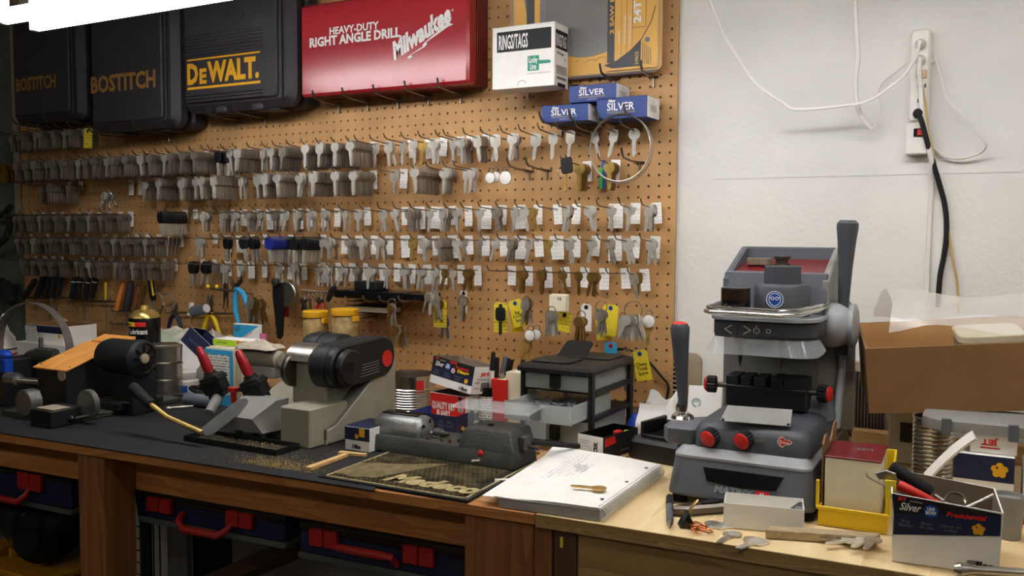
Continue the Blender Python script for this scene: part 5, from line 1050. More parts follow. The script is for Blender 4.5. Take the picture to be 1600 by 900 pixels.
# black and clear drawer unit with one drawer open
UX = Vector((at_y(811, 640, 1.66).x, 1.66, BZ)); lp = lambda px, py, y: at_y(px, py, y)-UX
t = thing('drawer_unit', 'black framed drawer unit with frosted drawers, the middle one pulled open', 'drawer unit', tuple(UX), rz=-.02)
wd = at_y(925, 640, 1.66).x-UX.x; H = at_y(815, 566, 1.66).z-BZ; dep = .23
g = G(); zs = [0.006, H*.34, H*.66, H-.016]
for x in (0, wd-.010): 
    g.box(x, .004, 0, x+.010, .02, H-.016, .002).box(x, dep-.02, 0, x+.010, dep, H-.016, .002)
    for z in zs[:-1]: g.box(x, .02, z-.005, x+.010, dep-.02, z+.005, .001)
for z in (0, H*.335, H*.655): g.box(.010, .01, z, wd-.010, dep, z+.003, .0006)
obj('frame', g, 'black_plastic', t)
g = G(); loft(g, [(rrect(-.004, -.012, wd+.004, dep, .012, 3), H-.016), (rrect(-.004, -.012, wd+.004, dep, .012, 3), H-.008), (rrect(0, -.004, wd, dep, .012, 3), H-.003), (rrect(.01, .01, wd-.01, dep-.01, .012, 3), H)]); top = obj('top', g, 'black_plastic', t)
obj('top_tray', G().rbox(.014, .02, H+.0002, wd*.62, .10, H+.004, .01, .001).rbox(wd*.34, .12, H+.0002, wd-.014, dep-.02, H+.003, .01, .001), 'machine_black', top)
obj('top_lid', G().rbox(wd*.15, -.02, 0, wd*.55, .05, .004, .012, .001, 3, 0, T(0, .14, H+.004, .5)), 'black_plastic', top)
for k, out in ((0, 0), (1, .085), (2, 0)):
    z0, z1 = (0.004, H*.335+.004, H*.655+.004)[k], (H*.33, H*.65, H-.017)[k]; y_ = .012-out
    d = obj('drawer', G(T(0, y_, 0)).tray(.012, 0, z0, wd-.012, dep-.03, z1-(.012 if out else .004), .002).prism(rrect(.008, -.004, wd-.008, .0, .003, 2), z0, z1-(.010 if out else .004), .0008), 'frost_plastic', t, 'frosted clear drawer')
    obj('drawer_pull', G().prism(rrect(wd*.5-.012, -.016, wd*.5+.012, -.0045, .005, 3), z0+.004, z0+.036, .003, 0, T(0, y_, 0)), 'black_plastic', d, 'black drawer pull')
    if out:
        DR = (UX, y_, wd, z0, z1)
        rs = random.Random(9); g = G()
        for q in range(420): 
            x, yy, z = rs.uniform(.02, wd-.02), rs.uniform(.006, .13), rs.uniform(z0+.003, z0+(z1-z0)*.55); s = .006; a, b2 = rs.uniform(0, 6), rs.uniform(0, 3)
            g.ring([(x+s*math.cos(a+j*2.1), y_+yy+s*math.sin(a+j*2.1)*math.cos(b2), z+s*.5*math.sin(a+j*2.1)*math.sin(b2)) for j in range(3)], .0011, 4, True)
        o = obj('small_rings', g, 'salt_grey', t, 'heap of small clear rings in the open drawer'); o['kind'] = 'stuff'

# ================================================================== mat, notebook and small things at the front edge
m0, m1, m2, m3 = B(497, 748), B(730, 787), B(835, 722), B(565, 690)
MO = Vector((m0.x, m0.y, BZ)); ex = (m1-m0); mw = ex.length; ex.normalize(); ey = Vector((-ex.y, ex.x, 0)); md = (m2-m1).dot(ey)
fm = frame(MO, ex, ey)
t = thing('rubber_mat', 'black rubber counter mat with raised lettering and hexagonal cells, dusted with brass', 'mat', mat=fm)
z0 = .0031 if False else .0005
g = G(); g.prism([(0, 0), (mw, 0), (mw, md), (0, md)], z0, .003, .0008)
for x0, y0, x1, y1 in ((0, 0, mw, .006), (0, md-.006, mw, md), (0, .006, .006, md-.006), (mw-.006, .006, mw, md-.006)): g.box(x0, y0, .003, x1, y1, .0052, .0006)
obj('mat_base', g, 'black_rubber', t)
g = G(); bw = .0035
for x0, y0, x1, y1 in ((.008, .008, mw-.008, .008+bw), (.008, md-.008-bw, mw-.008, md-.008), (.008, .008, .008+bw, md-.008), (mw-.008-bw, .008, mw-.008, md-.008)): g.box(x0, y0, .003, x1, y1, .0054)
obj('mat_border', g, 'mat_letter', t, 'dusty tan raised border')
g = G(); s = .0100; n = 0
for j in range(int((md-.03)/(s*.9))):
    for i in range(int((mw-.028)/s)):
        x, y = .016+i*s+(s/2)*(j % 2), .016+j*s*.9
        if x > mw-.014: continue
        pl = [(x+s*.5*math.cos(k*PI/3+PI/6), y+s*.5*math.sin(k*PI/3+PI/6)) for k in range(6)]; pi = [(x+s*.44*math.cos(k*PI/3+PI/6), y+s*.44*math.sin(k*PI/3+PI/6)) for k in range(6)]
        g.add([(p[0], p[1], .0052) for p in pl]+[(p[0], p[1], .0052) for p in pi]+[(p[0], p[1], .0031) for p in pi], [(k, (k+1) % 6, 6+(k+1) % 6, 6+k) for k in range(6)]+[(6+k, 6+(k+1) % 6, 12+(k+1) % 6, 12+k) for k in range(6)])
o = obj('hexagonal_cells', g, 'mat_rubber', t, 'honeycomb of small cells', smooth=0); o['kind'] = 'stuff'
vs, fs = text_mesh('Medeco', .05)
q0 = fm.inverted() @ B(592, 757); q1 = fm.inverted() @ B(733, 779)
g = G(); tw, thh = q1.x-q0.x, .050; yb = q1.y+.002
gv = [(q0.x+a*tw+b_*thh*.25, yb+b_*thh, .0068) for a, b_ in vs]; g.add(gv, fs); g.add([(x, y, .0052) for x, y, z in gv], []);
bd = {}
for f in fs:
    for i in range(len(f)): e = (f[i], f[(i+1) % len(f)]); bd[tuple(sorted(e))] = None if tuple(sorted(e)) in bd else e
k = len(gv); g.f += [(e[1], e[0], e[0]+k, e[1]+k) for e in bd.values() if e]; g.m += [0]*sum(1 for e in bd.values() if e)
obj('raised_lettering', g, 'mat_letter', t, 'dusty tan raised lettering', smooth=0)
pl = [fm.inverted() @ B(*p) for p in ((520, 744), (580, 752), (640, 742), (700, 745), (732, 740), (700, 730), (590, 722), (560, 728))]
obj('dust_film', G().sheet(lambda u, v: Vector(pl[0].lerp(pl[1], u)).lerp(pl[7].lerp(pl[5], u), v)+Vector((0, .004*math.sin(u*9), .0056)), 14, 6, .0004), 'mat_dusty', t, 'film of brass dust')

# spiral notebook with a key and clear disc on it
n0, n1, n2, n3 = B(776, 792), B(937, 815), B(1032, 744), B(886, 718)
t = thing('spiral_notebook', 'open spiral notebook of white lined paper lying across the bench seam', 'notebook', (n1.x, n1.y, BZ)); O = Vector((n1.x, n1.y, BZ))
H_ = .016
def npq(u, v, h): p = n0.lerp(n1, u).lerp(n3.lerp(n2, u), v)-O; return Vector((p.x, p.y, h))
g = G(); g.add([npq(0.02, 0, .0005), npq(1, 0, .0005), npq(1, 1, .0005), npq(0.02, 1, .0005), npq(0.02, 0, H_*.8), npq(1, 0, H_), npq(1, 1, H_), npq(0.02, 1, H_*.8)], [(3, 2, 1, 0), (4, 5, 6, 7), (0, 1, 5, 4), (1, 2, 6, 5), (2, 3, 7, 6), (3, 0, 4, 7)]); obj('page_block', g, 'grey_card', t, 'grey edges of the page block')
for k in range(5):
    hz = H_+.0004+.0009*k
    def sh(u, v, k=k, hz=hz):
        p = npq(u*(1.0)-.01*k*(1-u), v, hz*(.82+.18*u)+.001); p.z += .006*math.sin(u*5+k)*(1-u)*.5*(k/4)+(.010*(max(0, v-.75)/.25)**2*(1-u) if k == 4 else 0); p.x -= .02*(1-u)*(k == 4); return p
    obj('sheet', G().sheet(sh, 8, 6, .0003), 'note_print' if False else 'paper', t, smooth=80)
tz = H_+.0052
g = G()
p = Print(npq(.30, .30, tz+.0012), npq(.9, .30, tz)-npq(.30, .30, tz), npq(.3, .9, tz)-npq(.3, .3, tz)); rs = random.Random(2)
L1 = (npq(1, 0, 0)-npq(0, 0, 0)).length; L2 = (npq(0, 1, 0)-npq(0, 0, 0)).length
gw = G()
def stroke(u0, v0, u1, v1): gw.add([sh(a_, b_, 4, H_+.0040)+Vector((0, 0, .0007)) for a_, b_ in ((u0, v0), (u1, v0), (u1, v1), (u0, v1))], [(0, 1, 2, 3)])
# hand written columns run up the page
for c in range(9):
    x = .16+.042*c
    for r_ in range(22 if c < 6 else 12):
        y = .36+.022*r_+.022*c; 
        if rs.random() < .8: stroke(x, y, x+.011, y+rs.uniform(.004, .009))
for k in range(30): stroke(.975, .02+.0325*k, .988, .033+.0325*k)
o = obj('handwriting', gw, 'print_grey', t, smooth=0); o['kind'] = 'stuff'
for v in (.14, .52, .86): q = npq(.93, v, tz+.0016); obj('punch_hole', G().cyl(q, q+Vector((0, 0, .0003)), .0032, n=14), 'print_black', t)
for k in range(44): q = npq(1.0, .012+k*.0223, .0); obj('spiral_coil', G().ring([Vector((q.x+.001+.009*math.cos(a*PI/5), q.y+.0008*a/5, H_*.5+.009*math.sin(a*PI/5)+.003)) for a in range(10)], .0008, 5, True), 'white_plastic', t)
def key_poly(kind=0, s=1.):
    """outline of a key hanging from the origin, blade down"""
    if kind == 0: bow = [(.0115*math.sin(a), -.0065-.0115*math.cos(a)*-1) for a in [k*PI/8 for k in range(1, 16)]]; bow = [(.0125*math.sin(a), -.008+.0125*math.cos(a)) for a in [PI*.14+k*PI*1.72/14-PI for k in range(15)]]; bow = [(.0125*math.sin(a), -.0085+.0125*math.cos(a)) for a in [-(PI*.86)+k*(PI*1.72)/12 for k in range(13)]]; yb = -.0195
    elif kind == 1: bow = [(-.0045, -.024), (-.0115, -.020), (-.0125, -.012), (-.0125, 0), (-.010, .005), (0, .0065), (.010, .005), (.0125, 0), (.0125, -.012), (.0115, -.020), (.0045, -.024)]; yb = -.024
    elif kind == 2: bow = [(-.004, -.022), (-.006, -.018), (-.0125, -.014), (-.014, -.007), (-.0105, -.001), (-.006, .002), (-.004, .006), (.004, .006), (.006, .002), (.0105, -.001), (.014, -.007), (.0125, -.014), (.006, -.018), (.004, -.022)]; yb = -.022
    else: bow = [(-.004, -.023), (-.010, -.019), (-.0105, -.004), (-.007, .005), (.007, .005), (.0105, -.004), (.010, -.019), (.004, -.023)]; yb = -.023
    w_ = .0042
    bl = [(w_, yb-.002), (w_, -.048), (w_-.002, -.053), (0, -.056), (-w_+.0012, -.053), (-w_+.0012, -.050), (-w_+.0004, -.048), (-w_, -.044), (-w_, yb-.002)]
    pts = bow+bl; return [(x*s, y*s) for x, y in pts]
def key_mesh(kind, m_, th=.0022, s=1., nm='key'):
    g = G(); pl = key_poly(kind, s); f0 = frame((0, 0, 0), (1, 0, 0), (0, 0, 1)); pl = pl[::-1]
    g.prism(pl, -th/2, th/2, 0, 0, f0)
    g.box(.0008*s, -th*.62, -.046*s, .0018*s, th*.62, -.028*s, 0, 0)
    return g.mesh(nm, [m_], 30)
a, c2 = B(901, 762, .024), B(944, 766, .024); km = key_mesh(0, 'brass'); d = (a-c2); 
o = link('brass_key', km, None, frame(c2+Vector((0, 0, .0015)), Vector((-d.y, d.x, 0)).cross(Vector((0, 0, 1))).cross(Vector((0, 0, -1))) if False else Vector((0, 0, 1)).cross(d), Vector((0, 0, 1))))
o.matrix_world = Matrix(((-d.y/d.length, 0, -d.x/d.length, c2.x), (d.x/d.length, 0, -d.y/d.length, c2.y), (0, 1, 0, BZ+.0265), (0, 0, 0, 1))); tag(o, 'brown brass key lying alone on the open notebook page', 'key')
c = B(907, 731, .023); single('clear_disc', G().lathe([(.011, 0), (.0125, .0004), (.0125, .0016), (.011, .002), (0, .0021)], 26), 'clear_plastic', 'clear plastic disc lying on the handwritten part of the notebook', 'disc', mat=T(c.x, c.y, BZ+.0245))
b = B(793, 752); a = B(786, 758); single('metal_bolt', G().ring([(-.014, 0, .004), (.014, 0, .004)], .004, 10).ring([(-.018, 0, .004), (-.0145, 0, .004)], .0055, 6), 'steel', 'short steel bolt lying between mat and notebook', 'bolt', mat=T(b.x, b.y-.01, BZ, rz=.6))
b = B(838, 710); o = link('loose_key', key_mesh(0, 'brass_dark'), None, T(b.x, b.y, BZ+.0015) @ Matrix.Rotation(PI/2, 4, 'X') @ Matrix.Rotation(1.2, 4, 'Y')); tag(o, 'brown key lying flat between the grinder hose and the notebook', 'key')

# open carton of chains
P0 = B(903, 713); P1 = B(942, 721); P2 = B(990, 692); h = .046; ex = P1-P0; 
f0 = frame((P0.x, P0.y, BZ), ex, Vector((-ex.y, ex.x, 0))); wd = ex.length; dep = .125
t = thing('chain_box', 'small open white and black carton of ball chains beside the drill charger', 'box', mat=f0)
obj('carton', G().tray(0, 0, 0, wd, dep, h, .0012, mi_in=1), ['print_black', 'black_gloss'], t); obj('front_label', G().box(0, -.0008, 0, wd, -.0001, h), 'white_card', t, 'white printed end')
p = Print((0, -.0009, 0), (1, 0, 0), (0, 0, 1)); p.text('BOX', wd*.80, h*.15, h*.62, .010, 'print_black', .05, 0, PI/2).line([(wd*.35+.012*math.cos(a*PI/8), h*.35+.009*math.sin(a*PI/8)) for a in range(16)], .0006, 'print_grey', True).line([(wd*.1, h*.35), (wd*.7, h*.35)], .0005, 'print_grey').rect(wd*.1, h*.75, wd*.5, h*.77, 'print_grey').rect(wd*.1, h*.65, wd*.4, h*.67, 'print_grey'); p.build(t)
p = Print((wd, 0, 0), (0, 1, 0), (0, 0, 1)); p.poly([(.006, h*.55), (.045, h*.62), (.04, h*.95), (.006, h*.9)], 'red_print').rect(.06, h*.2, .11, h*.25, 'print_grey'); p.build(t, 'side_print')
rs = random.Random(5); CHAIN = (f0, wd, dep, h)
for i in range(3):
    pts = [(rs.uniform(.006, wd-.006), rs.uniform(.012, .06), .012+.004*i)]
    for k in range(22): pts.append((min(wd-.006, max(.006, pts[-1][0]+rs.uniform(-.012, .012))), min(.085, max(.008, pts[-1][1]+rs.uniform(-.012, .014))), .012+.004*i+rs.uniform(0, .004)))
    g = G()
    for k in range(len(pts)-1):
        for q in range(3): g.ball(Vector(pts[k]).lerp(Vector(pts[k+1]), q/3), .0022, 6, 4)
    o = single('ball_chain', g, 'steel', 'steel ball chain heaped in the small open carton, %s layer' % ('lower', 'middle', 'upper')[i], 'chain', None, f0)
for i, (x, y, m_, lab) in enumerate(((.03, .095, 'red', 'red plastic clip lying in the back of the chain carton'), (.045, .105, 'lime', 'lime green plastic clip lying in the back of the chain carton'))): single('plastic_clip', G().rbox(-.006, -.010, 0, .006, .010, .006, .003, .001), m_, lab, 'clip', mat=f0 @ T(x, y, .0315 if False else h-.012, rz=.4*i))
# battery charger
a, c2 = B(975, 716), B(1058, 733); ex = (c2-a); wd = ex.length; f0 = frame((a.x, a.y+.012, BZ), ex, Vector((-ex.y, ex.x, 0)))
t = thing('battery_charger', 'black battery charger with gold label lying left of the grey upright machine', 'charger', mat=f0); dep = .13
g = G(); loft(g, [(rrect(0, 0, wd, dep, .015, 4), 0.0), (rrect(-.001, -.001, wd+.001, dep, .015, 4), .006), (rrect(.001, .001, wd-.001, dep, .015, 4), .033), (rrect(.005, .008, wd-.004, dep-.004, .015, 4), .040)]); obj('charger_body', g, 'black_plastic', t)
g = G(); g.box(.012, .03, .0402, .02, dep-.01, .068, .002).box(wd*.66, .03, .0402, wd*.73, dep-.01, .070, .002).box(.02, dep-.022, .0402, wd*.66, dep-.012, .060, .002).box(.02, .022, .0402, wd*.66, .03, .046, .002); obj('battery_cradle', g, 'black_plastic', t)
for k in range(4): obj('contact_slot', G().box(.03+k*.012, .04, .0402, .036+k*.012, .085, .042, .0005), 'black_gloss', t)
obj('charger_label', G().box(wd*.76, .012, .0402, wd-.008, dep-.02, .0408), 'gold_print', t, 'gold printed label'); p = Print((wd*.76, .012, .0408), (1, 0, 0), (0, 1, 0)); W2 = wd*.24-.008
for k in range(7): p.rect(W2*.1, .008+.012*k, W2*.9, .012+.012*k, 'print_black')
p.text('DEWALT', W2*.08, .003, W2*.8, .005, 'print_black', .05); p.build(t)
# blue glove, papers
c = at_y(978, 655, 1.80); rag('blue_glove', 'bright blue nitrile glove crumpled behind the chain carton', (c.x+.03, 1.865, BZ), .05, .03, .055, 'blue_plastic', 21, 'glove')
c = at_y(1022, 655, 1.76); g = G()
def crump(u, v): return Vector((-.036+.075*u+.006*math.sin(7*v), .02+.012*math.sin(8*u+3*v)+.006*math.sin(17*u+9*v)+.035*v*.6, .001+(.095+.012*math.sin(9*u))*v))
single('crumpled_tissue', g.sheet(crump, 10, 10, .0012), 'paper', 'crumpled white tissue standing behind the battery charger', 'paper', mat=T(c.x, 1.775, BZ), smooth=80)
single('folded_receipt', G().sheet(lambda u, v: Vector((-.03+.058*u, -.01+.03*v+.006*math.sin(v*9), .002+.082*v)), 3, 9, .0006), 'white_card', 'folded pale receipt leaning on the crumpled tissue', 'paper', mat=T(c.x-.002, 1.735, BZ))
c = at_y(1098, 632, 1.83); f0 = T(c.x, 1.83, BZ, rx=-.5, rz=.2)
t = thing('logo_slip', 'white slip with a green ring mark behind the left dark lever', 'paper', mat=f0); zz = (c.z-BZ)
obj('slip', G().box(-.035, 0, 0, .035, .0012, zz+.045), 'paper', t); p = Print((-.035, -.0003, 0), (1, 0, 0), (0, 0, 1)); p.line([(.018+.009*math.cos(a*PI/10), zz+.006+.009*math.sin(a*PI/10)) for a in range(-3, 16)], .0014, 'green_print').line([(.018+.005*math.cos(a*PI/6), zz+.006+.005*math.sin(a*PI/6)) for a in range(0, 8)], .0012, 'green_print'); p.build(t)

# front right: pen, knife, clip, copper, keys, slat, small box
a, c2 = B(1046, 775, .006), B(1047, 824, .006); d = c2-a; t = thing('ballpoint_pen', 'grey and black ballpoint pen pointing at the front edge of the plywood bench', 'pen', tuple(a))
obj('pen_body', G().ring([d*.32, d*.34, d*.85], [.005, .0058, .0052], 12), 'grey_grip', t); obj('pen_grip', G().ring([Vector(), d*.04, d*.315], [.0035, .0055, .0058], 12), 'black_rubber', t); obj('pen_tip', G().ring([d*.855, d*.93, d], [.005, .003, .0008], 12), 'steel', t)
obj('pen_clip', G().ring([d*.05+Vector((.004, 0, .004)), d*.3+Vector((.006, 0, .004))], .0012, 6), 'steel', t)
a, c2 = B(1050, 806), B(1140, 798); d = c2-a; f0 = frame((a.x, a.y, BZ), d, Vector((0, 0, 1)).cross(d)); Lk = d.length+.03
t = thing('utility_knife', 'dark grey utility knife lying half behind the small white tray', 'knife', mat=f0)
g = G(); g.prism([(0, -.004), (.02, -.012), (Lk, -.013), (Lk, .012), (.03, .011), (0, .003)], .0, .016, .004); obj('handle', g, 'steel_dark', t); obj('slider', G().box(.05, -.006, .0162, .08, .004, .02, .001), 'black_plastic', t)
b = B(1073, 822); t = thing('binder_clip', 'black binder clip standing beside the utility knife', 'clip', (b.x, b.y, BZ), .5)
obj('clip_body', G().prism([(-.012, 0), (.012, 0), (.001, .022), (-.001, .022)], -.012, .012, .0006, 0, frame((0, 0, 0), (1, 0, 0), (0, 0, 1))), 'black_gloss', t)
obj('clip_lever', G().ring([(.004, -.006, .018), (.006, -.006, .03), (.016, -.003, .040), (.018, .003, .040), (.007, .006, .03), (.004, .006, .018)], .0011, 6), 'brass', t)
rs = random.Random(8)
for i in range(2):
    b = B(1088+8*i, 826+6*i); pts = [(.012*math.cos(k*.9+i)*(1+.5*math.sin(k*.37)), .012*math.sin(k*.9+i)*(1+.4*math.cos(k*.5)), .002+.0012*(k % 5)) for k in range(26)]
    single('copper_wire', G().ring(pts, .0008, 5), 'copper', ('tangled bare copper wire lying below the binder clip', 'second copper wire tangle lying nearest the bench edge')[i], 'wire', mat=T(b.x, b.y, BZ+.0005))
pa, pb = B(1196, 842), B(1345, 852); d = pb-pa; single('wooden_stick', G(frame((pa.x, pa.y, BZ+.0005), d, Vector((0, 0, 1)).cross(d))).prism([(0, 0), (d.length+.02, 0), (d.length+.03, .020), (.008, .022)], 0, .013, .001), 'weathered', 'rough wooden slat lying in front of the small white tray', 'wood strip')
kms = [key_mesh(0, 'nickel_dull'), key_mesh(1, 'nickel'), key_mesh(2, 'nickel_dull'), key_mesh(3, 'brass_dark')]
def flat_key(px, py, ang, lab, kind=0, z=.0012, cat='key', group=None):
    b = B(px, py); f0 = Matrix.Translation((b.x, b.y, BZ+z)) @ Matrix.Rotation(ang, 4, 'Z') @ Matrix.Rotation(-PI/2, 4, 'X'); o = link('loose_key', kms[kind], None, f0); return tag(o, lab, cat, group)
for i, (px, py, a) in enumerate(((1120, 818, -.5), (1136, 822, -.75), (1148, 834, -.2), (1178, 842, -.1), (1190, 846, -.45))):
    flat_key(px, py, a, 'dull nickel key on the bench before the small white tray, %s from the left' % nth(i+1), i % 3)
pk = B(1155, 838); single('key_bow', G().cyl((0, 0, 0), (0, 0, .002), .011, n=18), 'nickel', 'round nickel key bow beside the wooden slat', 'key', mat=T(pk.x-.008, pk.y+.004, BZ+.0003))
for i, (px, py, a) in enumerate(((1336, 842, -1.45), (1338, 846, -1.25), (1341, 850, -1.15), (1340, 852, -.75), (1358, 852, -.3), (1366, 855, -.12))):
    flat_key(px, py, a, 'nickel key fanned out before the yellow bin, %s from the top' % nth(i+1), (1, 2, 0, 1, 1, 0)[i], .0012+.0024*i)
# small white tray box
P0 = B(1130, 824); P1 = B(1256, 836); ex = P1-P0; f0 = frame((P0.x, P0.y, BZ+.014), ex, Vector((-ex.y, ex.x, 0))); f0.translation.z = BZ+.0005
t = thing('white_tray_box', 'small open white card tray in front of the grey upright machine', 'box', mat=f0); wd = ex.length; h = .037
obj('tray', G().tray(0, 0, 0, wd, .058, h, .001), 'white_card', t); p = Print((wd, 0, 0), (0, 1, 0), (0, 0, 1)); p.text('DE-26', .012, h*.62, .02, .006, 'print_black', .03).rect(.012, h*.2, .03, h*.25, 'print_black').rect(.012, h*.32, .03, h*.36, 'print_grey').rect(.012, h*.48, .03, h*.5, 'print_grey'); p.build(t)
obj('end_tab', G().box(wd-.012, .012, h-.010, wd-.0015, .03, h-.004, .001), 'print_grey', t)
# yellow bin holding a red and cream box
P0 = B(1276, 822); P1 = B(1384, 838); ex = P1-P0; f0 = frame((P0.x, P0.y+.008, BZ), ex, Vector((-ex.y, ex.x, 0))); f0.translation.z = BZ+.0005; wd = ex.length; dep = .19
t = thing('yellow_bin', 'yellow plastic parts bin holding the red and cream carton', 'bin', mat=f0)
g = G(); h = .028; th = .003
g.box(0, 0, 0, wd, dep, th).box(0, 0, th, wd, th, h, .001).box(0, dep-th, th, wd, dep, .085, .001)
for x in (0, wd-th): g.box(x, th, th, x+th, dep-th, h+.0, .0).add([(x, .035, h), (x+th, .035, h), (x+th, dep-th, .085), (x, dep-th, .085), (x, dep-th, h), (x+th, dep-th, h)], [(0, 1, 2, 3), (0, 3, 4), (1, 5, 2)])
obj('bin_shell', g, 'yellow', t); obj('bin_lip', G().box(-.003, -.004, h-.003, wd+.003, 0, h+.002, .001).box(wd-.001, -.001, h+.0, wd+.004, .006, h+.045, .001).box(-.004, .0, h, .001, .006, h+.04, .001), 'yellow', t)
p0 = at_y(1281, 802, f0.translation.y+.02); wd2 = wd-.018; hh = at_y(1281, 708, p0.y).z-(BZ+.0045)
t = thing('red_cream_carton', 'cream carton with dark red top standing in the yellow bin', 'box', mat=f0 @ T(.007, .012, .0035)); dep2 = .115
obj('carton', G().box(0, 0, .0005, wd2, dep2, hh-.003, .001), 'cream', t); obj('lid', G().box(-.0006, -.0006, hh-.0028, wd2+.0006, dep2, hh, .0008), 'red_dark', t, 'dark red top'); obj('bottom_edge', G().box(-.0005, -.0005, .0002, wd2+.0005, .002, .005), 'red_dark', t, 'dark red bottom edge'); p = Print((wd2, 0, 0), (0, 1, 0), (0, 0, 1)); p.rect(.07, 0, .085, hh, 'yellow').text('2 UNI', .05, hh*.25, hh*.4, .012, 'print_grey', .02, 0, PI/2); p.build(t, 'side_print')
p = Print((0, 0, hh), (1, 0, 0), (0, 1, 0)); p.text('KEYS', wd2*.5, dep2*.5, wd2*.3, dep2*.15, 'print_grey', .02); p.build(t)
ct = thing('cardboard_flap', 'torn brown cardboard flap standing between the grey machine and cream carton', 'cardboard', mat=f0 @ T(.0064, .02, 0.003)); 
obj('flap', G().sheet(lambda u, v: Vector((-.003, .15*u, .004+(.112+.012*math.sin(u*9)*v)*v)), 8, 4, .0025), 'kraft', ct)
# carton of tools at the right front
P0 = B(1394, 877); P1 = P0+Vector((.126, .012, 0)); ex = P1-P0; f0 = frame((P0.x, P0.y, BZ), ex, Vector((-ex.y, ex.x, 0))); f0.translation.z = BZ+.0005; wd = ex.length; dep = .10
hl = at_y(1385, 760, P0.y).z-BZ; hr = at_y(1556, 800, P1.y).z-BZ
t = thing('tool_carton', 'open black and white key blank carton filled with hand tools, right front', 'box', mat=f0)
g = G(); a = .001
vs = [(0, 0, 0), (wd, 0, 0), (wd, dep, 0), (0, dep, 0), (-.004, -.006, hl*.93), (wd+.003, -.003, hr), (wd+.003, dep+.004, hr*1.05), (-.004, dep+.004, hl*1.0)]
vi = [(a*2, a*2, a*2), (wd-a*2, a*2, a*2), (wd-a*2, dep-a*2, a*2), (a*2, dep-a*2, a*2), (-.002, -.004, hl*.93), (wd+.001, -.001, hr), (wd+.001, dep+.002, hr*1.05), (-.002, dep+.002, hl)]
g.add(vs+vi, [(3, 2, 1, 0), (0, 1, 5, 4), (1, 2, 6, 5), (2, 3, 7, 6), (3, 0, 4, 7)]+[(4, 5, 13, 12), (5, 6, 14, 13), (6, 7, 15, 14), (7, 4, 12, 15)]); k = len(g.v)-16; g.f += [tuple(k+8+i for i in f) for f in ((0, 1, 2, 3), (4, 5, 1, 0), (5, 6, 2, 1), (6, 7, 3, 2), (7, 4, 0, 3))]; g.m += [1]*5
obj('carton', g, ['white_card', 'cardboard_grey'], t, smooth=0)
p = Print((0, 0, 0), (1, 0, 0), (-.004*0, -.006, hl*.93)); hn = hr*.52; hb = hl*.53
p.poly([(0, hl*.37), (wd, hr*.64), (wd, hr*.985), (0, hl*.68)], 'navy').poly([(0, hl*.66), (wd, hr*.965), (wd, hr*.99), (-.003, hl*.93)], 'print_black')
p.text('JET', wd*.03, hl*.845, wd*.09, hl*.055, 'red_print', .06, 0, -.06).text('exclusives', wd*.15, hl*.845, wd*.12, hl*.025, 'print_white', 0, 0, -.06).text('Silver', wd*.05, hl*.72, wd*.2, hl*.11, 'print_white', .02, .25, -.03).disc(wd*.355, hl*.75, hl*.085, 'blue', 20).text('UNI\nBOW', wd*.305, hl*.70, wd*.10, hl*.10, 'print_white', .05).text('Presidential', wd*.50, hl*.70, wd*.36, hl*.07, 'red_print', .03, .2, .0)
for i, s in enumerate(('Key\nBlanks', 'Blanc\nde cles', 'Llaves sin\nacabar')): p.text(s, wd*(.05+.20*i), hl*(.50+.0*i), wd*(.14+.05*(i == 2)), hl*.10, 'print_grey', .01)
key_head(p, wd*.80, hl*.58, hl*.075); ilco_logo(p, wd*.69, hl*.06, wd*.26, hl*.10); p.build(t)
def in_box(px, py, yy): return f0.inverted() @ at_y(px, py, f0.translation.y+yy)
def tool(name, label, cat, parts):
    t_ = thing(name, label, cat, mat=f0.copy())
    for nm, pts, rr, mt_, lab in parts: obj(nm, G().ring(pts, rr, 12), mt_, t_, lab)
    return t_
a, b_, c_, d_ = in_box(1391, 728, .06), in_box(1456, 770, .055), in_box(1460, 773, .055), in_box(1490, 795, .05)
tool('screwdriver', 'black handled screwdriver lying uppermost in the tool carton', 'screwdriver', [('handle', [a, a.lerp(b_, .05), a.lerp(b_, .5), a.lerp(b_, .92), b_], [.006, .0095, .0085, .0088, .006], 'black_rubber', None), ('shaft', [c_, d_, d_.lerp(c_, -.8)], [.003, .003, .003], 'steel', None)])
a, b_ = in_box(1403, 757, .03), in_box(1478, 793, .03)
w_ = tool('adjustable_wrench', 'red gripped adjustable wrench lying below the black screwdriver', 'wrench', [('red_grip', [a, a.lerp(b_, .06), a.lerp(b_, .55), b_], [.006, .0075, .006, .004], 'red', None)])
q = in_box(1388, 746, .035); obj('wrench_jaw', G().prism([(-.016, -.002), (-.006, .007), (.006, .008), (.012, 0), (.006, -.008), (-.004, -.003), (-.010, -.006)], -.003, .003, .001, 0, frame(q, (1, 0, -.35), (.35, 0, 1))), 'steel', w_)
pts = [in_box(*p) for p in ((1354, 738, .02), (1355, 744, .02), (1363, 749, .02), (1395, 765, .022), (1430, 790, .03))]
single('hook_pick', G().ring(pts, [.0006, .0013, .0015, .0018, .0018], 8), 'steel', 'thin bent steel pick poking out left of the tool carton', 'pick', mat=f0.copy())
q = in_box(1492, 786, .05); t2 = thing('hose_clamp', 'bright steel hose clamp lying in the tool carton', 'clamp', mat=f0.copy()); obj('band', G().lathe([(.0135, -.006), (.0145, -.006), (.0145, .006), (.0135, .006)], 22, 0, frame(q, (1, 0, -.2), (0, .5, 1)), PI*.1, PI*1.2), 'chrome', t2); obj('clamp_bracket', G().box(q.x+.008, q.y-.006, q.z-.012, q.x+.026, q.y+.006, q.z-.004, .001), 'steel_dark', t2)
a, b_, c_ = in_box(1512, 795, .035), in_box(1530, 785, .035), in_box(1552, 773, .045)
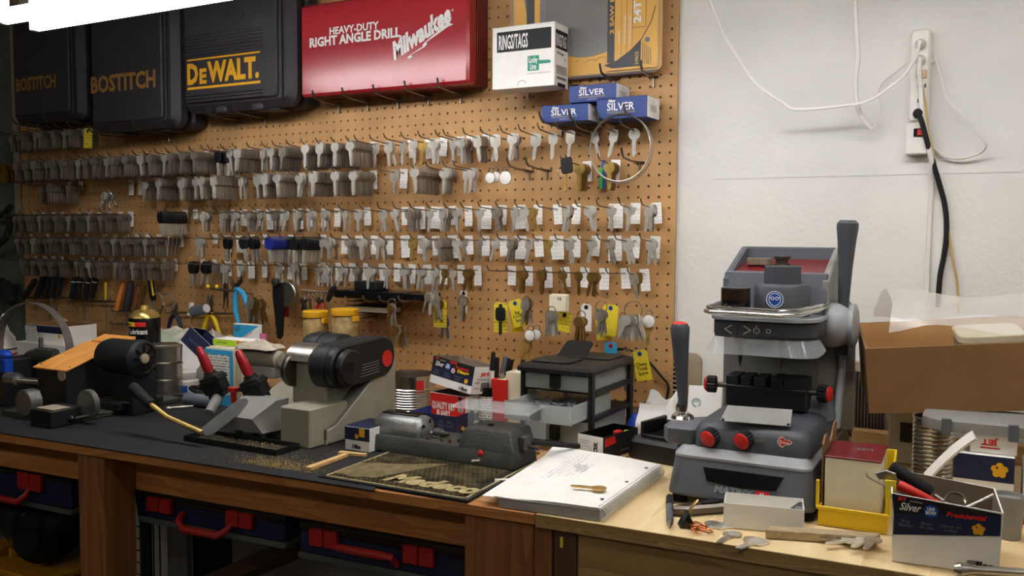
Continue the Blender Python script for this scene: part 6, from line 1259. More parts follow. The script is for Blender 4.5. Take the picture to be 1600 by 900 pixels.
tool('spanner', 'slim steel spanner poking up at the right end of the tool carton', 'wrench', [('spanner_body', [a-(b_-a)*.4, a, b_, c_], [.006, .005, .003, .0022], 'steel', None)])
q = in_box(1388, 758, .01); single('yellow_fob', G().box(q.x-.004, q.y+.01, q.z-.022, q.x+.010, q.y+.013, q.z+.004, .001), 'yellow_tag', 'small yellow tag tucked into the left end of the tool carton', 'tag', mat=f0.copy())
a, b_ = B(1490, 901), B(1600, 908); d = b_-a; single('steel_bar_tool', G().ring([a+Vector((0, 0, .0105)), a+Vector((.006, 0, .0105)), a+d*.25+Vector((0, 0, .0105)), b_+d*.3+Vector((0, 0, .0105))], [.006, .010, .006, .006], 12), 'steel', 'steel ratchet handle at the bottom right corner of the bench', 'tool')

# ================================================================== stacks at the right end
b = at_z(1458, 752, BZ); y = 1.73; r = (at_y(1490, 700, y).x-at_y(1424, 700, y).x)/2; cx_ = at_y(1457, 700, y).x; H = at_y(1457, 652, y-r*.3).z-BZ
t = thing('ribbed_tin', 'tall ribbed golden tin can under the cardboard box', 'can', (cx_, y, BZ)); pr = [(r*.98, 0), (r, .002)]
for k in range(14): z = .006+k*(H-.014)/14; s_ = (H-.014)/14; pr += [(r*.945, z), (r, z+s_*.4), (r, z+s_*.6), (r*.945, z+s_)]
pr += [(r, H-.002), (r*.99, H), (r*.95, H), (r*.94, .004), (0, .004)]
obj('can_body', G().lathe(pr, 40), 'tin', t)
# key blank carton and inverted carton on it
P0 = at_y(1487, 790, 1.53); wd = at_y(1583, 790, 1.53).x-P0.x; h1 = at_y(1487, 706, 1.53).z-BZ-.0
t = carton('blank_key_carton', 'white and navy key blank carton standing behind the tool carton', (P0.x, 1.53, BZ), wd, .11, h1, 'white_card'); p = Print((0, 0, 0), (1, 0, 0), (0, 0, 1)); p.rect(0, h1*.62, wd, h1, 'navy'); key_head(p, wd*.76, h1*.80, h1*.11); ilco_logo(p, wd*.50, h1*.20, wd*.40, h1*.14); p.build(t)
P2 = at_y(1515, 707, 1.545); h2 = at_y(1515, 677, 1.545).z-BZ-h1; wd2 = at_y(1590, 690, 1.545).x-P2.x
t = carton('upturned_carton', 'upside down white carton with red lettering on the navy carton', (P2.x, 1.545, BZ+h1+.0005), wd2, .10, h2, 'white_card'); p = Print((0, 0, 0), (1, 0, 0), (0, 0, 1)); p.text('JET', wd2*.62, h2*.80, wd2*.38, h2*.38, 'red_print', .05, 0, PI).rect(wd2*.2, h2*.14, wd2*.66, h2*.24, 'red_print') if False else p.text('JET', wd2*.60, h2*.85, wd2*.36, h2*.42, 'red_print', .05, 0, PI).rect(wd2*.22, h2*.26, wd2*.64, h2*.34, 'red_print'); p.build(t)
ZB2 = h1+h2+.0005
# grey plastic handle frame on top
a, c2 = at_y(1440, 672, 1.56), at_y(1625, 675, 1.56); t = thing('grey_plastic_frame', 'grey plastic carrying frame lying on the upturned carton below the cardboard box', 'frame', (a.x, 1.56, BZ+ZB2+.0006)); L_ = c2.x-a.x; fh = .019
def barp(x0, x1): return [(x0+.012, -.012), (x0+.03, -.022), (x1, -.022), (x1, .10), (x0+.03, .10), (x0, .06), (x0, .01)]
g = G(); loft(g, [(barp(0, L_), 0), (barp(-.001, L_), .004), (barp(0, L_), fh-.003), (inset(barp(0, L_), .004), fh)]); obj('frame_body', g, 'machine_grey', t)
for f_ in (.18, .74): obj('strap_rib', G().box(L_*f_, -.027, -.006, L_*f_+.014, -.0225, fh+.002, .002), 'slate', t)
# curved white strip leaning
g = G(); a, b_, c_ = at_y(1447, 752, 1.50), at_y(1490, 705, 1.50), at_y(1524, 685, 1.50); 
def cs(u, v): q = a.lerp(b_, u).lerp(b_.lerp(c_, u), u); nrm = Vector((-.5, 0, .8)); return q+Vector((0, .018*v, 0))+nrm*(.010*v)
single('curved_trim', g.sheet(cs, 10, 2, .004), 'white_plastic', 'curved white plastic trim strip leaning between tool carton and tin', 'trim strip')
b = at_z(1566, 868, BZ); y = 1.40; cx_ = at_y(1566, 800, 1.44).x; r = .022; H = at_y(1566, 786, 1.44-r).z-BZ; single('grey_cup', G().lathe([(r*.8, 0), (r, H-.004), (r, H), (r*.9, H), (r*.86, H-.006), (0, H-.007)], 24), 'machine_grey', 'grey lidded cup standing right of the tool carton', 'cup', mat=T(cx_+.008, 1.47, BZ))
P0 = at_y(1592, 790, 1.56); t = carton('side_carton', 'white and brown carton at the right edge behind the grey cup', (max(P0.x, .052), 1.545, BZ), .10, .10, at_y(1592, 728, 1.56).z-BZ, 'white_card'); p = Print((0, 0, 0), (1, 0, 0), (0, 0, 1)); p.rect(0, .0, .1, .02, 'red_print').rect(.003, .03, .02, .05, 'label_print'); p.build(t)
# beige device behind the tin
P0 = at_y(1390, 740, 1.90); wd = at_y(1442, 740, 1.90).x-P0.x; h = at_y(1390, 646, 1.90).z-BZ
t = thing('beige_device', 'beige electrical box with a dark panel behind the ribbed tin', 'device', (P0.x, 1.845, BZ)); obj('housing', G().box(0, 0, 0, wd+.05, .06, h+.03, .003), 'cream', t); obj('dark_panel', G().box(wd*.35, -.002, h*.5, wd*.35+.04, -.0003, h*.95, .001), 'black_gloss', t)
# cardboard box with bag
al, ar = at_y(1358, 646, 1.60), at_y(1600, 642, 1.64); ex = (ar-al).normalized(); f0 = frame(al, ex, Vector((0, .14, 1)) if False else Vector((-.02, -.10, 1))); 
H = .112; L_ = .40; dep = .23
R3 = Matrix((ex, f0.to_3x3() @ Vector((0, 0, -1)), f0.to_3x3() @ Vector((0, 1, 0)))).transposed().to_4x4(); R3.translation = al
t = thing('cardboard_box', 'open brown cardboard box resting on the tin and grey frame, right edge', 'box', mat=R3)
g = G(); g.tray(0, 0, 0, L_, dep, H, .004, mi_in=1); obj('carton', g, ['kraft', 'kraft_light'], t)
def bagf(u, v):
    x = .04+u*.34; y = .03+v*.18; e = min(1, 4*min(u, 1-u)+.25); 
    z = .10+.085*(1-.35*u)*math.sin(PI*(.12+.80*v))+.008*math.sin(9*u+3*v)*e+.006*math.sin(14*v+5*u)
    return Vector((x+.012*math.sin(5*v), y, z))
o = single('plastic_bag', G().sheet(bagf, 22, 16, .0004), 'bag_film', 'crumpled clear plastic bag bulging out of the cardboard box', 'bag', mat=R3.copy(), smooth=80)
c = R3.inverted() @ at_y(1545, 528, 1.72); t2 = thing('lidded_tub', 'cream lidded tub inside the cardboard box under the bag', 'tub', mat=R3 @ T(c.x, .10, .005)); obj('tub_body', G().rbox(-.05, -.05, 0, .05, .05, .096, .02), 'machine_grey', t2); obj('tub_lid', G().rbox(-.052, -.052, .0963, .052, .052, .110, .02), 'cream', t2)

# ================================================================== things on the white wall
def wl(px, py, d=0.): return at_y(px, py, WALLY-d)
a, b_, c_ = wl(1040, 548), wl(1098, 548), wl(1098, 640); t = thing('wall_vent', 'beige vent with dark horizontal louvres low on the wall behind the left lever', 'vent', (a.x, WALLY, c_.z)); wd, h = b_.x-a.x, a.z-c_.z
up = frame((0, 0, 0), (1, 0, 0), (0, 0, 1)); obj('vent_frame', G().prism(rrect(0, 0, wd, h, .018, 5), 0.0, .006, .002, 0, up), 'vent_beige', t); lw = wl(1076, 560).x-a.x
obj('vent_recess', G().box(.004, -.0068, .005, lw, -.0062, h-.028), 'vent_dark', t)
for k in range(9): obj('louvre', G().box(.004, -.012, .008+k*(h-.036)/9, lw, -.007, .012+k*(h-.036)/9, .0006), 'vent_beige', t)
a, b_, c_ = wl(1322, 562), wl(1425, 562), wl(1378, 694); t = thing('wall_heater', 'beige framed wall heater with brown vertical grille behind the cardboard box', 'heater', (a.x, WALLY, c_.z)); wd, h = b_.x-a.x, a.z-c_.z
obj('heater_frame', G().box(0, -.012, 0, wd, 0, h, .003), 'vent_beige', t); obj('grille_recess', G().prism(rrect(.004, .012, wd*.62, h-.022, .01, 3), .0123, .0135, 0, 0, up), 'vent_dark', t)
for k in range(12): obj('grille_bar', G().box(.008+k*(wd*.6)/12, -.018, .014, .008+k*(wd*.6)/12+.0038, -.0136, h-.025, .0006), 'grille_brown', t)
# power strip with plugs and cords
a, b_, c_ = wl(1424, 50), wl(1457, 50), wl(1424, 243); wd, h = b_.x-a.x, a.z-c_.z; O = Vector((a.x, WALLY, c_.z))
t = thing('power_strip', 'white six outlet power strip with red switch hung upright on the white wall', 'power strip', tuple(O)); D = .026
obj('strip_body', G().prism(rrect(0, h*.26, wd, h, .010, 4), .0005, D, .004, 0, up).prism(rrect(.0035, h*.27, wd-.0035, h-.006, .007, 4), D+.0002, D+.002, .001, 0, up), 'white_plastic', t); obj('switch_housing', G().prism(rrect(-.002, 0, wd+.002, h*.255, .003, 2), .0005, D+.004, .002, 0, up), 'white_plastic', t)
def sp(px, py, d=0.): q = at_y(px, py, WALLY-D-.003-d)-O; return q
for k, (py, m_) in enumerate(((80, None), (103, None), (116, 'outlet_tan'), (134, 0), (157, 0), (176, None))):
    q = sp(1440, py)
    if m_ == 0:
        for sx in (-.0065, .0065): obj('outlet_slot', G().box(q.x+sx-.0012, -D-.0032, q.z-.004, q.x+sx+.0012, -D-.0021, q.z+.004), 'print_black', t)
    elif m_: obj('outlet_cap', G().rbox(q.x-.010, -D-.006, q.z-.008, q.x+.010, -D-.0022, q.z+.008, .004, .001) if False else G().box(q.x-.010, -D-.006, q.z-.008, q.x+.010, -D-.0022, q.z+.008, .003), m_, t, 'tan outlet cap')
q = sp(1437, 207); sw = obj('rocker_switch', G().box(q.x-.011, -D-.008, q.z-.008, q.x+.008, -D-.0042, q.z+.008, .001), 'black_gloss', t); obj('rocker', G().box(q.x-.004, -D-.0105, q.z-.006, q.x+.007, -D-.0081, q.z+.006, .0008), 'red', sw, 'lit red rocker')
obj('hanger_tab', G().prism([(wd, h*.78), (wd+.006, h*.77), (wd+.006, h*.74), (wd, h*.73)], .001, .006, 0, 0, up), 'white_plastic', t)
def cord(name, label, pts, r, m_, flat=1., plug=None, n=8):
    P = [at_y(px, py, WALLY-d) for px, py, d in pts]; out = []
    for i in range(len(P)-1):
        p0, p1, p2, p3 = P[max(i-1, 0)], P[i], P[i+1], P[min(i+2, len(P)-1)]
        for k in range(5):
            u = k/5; out.append(.5*((2*p1)+(-p0+p2)*u+(2*p0-5*p1+4*p2-p3)*u*u+(-p0+3*p1-3*p2+p3)*u**3))
    out.append(P[-1]); t_ = thing(name, label, 'cord', tuple(P[0])); O_ = P[0]
    obj('cable', G().ring([q-O_ for q in out], r, n, flat=flat), m_, t_)
    if plug:
        q = P[plug[0]]-O_; obj('plug', G().lathe([(.008, 0), (.010, .002), (.010, .010), (.006, .018), (.004, .022)], 18, 0, frame(q+Vector((0, plug[1], 0)), (1, 0, 0), (0, 0, 1))), m_, t_)
    return t_
e = .004
cord('electric_cable', 'white flat cord swooping from the top plug across the wall to the pegboard corner', [(1437, 66, D+.026), (1430, 90, .06), (1412, 118, .065), (1385, 140, .07), (1355, 158, .075), (1320, 165, .08), (1245, 171, .085), (1222, 160, .085), (1180, 130, .085), (1150, 85, .08), (1130, 52, .075), (1105, -10, .07)], .0022, 'cord_white', 1.5, (0, .024))
cord('tan_shadow_cord', 'shadow of the first cord modelled as a pale cord on the white wall', [(1132, 52, .012), (1165, 110, .008), (1200, 160, .006), (1232, 191, .006), (1280, 203, .006), (1340, 210, .006), (1395, 210, .006), (1424, 200, .006)], .0022, 'white_paint', 1.4) if False else None  # switched off: a cord shape in place of the first cord's cast shadow
cord('electric_cable', 'white flat cord hanging from above with a cut end over the wall', [(1336, -10, .06), (1338, 40, .06), (1341, 90, .06), (1337, 125, .055), (1340, 165, .05), (1350, 188, .045), (1362, 202, .04)], .0032, 'cord_white', 1.4)
cord('electric_cable', 'thin white cord curling from the cut end up to the power strip', [(1364, 203, .04), (1372, 182, .03), (1376, 165, .022), (1373, 145, .015), (1380, 128, .012), (1400, 112, .02), (1418, 98, .02)], .0016, 'cord_white')
cord('electric_cable', 'white flat cord looping right of the power strip and back under it', [(1460, 85, .008), (1468, 110, .02), (1477, 145, .03), (1486, 162, .035), (1505, 180, .04), (1522, 200, .035), (1540, 225, .03), (1530, 240, .02), (1500, 248, .015), (1475, 244, .012), (1458, 230, .008)], .0021, 'cord_white', 1.5)
cord('electric_cable', 'white flat cord running from the second plug down over the strip switch', [(1437, 92, D+.022), (1436, 110, D+.024), (1438, 135, D+.014), (1440, 165, D+.012), (1444, 195, D+.012), (1450, 225, D+.012), (1456, 255, .03), (1455, 300, .006), (1450, 400, .006), (1448, 480, .006)], .0030, 'cord_white', 1.6, (0, .02))
cord('electric_cable', 'thick black cord hanging from the lowest plug down behind the cardboard box', [(1434, 176, D+.022), (1440, 190, D+.022), (1447, 215, D+.016), (1455, 245, .030), (1467, 285, .02), (1477, 325, .012), (1479, 365, .008), (1475, 400, .008), (1469, 430, .008), (1465, 480, .008)], .0052, 'black_rubber', 1., (0, .020))
cord('electric_cable', 'thin tan cord hanging beside the black cord down to the cardboard box', [(1441, 134, D+.004), (1446, 165, D+.010), (1450, 200, D+.010), (1457, 235, D+.006), (1468, 290, .012), (1480, 350, .008), (1488, 400, .008), (1495, 440, .008), (1498, 490, .008)], .0024, 'cord_tan')
cord('electric_cable', 'thin black cord running down the lower right corner of the pegboard', [(958, 545, .02), (985, 548, .03), (1010, 562, .03), (1035, 590, .026), (1043, 600, .022), (1044, 612, .02), (1038, 640, .02)], .003, 'black_rubber')

# ================================================================== tools hanging on the pegboard
def tube_thing(name, label, cat, parts, at):
    """a hung tool made of swept parts: (part name, [(px, py, d)...], radii, material, label)"""
    O = W(*at); t_ = thing(name, label, cat, tuple(O))
    for nm, pts, rr, mt_, lab in parts: obj(nm, G().ring([W(*p)-O for p in pts], rr, 10), mt_, t_, lab)
    return t_
def wire_rack(label, px0, px1, py0, py1, d, tips=2):
    a, b_ = W(px0, py0, d), W(px1, py1, d); t_ = thing('tool_rack', label, 'rack', tuple(a)); q = b_-a
    obj('rack_wire', G().ring([Vector((0, 0, .012)), Vector((0, 0, 0)), q, q+Vector((0, 0, .018))], .0022, 7), 'wire', t_); obj('rack_wire', G().ring([Vector((0, d-.014, 0)), Vector((q.x, d-.014, q.z))], .0022, 7), 'wire', t_)
    for u in (0, .33, .66, 1): obj('cross_wire', G().ring([q*u, q*u+Vector((0, d-.001, 0))], .0018, 6), 'wire', t_)
    return t_
wire_rack('wire tool rack of black handled drivers, left of the two long ones', 30, 103, 466, 466, .05); wire_rack('wire tool rack of white ringed drivers beside the black handled ones', 104, 172, 470, 472, .05)
for i, (x0, y0, x1, y1, sh) in enumerate(((37, 466, 56, 437, 0), (57, 465, 70, 428, 20), (70, 464, 79, 430, 8), (80, 464, 86, 430, 36), (90, 463, 95, 429, 30))):
    ps = [('handle', [(x0, y0, .035), (x0+(x1-x0)*.1, y0+(y1-y0)*.1, .035), (x0+(x1-x0)*.9, y0+(y1-y0)*.9, .035), (x1, y1, .035)], [.008, .0115, .0105, .006], 'black_rubber', None)]
    if sh: ps.append(('shaft', [(x0-2, y0+sh, .035), (x0, y0+1, .035)], [.003, .003], 'steel', None))
    tube_thing('driver', 'black handled driver in the left wire rack, %s from the left' % nth(i+1), 'screwdriver', ps, (x0, y0, .035))
for i, (x0, y0, x1, y1, sh) in enumerate(((112, 467, 117, 432, 6), (122, 468, 125, 432, 24), (133, 468, 138, 433, 32), (143, 468, 150, 432, 8))):
    f = lambda u: (x0+(x1-x0)*u, y0+(y1-y0)*u, .035)
    tube_thing('nut_driver', 'black nut driver with white rings, %s from the left in its rack' % nth(i+1), 'screwdriver', [('handle', [f(0), f(.08), f(.75)], [.006, .0095, .0095], 'black_rubber', None), ('end_cap', [f(.8), f(.95), f(1)], [.0105, .0105, .006], 'black_rubber', None), ('white_ring', [f(.755), f(.795)], [.0098, .0098], 'white_plastic', 'white ring'), ('shaft', [(x0-1, y0+sh, .035), f(0)], [.0028, .0028], 'steel', None)], (x0, y0, .035))
tube_thing('slim_screwdriver', 'slim screwdriver with a pale yellow handle at the right end of the ringed rack', 'screwdriver', [('handle', [(165, 468, .035), (165, 441, .035)], [.0035, .0045], 'yellow_tag', None), ('shaft', [(168, 522, .03), (165, 469, .035)], [.002, .002], 'steel', None)], (165, 468, .035))
wire_rack('small double wire rack of mixed tools behind the spray can', 174, 207, 486, 488, .045); wire_rack('lower wire of the small rack behind the spray can', 172, 205, 507, 508, .045)
for x0, y0, x1, y1, r, m_, sx, sy, lab in ((182, 486, 193, 441, .0085, 'orange_print', 170, 525, 'orange and black handled awl at the left of the small rack'), (197, 487, 205, 440, .013, 'case_black', 194, 520, 'thick dark brown handled driver in the small rack'), (209, 487, 218, 446, .0075, 'fir_post', 200, 520, 'brown wooden handled tool in the small rack'), (219, 487, 227, 446, .006, 'brass_dark', 216, 500, 'ochre handled slim tool right of the wooden one'), (240, 470, 234, 432, .010, 'black_plastic', 242, 500, 'black knife with a yellow stripe left of the scissors')):
    f = lambda u: (x0+(x1-x0)*u, y0+(y1-y0)*u, .03)
    ps = [('handle', [f(0), f(.12), f(.85), f(1)], [r*.7, r, r, r*.6], m_, None), ('shaft', [(sx, sy, .03), f(0)], [.003, .003], 'steel', None)]
    if m_ == 'black_plastic': ps.append(('yellow_stripe', [(239.5, 462, .043), (236, 436, .043)], [.003, .003], 'yellow', 'yellow stripe'))
    tube_thing('hand_tool', lab, 'hand tool', ps, (x0, y0, .03))
def hoop(px, py, rx, ry, d, n=16): return [(px+rx*math.cos(2*PI*k/n), py+ry*math.sin(2*PI*k/n), d) for k in range(n)]
O = W(250, 490, .03); t = thing('scissors', 'steel scissors hanging handles up right of the spray can', 'scissors', tuple(O))
for nm, pts, cl in (('finger_loop', hoop(246, 472, 8, 15, .03), True), ('finger_loop', hoop(262, 469, 8, 10, .03), True), ('arm', [(240, 486, .03), (247, 495, .03), (250, 492, .03), (255, 478, .03)], False)):
    obj(nm, G().ring([W(*p)-O for p in pts], .0028, 8, cl), 'steel', t)
obj('blade', G().ring([W(246, 493, .03)-O, W(246, 512, .03)-O, W(243, 535, .03)-O], [.007, .007, .001], 6, flat=.3), 'steel', t)
wire_rack('long wire bar holding pliers right of the scissors', 258, 352, 489, 491, .045)
def pliers(label, hx, hy, jaw, hands, hm, d=.04, hr=.006, nm='pliers'):
    O = W(hx, hy, d); t_ = thing(nm, label, 'pliers', tuple(O))
    for j in jaw: obj('jaw', G().ring([W(hx, hy, d)-O, W((hx+j[0])/2+.3*(j[0]-hx), (hy+j[1])/2, d)-O, W(j[0], j[1], d)-O], [.007, .006, .0018], 8), 'steel_dark', t_)
    obj('pivot', G().lathe([(.009, -.006), (.009, .006)], 14, 0, frame((0, 0, 0), (1, 0, 0), (0, 0, 1))), 'steel_dark', t_)
    for h in hands: obj('handle', G().ring([W(hx, hy, d)-O]+[W(p[0], p[1], d)-O for p in h], [hr*.8]+[hr]*(len(h)-1)+[hr*.8], 10), hm, t_)
    return t_
pliers('dark handled pliers hanging on the left end of the wire bar', 273, 489, [(270, 473), (276, 473)], [[(267, 498), (263, 512)], [(279, 498), (283, 512)]], 'navy', hr=.007)
pliers('yellow handled needle nose pliers hanging points up on the wire bar', 328, 487, [(325, 460), (331, 460)], [[(322, 500), (316, 522)], [(336, 500), (343, 522)]], 'yellow', hr=.0075)
tube_thing('grey_roll', 'grey cylindrical grip with white end lying on the wire bar', 'grip', [('grey_body', [(302, 487, .06), (322, 482, .06)], [.017, .017], 'grey_grip', None), ('end_disc', [(322.3, 482, .06), (323.5, 481.7, .06)], [.014, .013], 'cord_white', None)], (302, 487, .06))
O = W(299, 490, .05); t = thing('white_clamp', 'small white clamp standing on the wire bar left of the grey grip', 'clamp', tuple(O)); obj('clamp_body', G().box(-.006, -.006, -.004, .008, .006, .034, .003).box(-.012, -.007, -.007, .018, .007, .003, .002), 'cord_white', t); obj('clamp_screw', G().cyl((0, 0, -.0075), (0, 0, -.03), .003), 'steel', t)
tube_thing('tweezers', 'long dark steel tweezers hanging left of the blue handled pliers', 'tweezers', [('arm', [(352, 432, .06), (351, 460, .06), (349, 483, .06)], [.004, .0045, .0012], 'steel_dark', None), ('arm', [(353, 432, .06), (355, 460, .06), (356, 483, .06)], [.004, .0045, .0012], 'steel_dark', None)], (352, 432, .06))
pliers('bright blue handled pliers hanging open left of the old keys', 369, 449, [(362, 436), (378, 430)], [[(367, 465), (368, 485), (373, 504)], [(380, 458), (388, 478), (399, 502)]], 'blue_plastic' if False else 'cyan_print', .07, .008)
for i, x in enumerate((325, 339)):
    O = W(x+58, 458+i, 0); tip = W(x, 448, .14)-O; t = thing('tipped_hook', 'long wire hook with a yellow rubber tip, ' + ('left one', 'right one')[i], 'hook', tuple(O)); obj('prong', G().ring([Vector((0, -.004, 0)), tip*.9+Vector((0, 0, -.004)), tip], .0026, 7), 'wire', t); obj('rubber_tip', G().ball(tip, .006, 10, 7), 'yellow', t, 'yellow rubber tip')
# sheathed saw, tape rolls
O = W(436, 445, .07); t = thing('sheathed_saw', 'long black sheathed saw blade hanging before the tape rolls', 'saw', tuple(O)); f0 = frame((0, 0, 0), (1, 0, 0), (0, 0, 1))
q = [W(*p, .07)-O for p in ((427, 442), (443, 442), (444, 470), (442, 525), (438, 530), (434, 528), (430, 490), (427, 462))]; obj('sheath', G().prism([(p.x, p.z) for p in reversed(q)], -.004, .004, .001, 0, f0), 'black_plastic', t)
obj('handle_knob', G().lathe([(.006, 0), (.012, .002), (.012, .012), (.006, .014)], 16, 0, frame((-.006, -.002, .012), (0, 1, 0), (0, 0, 1)) if False else frame((-.004, -.004, .008), (1, 0, 0), (0, 0, 1))), 'steel_dark', t)
for i in range(3):
    p = W(452, 459, .055-.018*i); single('wire_spool', G().lathe([(.010, 0), (.034, .001), (.036, .003), (.036, .013), (.034, .015), (.010, .015)], 28, 0, frame((0, 0, 0), (1, 0, 0), (0, 0, 1))), 'steel', 'silver spool on the hook behind the black sheath, ' + ('front', 'middle', 'rear')[i] + ' of three', 'spool', mat=T(p.x, p.y, p.z))
tube_thing('red_handle_tool', 'red handled tool hanging just right of the black sheath', 'hand tool', [('handle', [(447, 474, .03), (447, 495, .03)], [.009, .008], 'red_paint', None)], (447, 474, .03))
# rings with small snips
O = W(490, 458, .05); t = thing('ring_hook_set', 'row of split rings hanging on a wire bar above the yellow lidded jars', 'key ring', tuple(O)); obj('bar', G().ring([W(470, 453, .06)-O, W(500, 456, .02)-O, W(516, 458, .0)-O], .0024, 7), 'wire', t)
for k in range(5): obj('split_ring', G().ring([W(477+6*k+5*math.cos(a*PI/8), 463+6*math.sin(a*PI/8), .05-.006*k)-O for a in range(16)], .0016, 6, True), 'chrome', t)
pliers('small black snips hanging from the rings above the left jar', 474, 470, [(471, 464), (477, 464)], [[(474, 482), (474, 490)], [(477, 480), (478, 488)]], 'black_plastic', .055, .005, 'snips')
pliers('small red handled pliers hanging from the rings above the right jar', 500, 470, [(498, 464), (503, 464)], [[(496, 478), (495, 492)], [(505, 478), (506, 492)]], 'red', .05, .004)
tube_thing('dark_scraper', 'dark thin tool hanging between the black snips and red pliers', 'hand tool', [('shaft', [(484, 466, .05), (487, 500, .05)], [.004, .003], 'steel_dark', None)], (484, 466, .05))
tube_thing('black_headlamp', 'black rounded tool hanging left of the flat black box', 'hand tool', [('body', [(512, 470, .05), (519, 455, .05), (524, 448, .05)], [.006, .011, .007], 'black_plastic', None)], (512, 470, .05))
# jars with yellow lids on a hidden shelf bracket
def jar(px, py_t, py_l, py_b, r, y, lab):
    c = at_y(px, py_l, y); zt, zb = at_y(px, py_t, y).z, at_y(px, py_b, y).z; t_ = thing('lidded_jar', lab, 'jar', (c.x, y, BZ)); h = zb-BZ
    obj('jar_body', G().lathe([(r*.9, 0), (r*.97, .004), (r*.97, c.z-BZ-.014), (r*.85, c.z-BZ-.003)], 26), 'jar_plastic', t_); obj('screw_lid', G().lathe([(r*.98, c.z-BZ-.002), (r, c.z-BZ), (r, zt-BZ-.002), (r*.95, zt-BZ)], 26), 'comp_yellow' if False else 'gold_print', t_, 'yellow screw lid')
    obj('lid_tab', G().box(r*.8, -.012, c.z-BZ-.018, r*1.08, .012, c.z-BZ-.003, .002), 'gold_print', t_)
jar(493, 485, 494, 520, .035, 1.86, 'yellow lidded plastic jar of parts behind the black belt guard, left one'); jar(539, 482, 491, 520, .037, 1.86, 'yellow lidded plastic jar of parts behind the black belt guard, right one')
# flat black box and a thin book on hooks
a, b_ = W(520, 465, .10), W(660, 465, .10); c = W(520, 453, .10); wd, h = b_.x-a.x, c.z-a.z; t = thing('flat_black_box', 'long flat black case lying on hooks above the thin book', 'case', tuple(a)); obj('case_body', G().rbox(0, 0, 0, wd*.8, .09, h, .008, .003).rbox(wd*.8+.0005, .004, .003, wd, .09, h-.002, .006, .002), 'black_gloss', t)
p = W(545, 453, .10)-a; q = W(580, 441, .10)-a; obj('upper_block', G().box(p.x, .02, h+.0005, q.x, .08, q.z, .003), 'black_plastic', t)
for i, x in enumerate((565, 592, 616, 645)): p = W(x+26, 464.5); g = G(); g.ring([(0, -.004, 0), (0, -.12, .0), (-.002, -.135, .005), (-.003, -.14, .016)], .0026, 7).ring([(0, -.004, 0), (0, -.004, -.022)], .0024, 6); single('shelf_hook', g, 'wire', 'wire hook carrying the flat black case, %s from the left' % nth(i+1), 'hook', 'hooks under the flat black case', T(p.x, p.y, p.z-.004))
a, b_ = W(540, 487, .07), W(606, 489, .07); wd = b_.x-a.x; t = thing('thin_book', 'thin cream paged book lying flat on hooks under the black case', 'book', tuple(a)); obj('pages', G().box(.002, .002, .0022, wd-.002, .062, .016, .001), 'cream', t); obj('cover', G().box(0, 0, 0, wd, .064, .002, .0006).box(0, 0, .0162, wd, .064, .018, .0006), 'black_plastic', t)
for i, x in enumerate((536, 572)): p = W(x+20, 492); single('shelf_hook', G().ring([(0, -.004, 0), (0, -.085, 0), (0, -.10, .012)], .0024, 7).ring([(0, -.004, 0), (0, -.004, -.022)], .0022, 6), 'wire', 'wire hook carrying the thin book, %s one' % ('left', 'right')[i], 'hook', None, T(p.x, p.y, p.z-.003))
# dark hoses at the far left
O = W(10, 330, .04); t = thing('black_hose_coil', 'black hose loops hanging in the dark left of the pegboard', 'hose', tuple(O))
for k, pts in enumerate(([(-30, 338), (-5, 340), (10, 330), (17, 322)], [(-30, 392), (-5, 385), (10, 372), (16, 350), (12, 335)])): obj('hose', G().ring([W(x, y, .05+.01*k)-O for x, y in pts], .011, 10), 'black_rubber', t)
c = W(6, 470, .04); rag('dark_glove', 'dark work glove hanging at the far left edge of the picture', (c.x, c.y, c.z), .05, .03, .09, 'dark_clutter', 31, 'glove')
for i, (x, y) in enumerate(((828, 267), (856, 266), (1000, 254))): peg_hook(x, y, .12, ('bare wire hook with a crossbar, left of the car key', 'bare wire hook with a crossbar, second left of the car key', 'bare wire hook with a crossbar inside the wire coil')[i])
# ring of galvanised wire
O = W(969, 231, .10); t = thing('wire_coil', 'coil of galvanised wire hanging over the keys by the blue cartons', 'wire coil', tuple(O)); rs = random.Random(3)
for k in range(2):
    R_ = abs(W(969, 284, .10).z-O.z)*(.985+.012*k); obj('wire_turn', G().ring([Vector((R_*(.97+.02*k)*math.cos(a*PI/28+k)+.002*k, -.004+.004*k, R_*(1.0+.01*k)*math.sin(a*PI/28+k)-.003*k)) for a in range(56)], .0014, 7, True), 'steel', t)

# ================================================================== bunches of keys and bright tags on the lower hooks
KM = {}
def km_(kind, m_, s=1.):
    if (kind, m_, s) not in KM: KM[(kind, m_, s)] = key_mesh(kind, m_, s=s)
    return KM[(kind, m_, s)]
def ring_g(r, th=.0012): return G().ring([(r*math.cos(a*PI/9), 0, r*math.sin(a*PI/9)) for a in range(18)], th, 6, True)
rs6 = random.Random(66)
def bunch(px, py, d, keys, lab, ring=.012, spread=.5, cat='key bunch'):
    """split ring on a hook with keys fanned below"""
    p = W(px, py, d); t_ = thing('key_bunch', lab, cat, tuple(p))
    obj('split_ring', ring_g(ring), 'chrome', t_, mat=T(0, 0, -ring+.002, rz=.5)); n = len(keys)
    for i, (kd, m_, s) in enumerate(keys):
        a = (i-(n-1)/2)/max(1, n-1)*spread if n > 1 else rs6.uniform(-.1, .1)
        link('key', km_(kd, m_, s), t_, T(-math.sin(a)*ring*.8, -.0035*i+.004, -ring+.002-math.cos(a)*ring*.8, ry=-a if False else a, rz=rs6.uniform(-.5, .5)))
    return t_
